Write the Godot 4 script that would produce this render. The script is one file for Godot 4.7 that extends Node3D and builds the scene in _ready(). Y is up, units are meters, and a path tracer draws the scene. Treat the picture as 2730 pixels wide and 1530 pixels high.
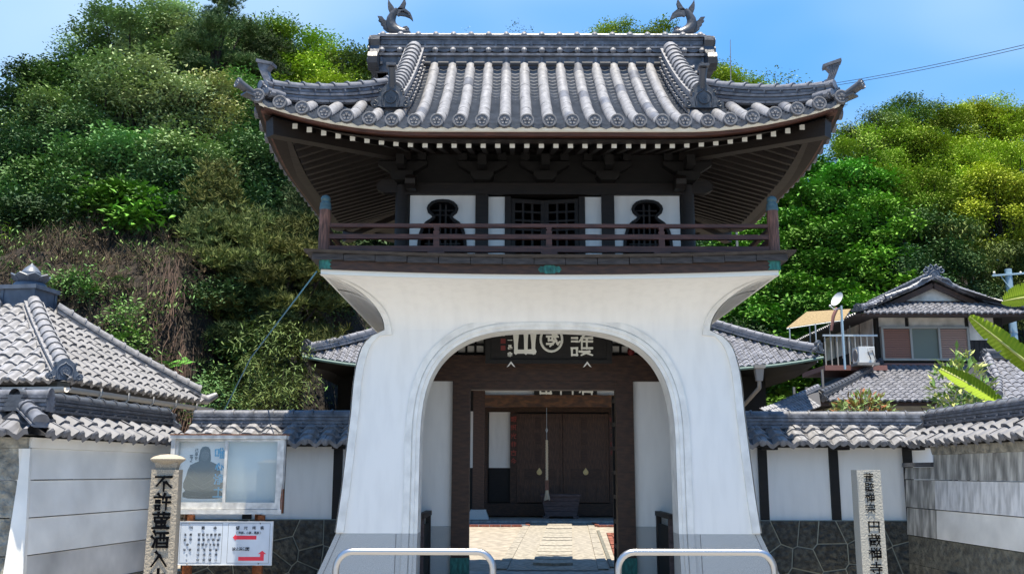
extends Node3D
# A temple gate in front of a wooded hillside. Units are metres, y is up, the camera looks along -z.

class MB:
	# collects triangles (counter-clockwise seen from outside) with normals
	var v := PackedVector3Array()
	var n := PackedVector3Array()
	func p(a: Vector3, na: Vector3) -> void:
		v.append(a)
		n.append(na)
	func tri(a: Vector3, b: Vector3, c: Vector3) -> void:
		var nn := (b - a).cross(c - a).normalized()
		p(a, nn); p(c, nn); p(b, nn)
	func tris(a: Vector3, b: Vector3, c: Vector3, na: Vector3, nb: Vector3, nc: Vector3) -> void:
		p(a, na); p(c, nc); p(b, nb)
	func quad(a: Vector3, b: Vector3, c: Vector3, d: Vector3) -> void:
		tri(a, b, c)
		tri(a, c, d)
	func quad4(a: Vector3, b: Vector3, c: Vector3, d: Vector3) -> MB:
		quad(a, b, c, d)
		return self
	func quads(a: Vector3, b: Vector3, c: Vector3, d: Vector3, na: Vector3, nb: Vector3, nc: Vector3, nd: Vector3) -> void:
		tris(a, b, c, na, nb, nc)
		tris(a, c, d, na, nc, nd)
	func hexa(q: Array) -> MB:
		# q: four bottom points and four top points, both counter-clockwise from above
		quad(q[3], q[2], q[1], q[0]); quad(q[4], q[5], q[6], q[7])
		for i in 4:
			var j := (i + 1) % 4
			quad(q[i], q[j], q[j + 4], q[i + 4])
		return self
	func box(t: Transform3D, s: Vector3) -> MB:
		var h := s / 2
		hexa([t * Vector3(-h.x, -h.y, h.z), t * Vector3(h.x, -h.y, h.z), t * Vector3(h.x, -h.y, -h.z), t * Vector3(-h.x, -h.y, -h.z),
			t * Vector3(-h.x, h.y, h.z), t * Vector3(h.x, h.y, h.z), t * Vector3(h.x, h.y, -h.z), t * Vector3(-h.x, h.y, -h.z)])
		return self
	func cube(a: Vector3, b: Vector3) -> MB:
		# an upright box between two opposite corners
		return box(Transform3D(Basis(), (a + b) / 2), (b - a).abs())
	func bar(a: Vector3, b: Vector3, w: float, h: float) -> MB:
		var d := b - a
		var z := d.normalized()
		var up := Vector3.UP if absf(z.y) < 0.95 else Vector3.FORWARD
		var x := up.cross(z).normalized()
		return box(Transform3D(Basis(x, z.cross(x), z), (a + b) / 2), Vector3(w, h, d.length()))
	func prism(poly: PackedVector2Array, t: Transform3D, d: float, bevel := 0.0) -> MB:
		# polygon in the local xy plane, from z = 0 to z = d
		if Geometry2D.is_polygon_clockwise(poly):
			poly.reverse()
		var face := poly
		if bevel > 0.0:
			var inner := Geometry2D.offset_polygon(poly, -bevel)
			if inner.size() == 1 and inner[0].size() == poly.size():
				var best := 0
				for k in poly.size():
					if inner[0][k].distance_to(poly[0]) < inner[0][best].distance_to(poly[0]):
						best = k
				face = PackedVector2Array()
				var src: PackedVector2Array = inner[0]
				if Geometry2D.is_polygon_clockwise(src):
					src.reverse()
					best = src.size() - 1 - best
				for k in poly.size():
					face.append(src[(best + k) % src.size()])
			else:
				bevel = 0.0
		var idx := Geometry2D.triangulate_polygon(face)
		for k in range(0, idx.size(), 3):
			var a := face[idx[k]]; var b := face[idx[k + 1]]; var c := face[idx[k + 2]]
			if (b - a).cross(c - a) < 0:
				var s := b; b = c; c = s
			tri(t * Vector3(a.x, a.y, d), t * Vector3(b.x, b.y, d), t * Vector3(c.x, c.y, d))
			tri(t * Vector3(a.x, a.y, 0), t * Vector3(c.x, c.y, 0), t * Vector3(b.x, b.y, 0))
		for k in poly.size():
			var a := poly[k]; var b := poly[(k + 1) % poly.size()]
			var dd := d - bevel
			quad(t * Vector3(a.x, a.y, 0), t * Vector3(b.x, b.y, 0), t * Vector3(b.x, b.y, dd), t * Vector3(a.x, a.y, dd))
			if bevel > 0.0:
				var e := face[(k + 1) % poly.size()]; var f := face[k]
				quad(t * Vector3(a.x, a.y, dd), t * Vector3(b.x, b.y, dd), t * Vector3(e.x, e.y, d), t * Vector3(f.x, f.y, d))
		return self
	func tube(pts: Array, rad, k := 8, capped := true) -> MB:
		var rings := []
		var nrm := []
		var side := Vector3.ZERO
		for i in pts.size():
			var d: Vector3 = (pts[mini(i + 1, pts.size() - 1)] - pts[maxi(i - 1, 0)]).normalized()
			if side == Vector3.ZERO:
				side = (Vector3.UP if absf(d.y) < 0.9 else Vector3.RIGHT).cross(d).normalized()
			side = (side - d * side.dot(d)).normalized()
			var up := d.cross(side)
			var r: float = rad[i] if rad is Array else rad
			var ring := []
			var rn := []
			for j in k:
				var a := TAU * j / k
				var o := side * cos(a) + up * sin(a)
				ring.append(pts[i] + o * r)
				rn.append(o)
			rings.append(ring)
			nrm.append(rn)
		for i in pts.size() - 1:
			for j in k:
				var m := (j + 1) % k
				quads(rings[i][j], rings[i][m], rings[i + 1][m], rings[i + 1][j], nrm[i][j], nrm[i][m], nrm[i + 1][m], nrm[i + 1][j])
		if capped:
			for j in range(1, k - 1):
				tri(rings[0][0], rings[0][j + 1], rings[0][j])
				tri(rings[-1][0], rings[-1][j], rings[-1][j + 1])
		return self
	func lathe(t: Transform3D, prof: Array, k := 16) -> MB:
		# prof: Vector2(radius, height) from bottom to top
		for i in prof.size() - 1:
			var a: Vector2 = prof[i]; var b: Vector2 = prof[i + 1]
			var s := Vector2(b.y - a.y, a.x - b.x).normalized()
			for j in k:
				var c0 := Vector3(cos(TAU * j / k), 0, -sin(TAU * j / k)); var c1 := Vector3(cos(TAU * (j + 1) / k), 0, -sin(TAU * (j + 1) / k))
				var n0 := (t.basis * (c0 * s.x + Vector3.UP * s.y)).normalized(); var n1 := (t.basis * (c1 * s.x + Vector3.UP * s.y)).normalized()
				quads(t * (c0 * a.x + Vector3.UP * a.y), t * (c1 * a.x + Vector3.UP * a.y), t * (c1 * b.x + Vector3.UP * b.y), t * (c0 * b.x + Vector3.UP * b.y), n0, n1, n1, n0)
		return self
	func ball(t: Transform3D, r: float, k := 10) -> MB:
		var pr := []
		for i in 7:
			var a := -PI / 2 + PI * i / 6
			pr.append(Vector2(maxf(cos(a), 0.001) * r, sin(a) * r))
		return lathe(t, pr, k)
	func grid(f: Callable, nu: int, nv: int) -> MB:
		# f(u, v) with u and v from 0 to 1; the outside is where u x v points
		var g := []
		for i in nu + 1:
			var row := []
			for j in nv + 1:
				row.append(f.call(float(i) / nu, float(j) / nv))
			g.append(row)
		var nn := []
		for i in nu + 1:
			var row := []
			for j in nv + 1:
				var du: Vector3 = g[mini(i + 1, nu)][j] - g[maxi(i - 1, 0)][j]
				var dv: Vector3 = g[i][mini(j + 1, nv)] - g[i][maxi(j - 1, 0)]
				row.append(du.cross(dv).normalized())
			nn.append(row)
		for i in nu:
			for j in nv:
				quads(g[i][j], g[i + 1][j], g[i + 1][j + 1], g[i][j + 1], nn[i][j], nn[i + 1][j], nn[i + 1][j + 1], nn[i][j + 1])
		return self
	func sweep(path: Array, prof: Array, capped := true) -> MB:
		# prof: closed outline of Vector2(to the right, up), counter-clockwise looking along the path
		var rings := []
		for i in path.size():
			var d: Vector3 = path[mini(i + 1, path.size() - 1)] - path[maxi(i - 1, 0)]
			var s := d.cross(Vector3.UP).normalized()
			var ring := []
			for q in prof:
				ring.append(path[i] + s * q.x + Vector3.UP * q.y)
			rings.append(ring)
		var k := prof.size()
		for i in path.size() - 1:
			for j in k:
				var m := (j + 1) % k
				quad(rings[i][m], rings[i][j], rings[i + 1][j], rings[i + 1][m])
		if capped:
			for j in range(1, k - 1):
				tri(rings[0][0], rings[0][j], rings[0][j + 1])
				tri(rings[-1][0], rings[-1][j + 1], rings[-1][j])
		return self
	func add(o: MB, t: Transform3D) -> MB:
		var flip := t.basis.determinant() < 0
		var nb := t.basis.inverse().transposed()
		for i in range(0, o.v.size(), 3):
			for k in ([0, 2, 1] if flip else [0, 1, 2]):
				v.append(t * o.v[i + k])
				n.append((nb * o.n[i + k]).normalized())
		return self
	func mesh() -> ArrayMesh:
		var m := ArrayMesh.new()
		if v.is_empty():
			return m
		var a := []
		a.resize(Mesh.ARRAY_MAX)
		a[Mesh.ARRAY_VERTEX] = v
		a[Mesh.ARRAY_NORMAL] = n
		m.add_surface_from_arrays(Mesh.PRIMITIVE_TRIANGLES, a)
		return m

var rng := RandomNumberGenerator.new()
var M := {}
var used := {}
var tex := {}
const ID := Transform3D.IDENTITY

func numbered(parent: Node, called: String) -> String:
	var key := str(parent.get_instance_id()) + called
	var k: int = used.get(key, 0)
	used[key] = k + 1
	return called if k == 0 else "%s_%03d" % [called, k]

func thing(called: String, label: String, category: String, at := Vector3.ZERO, turn := 0.0, group := "") -> Node3D:
	var o := Node3D.new()
	o.name = numbered(self, called)
	add_child(o)
	o.position = at
	o.rotation.y = turn
	tag(o, label, category, group)
	return o

func tag(o: Node, label: String, category := "", group := "", kind := "") -> Node:
	if label: o.set_meta("label", label)
	if category: o.set_meta("category", category)
	if group: o.set_meta("group", group)
	if kind: o.set_meta("kind", kind)
	return o

func put(called: String, shape, mat: Material, parent: Node = self, xf := ID, kind := "") -> MeshInstance3D:
	var o := MeshInstance3D.new()
	o.name = numbered(parent, called)
	o.mesh = shape.mesh() if shape is MB else shape
	o.material_override = mat
	o.transform = xf
	parent.add_child(o)
	if kind: o.set_meta("kind", kind)
	return o

func hub(called: String, parent: Node, at := Vector3.ZERO) -> Node3D:
	# a part whose pieces are its children
	var o := Node3D.new()
	o.name = numbered(parent, called)
	o.position = at
	parent.add_child(o)
	return o

func at(p: Vector3) -> Transform3D:
	return Transform3D(Basis(), p)

func frame(o: Vector3, x: Vector3, y: Vector3, z: Vector3) -> Transform3D:
	return Transform3D(Basis(x, y, z), o)

func lin(r: float, g: float, b: float) -> Color:
	return Color(r, g, b).linear_to_srgb()

func noise_tex(key: String, freq: float, lo: float, hi: float, oct := 4, sz := 256, kind := FastNoiseLite.TYPE_SIMPLEX_SMOOTH, mid := -1.0) -> ImageTexture:
	# grey values between lo and hi, seamless
	if tex.has(key):
		return tex[key]
	var f := FastNoiseLite.new()
	f.seed = hash(key) % 10000
	f.noise_type = kind
	f.frequency = freq
	f.fractal_octaves = oct
	var im := f.get_seamless_image(sz, sz)
	im.convert(Image.FORMAT_L8)
	var d := im.get_data()
	for i in d.size():
		var t := d[i] / 255.0
		if mid >= 0.0:
			t = smoothstep(mid - 0.12, mid + 0.12, t)
		d[i] = clampi(int(255.0 * lerpf(lo, hi, t)), 0, 255)
	tex[key] = ImageTexture.create_from_image(Image.create_from_data(sz, sz, false, Image.FORMAT_L8, d))
	return tex[key]

func mat(key: String, c: Color, rough := 0.8, t: Texture2D = null, scale := Vector3.ONE, bump: Texture2D = null, bump_cm := 0.0) -> StandardMaterial3D:
	var m := StandardMaterial3D.new()
	m.resource_name = key
	m.albedo_color = c
	m.roughness = rough
	if t or bump:
		m.uv1_triplanar = true
		m.uv1_world_triplanar = true
		m.uv1_scale = scale
	if t:
		m.albedo_texture = t
	if bump:
		m.heightmap_enabled = true
		m.heightmap_texture = bump
		m.heightmap_scale = bump_cm
	M[key] = m
	return m

func materials() -> void:
	var blotch := noise_tex("blotch", 0.012, 0.72, 1.0)
	var faint := noise_tex("faint", 0.01, 0.9, 1.0)
	var speck := noise_tex("speck", 0.22, 0.55, 1.0, 2)
	var grain := noise_tex("grain", 0.03, 0.55, 1.0, 5)
	var rough := noise_tex("rough", 0.05, 0.0, 1.0, 5)
	var fine := noise_tex("fine", 0.2, 0.0, 1.0, 3)
	mat("tile", lin(0.2, 0.208, 0.24), 0.36, noise_tex("tilevar", 0.02, 0.6, 1.0), Vector3(1.3, 1.3, 1.3), rough, 0.25)
	mat("tile_pale", lin(0.33, 0.33, 0.35), 0.42, noise_tex("tilevar2", 0.025, 0.6, 1.0), Vector3(1.7, 1.7, 1.7), rough, 0.2)
	mat("tile_dark", lin(0.085, 0.09, 0.105), 0.38, blotch, Vector3(1.5, 1.5, 1.5), rough, 0.25)
	mat("tile_disc", lin(0.17, 0.175, 0.195), 0.55, blotch, Vector3(3, 3, 3))
	mat("tile_mid", lin(0.2, 0.203, 0.225), 0.55, blotch, Vector3(1.5, 1.5, 1.5), rough, 0.25).metallic_specular = 0.3
	mat("tile_pan", lin(0.12, 0.126, 0.145), 0.4, blotch, Vector3(1.5, 1.5, 1.5))
	mat("tile_bed", lin(0.05, 0.05, 0.055), 0.8)
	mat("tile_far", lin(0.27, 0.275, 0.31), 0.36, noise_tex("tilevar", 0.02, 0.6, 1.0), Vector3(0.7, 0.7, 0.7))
	mat("plaster", lin(0.85, 0.84, 0.81), 0.85, noise_tex("plaster_wash", 0.02, 0.97, 1.02, 6), Vector3(1.2, 0.22, 1.2), fine, 0.03)
	mat("plaster_trim", lin(0.84, 0.83, 0.79), 0.85, noise_tex("trim", 0.03, 0.9, 1.04, 6), Vector3(0.6, 0.5, 0.6), fine, 0.03)
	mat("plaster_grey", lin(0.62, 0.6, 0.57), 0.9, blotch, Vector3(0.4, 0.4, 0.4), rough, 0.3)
	mat("white_paint", lin(0.8, 0.8, 0.74), 0.7)
	mat("wood_dark", lin(0.019, 0.0115, 0.0085), 0.62, grain, Vector3(0.5, 3, 3), grain, 0.2)
	mat("wood_black", lin(0.008, 0.0062, 0.006), 0.7, grain, Vector3(0.6, 2, 2))
	mat("wood_rail", lin(0.12, 0.044, 0.029), 0.6, grain, Vector3(0.4, 4, 4), grain, 0.2)
	mat("wood_post", lin(0.33, 0.15, 0.1), 0.7, noise_tex("postgrain", 0.03, 0.35, 1.0, 5), Vector3(5, 0.6, 5), grain, 0.3)
	mat("wood_brown", lin(0.08, 0.035, 0.018), 0.6, grain, Vector3(0.7, 3, 3), grain, 0.2)
	mat("wood_hall", lin(0.12, 0.058, 0.034), 0.6, grain, Vector3(3, 0.6, 3), grain, 0.2)
	mat("wood_amber", lin(0.19, 0.075, 0.02), 0.55, noise_tex("amber", 0.02, 0.4, 1.0, 4), Vector3(0.6, 1.6, 1.6))
	mat("wood_grey", lin(0.12, 0.085, 0.085), 0.8, grain, Vector3(0.6, 5, 2), grain, 0.5)
	mat("deck_edge", lin(0.075, 0.066, 0.065), 0.75, grain, Vector3(0.7, 4, 4), grain, 0.3)
	mat("granite", lin(0.82, 0.81, 0.77), 0.75, noise_tex("gran", 0.25, 0.45, 1.1, 3), Vector3(2.4, 2.4, 2.4), fine, 0.1)
	mat("granite_warm", lin(0.62, 0.53, 0.41), 0.85, noise_tex("gran2", 0.16, 0.5, 1.0, 4), Vector3(2.4, 2.4, 2.4), rough, 0.5)
	mat("granite_pale", lin(0.66, 0.64, 0.57), 0.85, noise_tex("gran3", 0.25, 0.55, 1.0, 3), Vector3(2.6, 2.6, 2.6), rough, 0.4)
	mat("steel", lin(0.5, 0.5, 0.51), 0.32).metallic = 1.0
	mat("copper", lin(0.035, 0.23, 0.19), 0.65, grain, Vector3(3, 1, 3), grain, 0.3)
	mat("gutter_green", lin(0.08, 0.14, 0.13), 0.6)
	mat("copper_cap", lin(0.075, 0.15, 0.17), 0.6, blotch, Vector3(4, 4, 4))
	mat("ink", lin(0.004, 0.004, 0.005), 0.9).metallic_specular = 0.15
	mat("ink_grey", lin(0.02, 0.022, 0.03), 0.8).metallic_specular = 0.2
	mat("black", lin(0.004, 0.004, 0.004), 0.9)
	for k in 4:
		var g: float = [0.06, 0.085, 0.1, 0.072][k]
		mat("clad%d" % k, lin(g * 0.95, g, g * 0.86), 0.6, noise_tex("cladvar", 0.035, 0.3, 1.15, 6), Vector3(1.1, 1.1, 1.1), rough, 2.0)
	mat("joint", lin(0.32, 0.33, 0.28), 0.9)
	mat("block", lin(0.84, 0.82, 0.77), 0.9, noise_tex("blockvar", 0.01, 0.86, 1.02), Vector3(0.45, 0.45, 0.45), rough, 0.3)
	mat("block_stain", lin(0.62, 0.6, 0.55), 0.85, noise_tex("stain", 0.02, 0.45, 1.1, 6, 256), Vector3(1.3, 0.35, 1.3), rough, 0.5)
	mat("block_streaked", lin(0.78, 0.77, 0.76), 0.9, noise_tex("streak", 0.02, 0.72, 1.12, 6, 256), Vector3(1.3, 0.4, 1.3), rough, 0.4)
	mat("stucco", lin(0.42, 0.4, 0.34), 0.95, grain, Vector3(0.8, 0.8, 0.8), rough, 3.0)
	mat("footing", lin(0.2, 0.195, 0.16), 0.95, grain, Vector3(0.9, 0.9, 0.9), rough, 2.5)
	mat("asphalt", lin(0.055, 0.055, 0.057), 0.95, speck, Vector3(2, 2, 2), fine, 0.3)
	mat("concrete", lin(0.4, 0.385, 0.36), 0.9, noise_tex("pavevar", 0.04, 0.65, 1.0, 5), Vector3(0.6, 0.6, 0.6), fine, 0.3)
	mat("sand", lin(0.34, 0.3, 0.245), 0.95, noise_tex("sandvar", 0.03, 0.7, 1.0, 5), Vector3(0.5, 0.5, 0.5), fine, 0.5)
	mat("paving", lin(0.33, 0.3, 0.25), 0.9, noise_tex("pavevar", 0.04, 0.65, 1.0, 5), Vector3(0.8, 0.8, 0.8), rough, 0.5)
	mat("slab", lin(0.36, 0.33, 0.275), 0.9, noise_tex("pavevar", 0.04, 0.65, 1.0, 5), Vector3(1.1, 1.1, 1.1), rough, 0.5)
	mat("slab_grey", lin(0.4, 0.38, 0.35), 0.8, noise_tex("pavevar", 0.04, 0.65, 1.0, 5), Vector3(0.7, 0.7, 0.7))
	mat("brick", lin(0.33, 0.1, 0.06), 0.9, grain, Vector3(2, 2, 2))
	mat("pebble", lin(0.42, 0.47, 0.53), 0.8, noise_tex("peb", 0.2, 0.3, 1.0, 2), Vector3(1.6, 1.6, 1.6), fine, 1.0)
	mat("board_white", lin(0.68, 0.7, 0.7), 0.5)
	mat("board_frame", lin(0.72, 0.71, 0.68), 0.45, noise_tex("frame", 0.02, 0.75, 1.0), Vector3(1.5, 1.5, 1.5))
	mat("rust", lin(0.3, 0.09, 0.025), 0.9, grain, Vector3(3, 3, 3))
	mat("board_back", lin(0.5, 0.56, 0.57), 0.8)
	mat("sign_white", lin(0.62, 0.68, 0.76), 0.45, faint, Vector3(0.8, 0.8, 0.8))
	mat("red", lin(0.75, 0.03, 0.06), 0.5)
	mat("blue", lin(0.03, 0.3, 0.55), 0.5)
	mat("statue_dark", lin(0.028, 0.03, 0.032), 0.6)
	mat("statue_mid", lin(0.085, 0.088, 0.09), 0.6)
	mat("letter", lin(0.88, 0.88, 0.8), 0.6)
	mat("red_dull", lin(0.17, 0.02, 0.018), 0.6)
	mat("gold", lin(0.7, 0.55, 0.25), 0.5)
	mat("paper", lin(0.85, 0.83, 0.78), 0.9)
	mat("lead", lin(0.11, 0.135, 0.18), 0.5, blotch, Vector3(1.2, 1.2, 1.2))
	mat("gutter_pale", lin(0.5, 0.47, 0.43), 0.6)
	mat("gutter_dark", lin(0.02, 0.028, 0.033), 0.5)
	mat("pipe_grey", lin(0.2, 0.19, 0.18), 0.6)
	mat("rope", lin(0.5, 0.42, 0.3), 0.9)
	mat("soil", lin(0.04, 0.027, 0.017), 1.0, noise_tex("soilvar", 0.04, 0.35, 1.0, 5), Vector3(0.35, 0.35, 0.35), rough, 8.0)
	mat("bark", lin(0.05, 0.036, 0.027), 1.0, grain, Vector3(2, 0.6, 2), rough, 2.0)
	mat("straw", lin(0.11, 0.085, 0.055), 1.0).vertex_color_use_as_albedo = true
	mat("vine", lin(0.11, 0.068, 0.05), 1.0)
	mat("house_wall", lin(0.84, 0.8, 0.73), 0.9, blotch, Vector3(0.5, 0.5, 0.5))
	mat("shutter", lin(0.22, 0.105, 0.075), 0.7)
	mat("shutter_pale", lin(0.3, 0.19, 0.15), 0.7)
	mat("sash", lin(0.3, 0.29, 0.26), 0.5)
	mat("curtain", lin(0.12, 0.14, 0.11), 0.4)
	mat("reed", lin(0.36, 0.26, 0.125), 0.85, noise_tex("reedvar", 0.06, 0.6, 1.0), Vector3(0.6, 3, 3))
	mat("galv", lin(0.42, 0.46, 0.48), 0.45).metallic = 0.3
	mat("unit_white", lin(0.62, 0.63, 0.62), 0.5)
	mat("rust_sheet", lin(0.22, 0.1, 0.08), 0.6)
	mat("pole_blue", lin(0.3, 0.42, 0.5), 0.6)
	mat("wire", lin(0.05, 0.06, 0.06), 0.6)
	mat("wire_blue", lin(0.08, 0.25, 0.36), 0.5)
	for k in ["tile", "tile_pale", "tile_far", "tile_disc"]:
		M[k].metallic_specular = 0.4
	var g := StandardMaterial3D.new()
	g.resource_name = "pane"
	g.transparency = BaseMaterial3D.TRANSPARENCY_ALPHA
	g.albedo_color = Color(0.9, 0.97, 0.96, 0.06)
	g.roughness = 0.03
	M["glass"] = g
	for k in LEAF:
		var c: Array = LEAF[k]
		var m := mat(k, lin(c[0], c[1], c[2]), 0.75)
		m.metallic_specular = 0.3
		m.vertex_color_use_as_albedo = true
		m.backlight_enabled = true
		m.backlight = Color(0.22, 0.28, 0.12)

# natural leaf colours, linear
const LEAF := {
	"leaf_dark": [0.05, 0.1, 0.04], "leaf_mid": [0.1, 0.185, 0.055], "leaf_olive": [0.15, 0.22, 0.085], "leaf_bright": [0.2, 0.285, 0.035], "leaf_lime": [0.25, 0.33, 0.035],
	"leaf_green": [0.09, 0.215, 0.025], "needle": [0.05, 0.08, 0.026], "needle_pale": [0.11, 0.13, 0.035], "bamboo": [0.1, 0.13, 0.035], "leaf_blossom": [0.22, 0.27, 0.13],
	"leaf_banana": [0.17, 0.25, 0.01], "leaf_red": [0.22, 0.09, 0.04], "leaf_cream": [0.33, 0.36, 0.13],
}

func _ready() -> void:
	rng.seed = 20240521
	var cam := Camera3D.new()
	cam.name = "camera"
	cam.fov = 2.0 * rad_to_deg(atan(724.5 / 2475.0))
	cam.position = Vector3(-0.4, 1.55, 0)
	cam.rotation = Vector3(deg_to_rad(10.69), 0, deg_to_rad(0.12))
	cam.far = 600.0
	add_child(cam)
	cam.current = true
	var env := Environment.new()
	env.tonemap_mode = Environment.TONE_MAPPER_LINEAR
	env.tonemap_exposure = 5.7
	env.background_mode = Environment.BG_SKY
	env.sky = Sky.new()
	var pan := PanoramaSkyMaterial.new()
	pan.panorama = sky_picture()
	env.sky.sky_material = pan
	env.background_energy_multiplier = 1.0
	env.sdfgi_enabled = true
	env.ssao_enabled = true
	env.ssil_enabled = true
	var we := WorldEnvironment.new()
	we.name = "sky"
	we.environment = env
	add_child(we)
	var sun := DirectionalLight3D.new()
	sun.name = "sun"
	sun.light_energy = 0.7
	sun.light_color = Color(1.0, 0.96, 0.88)
	sun.light_angular_distance = 0.5
	sun.shadow_enabled = true
	add_child(sun)
	sun.look_at_from_position(Vector3.ZERO, Vector3(-0.03, -0.985, -0.14), Vector3.UP)
	materials()
	setting()
	gate()
	walls()
	hall()
	hut()
	house()
	street_things()
	plants()

func sky_picture() -> ImageTexture:
	var f := FastNoiseLite.new()
	f.seed = 94
	f.noise_type = FastNoiseLite.TYPE_SIMPLEX_SMOOTH
	f.frequency = 1.0
	f.fractal_octaves = 5
	var w := 1024
	var h := 512
	var im := Image.create(w, h, false, Image.FORMAT_RGBF)
	for y in h:
		var el := (0.5 - (y + 0.5) / h) * PI
		for x in w:
			var az := ((x + 0.5) / w - 0.5) * TAU
			var up := maxf(sin(el), 0.0)
			var c := Color(0.06, 0.128, 0.21).lerp(Color(0.0, 0.055, 0.19), pow(up, 0.6))
			if el > -0.02:
				var q := Vector3(sin(az) * cos(el), sin(el), -cos(az) * cos(el))
				q = q / (q.y + 0.35)
				var d := f.get_noise_3d(q.x * 0.55 + 3.1, 2.0, q.z * 0.8)
				var k := smoothstep(-0.25, 0.55, d)
				c = c.lerp(Color(0.125, 0.165, 0.2), k * 0.8)
			else:
				c = Color(0.2, 0.21, 0.2)
			im.set_pixel(x, y, c)
	return ImageTexture.create_from_image(im)

# ---------------------------------------------------------------- roof tiles and ridges, shared by all roofs
func wave_tile(w: float, l: float, eave := false) -> MB:
	# one S-shaped pan tile: x across, z down the slope, y out of the roof; a proud lower edge with its own thickness
	var b := MB.new()
	var a := 0.13 * w
	var th := 0.11 * w
	var k := 7
	var pr := []
	for i in k + 1:
		var u := float(i) / k
		pr.append(Vector2(u * w, a * cos(TAU * (u - 0.04)) - a * 0.35 * cos(2 * TAU * (u - 0.04))))
	for i in k:
		var p: Vector2 = pr[i]; var q: Vector2 = pr[i + 1]
		var f0 := Vector3(p.x, p.y + th, l * 1.06); var f1 := Vector3(q.x, q.y + th, l * 1.06)
		b.quad(f0, f1, Vector3(q.x, q.y, 0), Vector3(p.x, p.y, 0))
		var d0 := f0 - Vector3(0, th * (2.2 if eave else 1.2), 0); var d1 := f1 - Vector3(0, th * (2.2 if eave else 1.2), 0)
		b.quad(d0, d1, f1, f0)
	if eave:
		b.lathe(Transform3D(Basis(Vector3.RIGHT, PI / 2), Vector3(w * 0.02, a * 0.45, l * 1.04)), [Vector2(0.2 * w, 0), Vector2(0.2 * w, 0.05 * w), Vector2(0.15 * w, 0.11 * w), Vector2(0.001, 0.13 * w)], 9)
	return b

func tile_field(parent: Node, called: String, o: Vector3, u: Vector3, v: Vector3, nu: int, nv: int, tw: float, tl: float, keep: Callable, m: Material, most := 300, sag := 0.0, eave := true, warp = null) -> void:
	# lays tiles on the slope through o, along the eave u and up the slope v (unit vectors)
	var n := u.cross(v)
	var body := wave_tile(tw, tl)
	var rim := wave_tile(tw, tl, true)
	var body_mesh := body.mesh()
	var rim_mesh := rim.mesh()
	var rest := MB.new()
	var count := 0
	for j in nv:
		for i in nu:
			if not keep.call((i + 0.5) * tw, (j + 0.5) * tl):
				continue
			var f := (j + 0.5) / nv
			var dy := -sag * sin(PI * f)
			var tilt := -sag * PI * cos(PI * f) / (nv * tl)
			var vv := (v + n * tilt).normalized()
			var nn := u.cross(vv)
			var jit := rng.randf_range(-0.02, 0.02) * tw
			var t := frame(o + u * (i * tw + jit) + v * ((j + 1) * tl) + n * (dy + rng.randf_range(-0.03, 0.03) * tw), u, nn, -vv)
			if warp != null:
				t.origin.y += warp.call((i + 0.5) * tw, (j + 0.5) * tl)
			var edge := eave and j == 0
			if count < most:
				put(called, rim_mesh if edge else body_mesh, m, parent, t)
			else:
				rest.add(rim if edge else body, t)
			count += 1
	if not rest.v.is_empty():
		put(called + "s", rest, m, parent, ID, "stuff")

func along(path: Array, step: float) -> Array:
	# [place, direction] at equal steps along a polyline, at the middle of each step
	var out := []
	var total := 0.0
	for i in path.size() - 1:
		total += path[i].distance_to(path[i + 1])
	var k := maxi(1, roundi(total / step))
	var want := total / k * 0.5
	var done := 0.0
	for i in path.size() - 1:
		var l: float = path[i].distance_to(path[i + 1])
		while out.size() < k and want <= done + l + 1e-4:
			out.append([path[i].lerp(path[i + 1], (want - done) / l), (path[i + 1] - path[i]).normalized(), total / k])
			want += total / k
		done += l
	return out

func layer(b: MB, path: Array, w0: float, w1: float, y0: float, y1: float, k0 := 1.0, k1 := 1.0) -> void:
	# a strip of flat ridge tiles, w wide at its foot and top, whose heights scale from k0 to k1 along the path
	var pa := []
	for i in path.size():
		pa.append(path[i])
	var rings := []
	for i in pa.size():
		var d: Vector3 = pa[mini(i + 1, pa.size() - 1)] - pa[maxi(i - 1, 0)]
		var s := d.cross(Vector3.UP).normalized()
		var k := lerpf(k0, k1, float(i) / (pa.size() - 1))
		rings.append([pa[i] - s * w0 / 2 + Vector3.UP * y0 * k, pa[i] + s * w0 / 2 + Vector3.UP * y0 * k, pa[i] + s * w1 / 2 + Vector3.UP * y1 * k, pa[i] - s * w1 / 2 + Vector3.UP * y1 * k])
	for i in rings.size() - 1:
		for j in 4:
			var q := (j + 1) % 4
			b.quad(rings[i][q], rings[i][j], rings[i + 1][j], rings[i + 1][q])
	b.quad(rings[0][0], rings[0][1], rings[0][2], rings[0][3])
	var e: Array = rings[-1]
	b.quad(e[3], e[2], e[1], e[0])

func cap_tile(r: float, l: float) -> MB:
	# half-round tile along z with a raised band at its lower (+z) end
	var b := MB.new()
	var k := 7
	for i in k:
		var a0 := PI * i / k; var a1 := PI * (i + 1) / k
		var n0 := Vector3(cos(a0), sin(a0), 0); var n1 := Vector3(cos(a1), sin(a1), 0)
		var z0 := Vector3(0, 0, -l / 2); var z1 := Vector3(0, 0, l / 2)
		var za := Vector3(0, 0, l / 2 - r * 0.35)
		b.quads(n1 * r * 0.94 + z0, n1 * r + za, n0 * r + za, n0 * r * 0.94 + z0, n1, n1, n0, n0)
		b.quads(n1 * (r + 0.012) + za, n1 * (r + 0.012) + z1, n0 * (r + 0.012) + z1, n0 * (r + 0.012) + za, n1, n1, n0, n0)
		b.quad(n1 * r + za, n1 * (r + 0.012) + za, n0 * (r + 0.012) + za, n0 * r + za)
		b.tri(z1, n0 * (r + 0.012) + z1, n1 * (r + 0.012) + z1)
	return b

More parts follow.
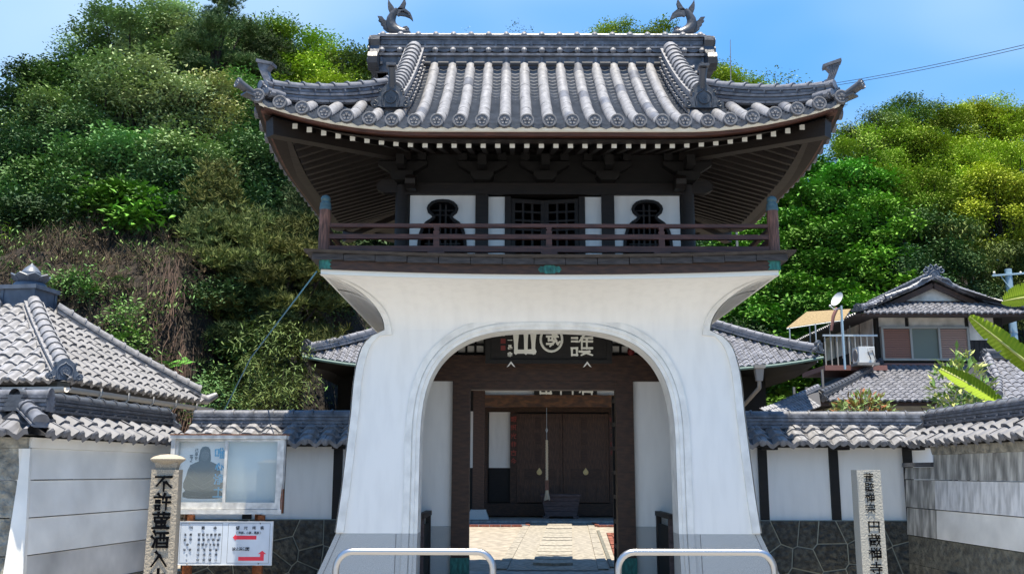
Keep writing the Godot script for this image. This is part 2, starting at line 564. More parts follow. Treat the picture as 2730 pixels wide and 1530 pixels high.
func ridge(parent: Node, path: Array, h: float, w: float, r: float, step: float, m: Material, k0 := 1.0, k1 := 1.0, tabs := [0.42], layers := 4) -> void:
	# path runs from the upper end to the lower end; a stack of flat tiles, tabs along it, and round cap tiles with bands
	var b := MB.new()
	for i in layers:
		var y0 := h * i / layers; var y1 := h * (i + 1) / layers
		var ww := w * (1.0 if i % 2 == 0 else 0.86) * lerpf(1.12, 0.92, float(i) / layers)
		var ys := lerpf(y0, y1, 0.28)
		layer(b, path, ww * 0.78, ww * 0.78, y0, ys, k0, k1)
		layer(b, path, ww, ww, ys, y1, k0, k1)
	put("flat_tile_stack", b, m, parent)
	var spots := along(path, step)
	for i in spots.size():
		var q: Array = spots[i]
		var k := lerpf(k0, k1, (i + 0.5) / spots.size())
		var z: Vector3 = q[1]
		var x := Vector3.UP.cross(z).normalized()
		var y := z.cross(x)
		put("cap_tile", cap_of(r, q[2] * 1.02), m, parent, frame(q[0] + Vector3.UP * h * k, x, y, z))
		for f in tabs:
			for s in [-1, 1]:
				put("ridge_tab", tab_of(r * 0.35), m, parent, frame(q[0] + Vector3.UP * h * k * f + x * s * w * 0.54, x, y, z))

var made_caps := {}
func cap_of(r: float, l: float) -> Mesh:
	var key := "%.3f %.3f" % [r, l]
	if not made_caps.has(key):
		made_caps[key] = cap_tile(r, l).mesh()
	return made_caps[key]

func tab_of(s: float) -> Mesh:
	var key := "tab%.3f" % s
	if not made_caps.has(key):
		made_caps[key] = MB.new().box(ID, Vector3(s, s * 1.1, s * 0.9)).mesh()
	return made_caps[key]

func petal_disc(r: float, d: float) -> MB:
	# round end tile facing +z: raised rim and a five-petalled flower
	var b := MB.new()
	var t := Transform3D(Basis(Vector3.RIGHT, PI / 2), Vector3.ZERO)
	b.lathe(t, [Vector2(r, 0), Vector2(r, d), Vector2(r * 0.97, d * 1.02), Vector2(r * 0.8, d * 1.02), Vector2(r * 0.77, d * 0.9), Vector2(0.001, d * 0.9)], 20)
	for k in 5:
		var a := TAU * k / 5 + PI / 2
		b.lathe(Transform3D(Basis(Vector3.RIGHT, PI / 2), Vector3(cos(a), sin(a), 0) * r * 0.4 + Vector3(0, 0, d * 0.9)), [Vector2(r * 0.25, 0), Vector2(r * 0.21, d * 0.14), Vector2(r * 0.1, d * 0.1), Vector2(0.001, d * 0.1)], 8)
	b.lathe(Transform3D(Basis(Vector3.RIGHT, PI / 2), Vector3(0, 0, d * 0.8)), [Vector2(r * 0.13, 0), Vector2(r * 0.1, d * 0.4), Vector2(0.001, d * 0.42)], 8)
	return b

func spiral(b: MB, c: Vector3, r: float, dir: float, th: float) -> void:
	var pts := []
	var rad := []
	for k in 15:
		var a := dir * k * 0.55 + PI / 2
		var q := r * (1.0 - k / 17.0)
		pts.append(c + Vector3(cos(a) * q, sin(a) * q, 0))
		rad.append(th * (1.0 - k / 30.0))
	b.tube(pts, rad, 5)

func demon_tile(s: float) -> MB:
	# ornamental ridge-end tile, s high, facing +z, foot at the origin
	var half := [[0.0, 1.0], [0.16, 0.96], [0.29, 0.85], [0.36, 0.8], [0.48, 0.8], [0.5, 0.7], [0.44, 0.58], [0.48, 0.46], [0.6, 0.34], [0.74, 0.3], [0.8, 0.18], [0.74, 0.05], [0.6, 0.0], [0.46, 0.05], [0.36, 0.02]]
	var poly := PackedVector2Array()
	for q in half:
		poly.append(Vector2(q[0], q[1]) * s)
	for i in range(half.size() - 1, 0, -1):
		poly.append(Vector2(-half[i][0], half[i][1]) * s)
	var b := MB.new()
	b.prism(poly, ID, 0.2 * s, 0.03 * s)
	var z := 0.21 * s
	var arch := []
	for k in 13:
		var a := PI * k / 12
		arch.append(Vector3(cos(a) * 0.34 * s, (0.36 + sin(a) * 0.36 + (0.08 if k == 6 else 0.0)) * s, z))
	arch.push_front(Vector3(0.3 * s, 0.08 * s, z))
	arch.append(Vector3(-0.3 * s, 0.08 * s, z))
	b.tube(arch, 0.035 * s, 5)
	spiral(b, Vector3(0.62, 0.16, 0.21) * s, 0.13 * s, 1.0, 0.03 * s)
	spiral(b, Vector3(-0.62, 0.16, 0.21) * s, 0.13 * s, -1.0, 0.03 * s)
	spiral(b, Vector3(0.42, 0.72, 0.21) * s, 0.08 * s, -1.0, 0.022 * s)
	spiral(b, Vector3(-0.42, 0.72, 0.21) * s, 0.08 * s, 1.0, 0.022 * s)
	b.add(petal_disc(0.22 * s, 0.07 * s), at(Vector3(0, 0.38 * s, 0.19 * s)))
	return b

# ---------------------------------------------------------------- lettering: brush strokes on a ten by ten grid, x right and y down
const GLYPH := {
	"不": "01-91;51-16;54-59;64-97", "許": "20-31;02-42;14-34;15-35;17-37;17-19;37-39;19-39;60-53;62-92;55-95;72-79", "葷": "01-91;30-32;60-62;13-15;13-93;93-84;25-75;25-28;75-78;26-76;28-78;09-99;54-59",
	"酒": "10-22;03-14;19-25;31-91;34-94;34-39;94-99;39-99;51-55;71-75;37-97", "入": "31-53;53-19;53-99", "山": "50-58;13-18;18-88;83-88", "黄": "01-91;30-33;60-63;03-93;24-74;24-28;74-78;26-76;28-78;53-58;38-19;68-99",
	"檗": "10-40;10-15;12-42;42-40;14-44;14-16;44-46;16-46;70-71;51-91;62-63;82-83;54-94;74-76;57-59;07-97;57-19;57-89", "禅": "20-21;02-32;32-04;24-29;33-44;40-51;60-61;90-81;42-92;42-46;92-96;44-94;46-96;37-97;62-69",
	"宗": "50-51;02-92;02-04;92-94;24-74;06-96;56-59;37-19;77-99", "円": "11-19;11-91;91-99;51-55;15-95", "蔵": "01-91;30-32;60-62;13-93;13-19;25-65;25-28;28-58;26-56;45-48;62-99;95-69;82-93", "寺": "50-54;12-82;04-94;06-96;74-79;79-59;27-38",
	"本": "02-92;50-59;52-08;52-98;37-77", "尊": "20-31;70-61;02-92;13-83;13-16;83-86;43-45;63-65;14-84;16-86;07-97;66-69;37-48", "聖": "00-50;10-15;40-45;12-42;05-55;60-90;60-64;90-94;64-94;17-87;57-59;09-99",
	"観": "10-03;11-51;04-54;22-29;16-56;18-58;29-59;60-90;60-66;90-96;62-92;64-94;66-96;67-59;77-79;79-99", "世": "04-94;21-28;28-88;51-56;81-86;56-86", "音": "50-51;02-92;32-43;72-63;04-94;25-75;25-29;75-79;27-77;29-79",
	"菩": "01-91;30-32;60-62;03-93;33-44;73-64;05-95;26-76;26-29;76-79;29-79", "薩": "01-91;30-32;60-62;03-09;03-33;33-25;25-37;43-93;53-64;83-74;45-95;45-39;57-97;59-99;76-79", "鎮": "20-03;20-43;14-34;06-46;24-29;09-49;51-91;70-72;53-83;53-57;83-87;55-85;47-97;58-49;78-99",
	"守": "50-51;02-92;02-04;92-94;05-95;75-79;79-59;36-47", "芭": "01-91;30-32;60-62;13-83;13-18;83-86;16-86;43-46;18-98;98-96", "蕉": "01-91;30-32;60-62;33-14;23-26;24-84;25-85;53-57;27-87;18-09;38-49;58-69;78-99", "天": "11-81;04-94;51-54;54-09;54-99",
	"満": "10-22;03-14;19-25;31-91;40-43;70-73;43-73;34-94;34-39;94-99;54-57;74-77;57-77", "宮": "50-51;02-92;02-04;92-94;24-74;24-26;74-76;26-76;17-87;17-19;87-89;19-89", "碑": "01-41;21-05;14-44;14-18;44-48;18-48;70-61;52-92;52-55;92-95;53-93;55-95;47-97;72-79",
	"殉": "01-41;21-03;13-43;43-09;24-35;60-53;62-92;92-98;54-84;54-57;84-87;57-87", "国": "10-90;10-19;90-99;19-99;32-72;34-74;52-57;37-77;65-76", "女": "30-25;25-79;80-09;03-93", "子": "11-81;81-53;53-59;59-39;05-95", "学": "10-22;40-42;80-62;03-93;03-05;93-95;25-75;75-56;56-59;07-97",
	"徒": "30-03;33-05;24-29;42-92;60-64;34-94;64-69;66-96;46-49;49-99", "句": "30-03;22-92;92-98;98-78;24-64;24-27;64-67;27-67", "松": "02-42;20-29;22-07;24-46;60-44;70-94;75-58;58-98;86-99", "尾": "10-80;10-09;80-83;13-83;24-74;35-85;47-97;54-59;59-99",
	"田": "11-91;11-19;91-99;19-99;51-59;15-95", "北": "30-39;03-33;39-08;60-69;93-64;69-99;99-97", "洋": "10-22;03-14;19-25;40-51;80-71;32-92;44-84;36-96;62-69", "陽": "00-09;00-30;30-23;23-36;50-90;50-54;90-94;52-92;54-94;45-95;55-48;56-96;96-89;66-49;76-69",
	"光": "50-54;11-23;91-73;04-94;34-09;64-69;69-99", "桟": "02-42;20-29;22-07;24-46;52-92;54-94;46-96;60-89;89-98;80-91", "橋": "02-42;20-29;22-07;24-46;80-50;52-92;70-43;54-84;54-55;84-85;55-85;46-96;46-49;96-99;68-88", "来": "01-91;22-33;72-63;04-94;50-59;54-08;54-98",
	"小": "50-59;59-39;23-07;73-97", "島": "40-31;21-81;21-26;81-84;22-82;24-84;26-96;96-98;98-78;37-39;17-19;57-59;19-59", "馬": "20-26;20-80;22-82;24-84;50-56;26-96;96-89;89-69;07-09;27-28;47-48;67-68", "波": "10-22;03-14;19-25;42-92;92-84;42-39;60-65;45-85;85-49;55-99",
	"止": "50-58;54-84;24-28;08-98", "浜": "10-22;03-14;19-25;80-41;41-46;44-94;74-76;36-96;57-39;77-99", "公": "30-04;60-94;45-18;18-88;76-99", "園": "00-90;00-09;90-99;09-99;22-72;51-53;13-83;34-64;34-36;64-66;36-66;46-18;46-88", "唯": "01-31;01-07;31-37;07-37;50-44;53-59;53-93;75-75;55-95;57-97;59-99;73-79;70-82",
	"心": "24-17;33-38;38-78;78-76;42-54;74-96", "浄": "10-22;03-14;19-25;60-42;51-81;81-73;43-83;83-87;35-95;47-87;63-69;69-49", "土": "12-82;50-59;09-99", "己": "11-81;81-84;14-84;14-19;19-99;99-97", "身": "50-41;21-71;21-26;71-79;23-73;24-74;06-86;86-09;79-59",
	"を": "12-82;40-14;14-54;54-57;84-36;36-39;39-89", "看": "80-11;02-92;43-07;35-85;35-39;85-89;36-86;38-88;39-89", "よ": "50-58;52-82;58-28;28-26;26-47;47-89", "、": "36-58", "。": "36-56;56-58;58-38;38-36", "〃": "23-47;53-77", "(": "60-33;33-36;36-69", ")": "30-63;63-66;66-39",
	"護": "20-21;02-32;14-34;15-35;17-37;17-19;37-39;19-39;41-91;60-62;80-82;63-45;54-57;54-94;55-95;57-97;74-77;48-88;88-59;58-99", "國": "23-73;33-35;35-55;55-53;27-57;51-87;87-96;75-48;72-83",
	"一": "05-95", "年": "20-03;12-82;24-84;24-27;07-97;52-59", "書": "50-58;11-81;81-84;02-92;14-84;05-95;26-86;26-29;86-89;29-89;27-87", "非": "30-39;02-32;04-34;07-37;60-69;62-92;64-94;67-97", "昂": "20-70;20-24;70-74;22-72;24-74;16-38;16-19;55-95;55-59;95-98",
	"眼": "01-31;01-08;31-38;03-33;06-36;08-38;50-90;50-59;90-95;52-92;55-95;59-79;75-99", "明": "01-31;01-07;31-37;07-37;50-49;50-90;90-99;53-93;56-96", "照": "01-41;01-05;41-45;05-45;03-43;50-90;90-82;53-55;53-83;83-85;55-85;07-09;37-38;57-58;87-99", "古": "02-92;50-54;14-84;14-19;84-89;19-89", "今": "40-04;40-94;34-64;16-86;86-59",
	"利": "40-21;03-53;32-39;34-07;34-56;62-67;90-99;99-79", "有": "02-92;50-07;25-85;25-29;85-89;27-87", "千": "70-21;04-94;52-59",
}

func stroke_points(s: String) -> Array:
	var out := []
	for one in s.split(";"):
		var ends := one.split("-")
		out.append([Vector2(float(ends[0][0]), float(ends[0][1])) / 9.0, Vector2(float(ends[1][0]), float(ends[1][1])) / 9.0])
	return out

func write_glyph(b: MB, g: String, o: Vector3, sx: float, sy: float, th: float, deep := 0.003) -> void:
	# brush strokes in the plane z = o.z, o is the upper left corner; strokes swell at their ends like a brush
	if not GLYPH.has(g):
		return
	var k := 0
	for st in stroke_points(GLYPH[g]):
		var a := Vector2(st[0].x * sx, -st[0].y * sy)
		var c := Vector2(st[1].x * sx, -st[1].y * sy)
		var d := (c - a).normalized()
		var p := d.orthogonal()
		a -= d * th * 0.4
		c += d * th * 0.4
		var flat := absf(d.y) < 0.3
		var w0 := th * (0.42 if flat else 0.62)
		var w1 := th * (0.55 if flat else 0.34)
		var m := (a + c) / 2
		var poly := PackedVector2Array([a + p * w0, m + p * th * 0.4, c + p * w1, c + d * th * 0.25, c - p * w1, m - p * th * 0.4, a - p * w0])
		k += 1
		b.prism(poly, at(o + Vector3(0, 0, 0.0004 * k)), deep)

func write_column(b: MB, text: String, o: Vector3, size: float, pitch: float, th: float, deep := 0.003) -> void:
	for i in text.length():
		write_glyph(b, text[i], o + Vector3(0, -pitch * i, 0), size, size, th, deep)

func write_row(b: MB, text: String, o: Vector3, size: float, pitch: float, th: float, deep := 0.0015) -> void:
	for i in text.length():
		write_glyph(b, text[i], o + Vector3(pitch * i, 0, 0), size, size, th, deep)

# ---------------------------------------------------------------- the gate (its own axes: x across, z towards the street, centre of its plan at the origin)
const OUTER := [[0.0, 2.69], [0.475, 2.487], [0.89, 2.316], [1.3, 2.268], [1.72, 2.23], [2.2, 2.188], [2.5, 2.172], [2.7, 2.15], [2.85, 2.115], [2.95, 2.08], [3.03, 2.02], [3.08, 1.95], [3.11, 1.88], [3.125, 1.84]]

func outer_w(y: float) -> float:
	for i in OUTER.size() - 1:
		if y <= OUTER[i + 1][0]:
			return lerpf(OUTER[i][1], OUTER[i + 1][1], clampf((y - OUTER[i][0]) / (OUTER[i + 1][0] - OUTER[i][0]), 0, 1))
	return 1.84

func body_z(y: float) -> float:
	return 1.7 + 0.16 * maxf(0.0, (0.89 - y) / 0.89)

func sori(x: float) -> float:
	return 0.055 * pow(x / 2.5, 2.0)

func flare(x_share: float, a: float) -> Vector3:
	# a from 0 at the waist to 90 degrees at the top edge; x_share from -1 to 1
	var w := 1.84 + 0.59 * (1.0 - cos(a))
	var x := w * x_share
	return Vector3(x, 3.125 + (0.43 + sori(x)) * sin(a), 1.7 + 0.8 * (1.0 - cos(a)))

func arch_points() -> Array:
	# right half of the opening, from the ground to its crown
	var out := [Vector2(1.43, 0.0), Vector2(1.425, 0.89), Vector2(1.42, 1.6)]
	for k in range(1, 25):
		var f := PI / 2 * k / 24
		out.append(Vector2(1.42 * pow(maxf(cos(f), 0.0), 2.0 / 3.0), 1.6 + 1.535 * pow(sin(f), 2.0 / 3.5)))
	return out

func prof(s: float) -> float:
	return 0.47 * s + 0.09 * s * s

func lift(e: float) -> float:
	return 0.103 * pow(maxf(0.0, e), 2.0)

func roof_front(x: float, s: float) -> Vector3:
	return Vector3(x, 5.19 + prof(s) + lift(absf(x) - 1.5), 2.7 - s)

func roof_side(z: float, s: float) -> Vector3:
	return Vector3(3.2 - s, 5.19 + prof(s) + lift(absf(z) - 1.0), z)

func eave_path(inset: float, y: float, side: int) -> Array:
	# side 0: front, from left to right; 1: right, from front to back; 3: left, from back to front
	var out := []
	for k in 25:
		var f := k / 12.0 - 1.0
		if side == 0 or side == 2:
			var x := (3.2 - inset) * f
			out.append(Vector3(x, y + lift(absf(x) + inset - 1.5), 2.7 - inset))
		else:
			var z := (2.7 - inset) * f
			out.append(Vector3(3.2 - inset, y + lift(absf(z) + inset - 1.0), -z))
		if side == 2:
			out[-1] = Vector3(-out[-1].x, out[-1].y, -out[-1].z)
		if side == 3:
			out[-1] = Vector3(-out[-1].x, out[-1].y, -out[-1].z)
	return out

func gate() -> void:
	var g := thing("temple_gate", "white dragon-palace temple gate with flared arched base, dark wooden upper storey and grey tiled roof", "temple gate", Vector3(0, 0, -12.7))
	gate_body(g)
	gate_passage(g)
	gate_balcony(g)
	gate_upper(g)
	gate_eaves(g)
	gate_roof(g)
	plaque()

func gate_body(g: Node3D) -> void:
	var arch := arch_points()
	var b := MB.new()
	var st := {-1: MB.new(), 1: MB.new()}
	for i in arch.size() - 1:
		var p: Vector2 = arch[i]; var q: Vector2 = arch[i + 1]
		var n := 4 if i < 3 else 1
		for k in n:
			var a := p.lerp(q, float(k) / n); var c := p.lerp(q, float(k + 1) / n)
			for s in [-1, 1]:
				var o := [Vector3(a.x * s, a.y, body_z(a.y)), Vector3(outer_w(a.y) * s, a.y, body_z(a.y)), Vector3(outer_w(c.y) * s, c.y, body_z(c.y)), Vector3(c.x * s, c.y, body_z(c.y))]
				if s < 0:
					o.reverse()
				(st[s] if a.y < 0.88 else b).quad(o[0], o[1], o[2], o[3])
	b.grid(func(u, v):
		var e := flare(u * 2 - 1, v * PI / 2)
		return Vector3(e.x, maxf(e.y, 3.13), e.z), 24, 12)
	# the flanks
	for s in [-1, 1]:
		var ys := []
		for k in 40:
			ys.append(3.125 * k / 39.0)
		for k in ys.size() - 1:
			var y0: float = ys[k]; var y1: float = ys[k + 1]
			var o := [Vector3(outer_w(y0) * s, y0, body_z(y0)), Vector3(outer_w(y0) * s, y0, -body_z(y0)), Vector3(outer_w(y1) * s, y1, -body_z(y1)), Vector3(outer_w(y1) * s, y1, body_z(y1))]
			if s < 0:
				o.reverse()
			(st[s] if y1 < 0.9 else b).quad(o[0], o[1], o[2], o[3])
		b.grid(func(u, v):
			var e := flare(s, v * PI / 2)
			return Vector3(e.x, e.y, e.z * (1 - 2 * u) * s), 8, 12)
	var wall := put("white_wall", b, M.plaster, g)
	for s in [-1, 1]:
		var base_ := put("granite_base", st[s], M.granite, g)
		for x in [1.66, 2.26]:
			# open joints between the granite blocks
			var jn := MB.new()
			var lean: float = 0.0 if x < 2.0 else 0.36
			jn.hexa([Vector3((x + lean) * s - 0.004, 0.0, 1.864), Vector3((x + lean) * s + 0.004, 0.0, 1.864), Vector3((x + lean) * s + 0.004, 0.0, 1.84), Vector3((x + lean) * s - 0.004, 0.0, 1.84), Vector3(x * s - 0.004, 0.885, 1.704), Vector3(x * s + 0.004, 0.885, 1.704), Vector3(x * s + 0.004, 0.885, 1.68), Vector3(x * s - 0.004, 0.885, 1.68)])
			put("block_joint", jn, M.pipe_grey, base_)
	# back shell, the same arch seen from the courtyard
	put("back_wall", wall.mesh, M.plaster, g, Transform3D(Basis(Vector3.UP, PI), Vector3.ZERO))
	# raised rim along the outer edges
	for s in [-1, 1]:
		var r := MB.new()
		var line := []
		for k in 34:
			var y := 0.9 + (3.125 - 0.9) * k / 33.0
			line.append([Vector3(outer_w(y), y, 1.7), Vector3(outer_w(y) - 0.085, y - (0.05 if k == 33 else 0.0), 1.7)])
		for k in range(1, 13):
			var e := flare(1.0, PI / 2 * k / 12)
			var f := flare(1.0 - 0.07 / e.x, PI / 2 * k / 12)
			line.append([e, f])
		var up := Vector3(0, 0, 0.03)
		for k in line.size() - 1:
			if k == 33:
				pass
			var a: Array = line[k]; var c: Array = line[k + 1]
			var o := [a[1] + up, a[0] + up, c[0] + up, c[1] + up]
			var w := [a[1], a[1] + up, c[1] + up, c[1]]
			var e := [a[0] + up, a[0] - Vector3(0, 0, 0.08), c[0] - Vector3(0, 0, 0.08), c[0] + up]
			for q in [o, w, e]:
				for i in 4:
					q[i] = Vector3(q[i].x * s + (0.012 * s if q == e else 0.0), q[i].y, q[i].z)
				if s < 0:
					q.reverse()
				r.quad(q[0], q[1], q[2], q[3])
		put("edge_rim", r, M.plaster_trim, g)
	# moulding round the arch and its reveal
	var mo := MB.new()
	var rev := MB.new()
	var revs := {-1: MB.new(), 1: MB.new()}
	var pr := [[0.17, 0.0], [0.17, 0.016], [0.16, 0.02], [0.095, 0.02], [0.092, 0.008], [0.084, 0.008], [0.08, 0.03], [0.045, 0.032], [0.042, 0.018], [0.0, 0.018], [0.0, -0.02]]
	var full := []
	for i in range(arch.size()):
		full.append(arch[i])
	for i in range(arch.size() - 2, -1, -1):
		full.append(Vector2(-arch[i].x, arch[i].y))
	var base := {-1: MB.new(), 1: MB.new()}
	for i in full.size() - 1:
		var a: Vector2 = full[i]; var c: Vector2 = full[i + 1]
		var na: Vector2 = (full[mini(i + 1, full.size() - 1)] - full[maxi(i - 1, 0)]).normalized().orthogonal() * -1.0
		var nc: Vector2 = (full[mini(i + 2, full.size() - 1)] - full[i]).normalized().orthogonal() * -1.0
		na = Vector2(na.x, na.y); nc = Vector2(nc.x, nc.y)
		if na.dot(a - Vector2(0, 1.4)) < 0: na = -na
		if nc.dot(c - Vector2(0, 1.4)) < 0: nc = -nc
		var low := minf(a.y, c.y) < 0.88
		for k in pr.size() - 1:
			var p0: Array = pr[k]; var p1: Array = pr[k + 1]
			var q := [a + na * p0[0], a + na * p1[0], c + nc * p1[0], c + nc * p0[0]]
			var zz := [p0[1], p1[1], p1[1], p0[1]]
			var o := []
			for e in 4:
				o.append(Vector3(q[e].x, q[e].y, body_z(q[e].y) + zz[e]))
			(base[1 if a.x > 0 else -1] if low else mo).quad(o[3], o[2], o[1], o[0])
		var r := [Vector3(a.x, a.y, body_z(a.y) + 0.018), Vector3(c.x, c.y, body_z(c.y) + 0.018), Vector3(c.x, c.y, 1.34), Vector3(a.x, a.y, 1.34)]
		(revs[1 if a.x > 0 else -1] if low else rev).quad(r[3], r[2], r[1], r[0])
	put("arch_moulding", mo, M.plaster_trim, g)
	for s in [-1, 1]:
		put("moulding_foot", base[s], M.granite, g)
		put("reveal_foot", revs[s], M.granite, g)
	put("arch_reveal", rev, M.plaster_trim, g)

func gate_passage(g: Node3D) -> void:
	put("passage_floor", MB.new().cube(Vector3(-1.9, 0.0, -2.0), Vector3(1.9, 0.15, 1.95)), M.slab_grey, g)
	put("passage_ceiling", MB.new().cube(Vector3(-1.9, 3.66, -1.6), Vector3(1.9, 3.7, 1.6)), M.wood_black, g)
	for s in [-1, 1]:
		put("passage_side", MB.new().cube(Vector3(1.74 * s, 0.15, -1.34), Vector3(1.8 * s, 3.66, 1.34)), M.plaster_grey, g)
		put("white_panel", MB.new().cube(Vector3(1.16 * s, 0.88, -0.03), Vector3(1.68 * s, 2.7, 0.03)), M.plaster, g)
		put("panel_base", MB.new().cube(Vector3(1.16 * s, 0.15, -0.05), Vector3(1.7 * s, 0.88, 0.05)), M.granite, g)
		put("side_post", MB.new().cube(Vector3(1.69 * s, 0.15, -0.06), Vector3(1.735 * s, 3.66, 0.09)), M.wood_brown, g)
		var post := put("door_post", MB.new().cube(Vector3(0.935 * s, 0.15, -0.11), Vector3(1.158 * s, 2.7, 0.11)), M.wood_brown, g)
		put("copper_shoe", MB.new().cube(Vector3(0.93 * s, 0.152, -0.115), Vector3(1.164 * s, 0.5, 0.115)), M.copper, post)
		# folded low side gates in the passage
		var x: float = 1.44 * s
		var w := put("low_side_gate", MB.new().cube(Vector3(x - 0.012, 0.28, 0.16), Vector3(x + 0.012, 0.93, 1.04)), M.wood_black, g)
		for z in [0.1, 1.06]:
			put("stile", MB.new().cube(Vector3(x - 0.03, 0.17, z), Vector3(x + 0.03, 1.06, z + 0.07)), M.wood_grey if z > 0.5 else M.wood_dark, w)
		put("rail", MB.new().cube(Vector3(x - 0.038, 1.02, 0.08), Vector3(x + 0.038, 1.075, 1.15)), M.wood_dark, w)
		put("rail", MB.new().cube(Vector3(x - 0.026, 0.2, 0.17), Vector3(x + 0.026, 0.28, 1.06)), M.wood_dark, w)
		# the opened door leaves behind the posts
		var d := hub("door_leaf", g, Vector3(1.02 * s, 0, -0.16))
		put("stile", MB.new().cube(Vector3(-0.02, 0.19, -0.06), Vector3(0.02, 2.6, 0.0)), M.wood_black, d)
		put("stile", MB.new().cube(Vector3(-0.02, 0.19, -0.94), Vector3(0.02, 2.6, -0.88)), M.wood_black, d)
		for k in 8:
			var y := 0.22 + 0.325 * k
			put("rail", MB.new().cube(Vector3(-0.016, y, -0.88), Vector3(0.016, y + 0.055, -0.06)), M.wood_black, d)
	put("lintel", MB.new().cube(Vector3(-1.69, 2.7, -0.12), Vector3(1.69, 3.03, 0.12)), M.wood_brown, g)
	put("door_head", MB.new().cube(Vector3(-0.935, 2.59, -0.1), Vector3(0.935, 2.7, 0.1)), M.wood_brown, g)
	var tr := put("transom", MB.new().cube(Vector3(-1.69, 3.03, -0.02), Vector3(1.69, 3.4, 0.0)), M.paper, g)
	for k in 30:
		var x := -1.7 + 0.118 * k
		put("transom_bar", MB.new().cube(Vector3(x - 0.014, 3.03, 0.001), Vector3(x + 0.014, 3.4, 0.045)), M.wood_black, tr)
	for k in 4:
		put("transom_rail", MB.new().cube(Vector3(-1.69, 3.045 + 0.118 * k, 0.002), Vector3(1.69, 3.073 + 0.118 * k, 0.04)), M.wood_black, tr)
	put("upper_board", MB.new().cube(Vector3(-1.69, 3.4, -0.05), Vector3(1.69, 3.66, 0.06)), M.wood_black, g)

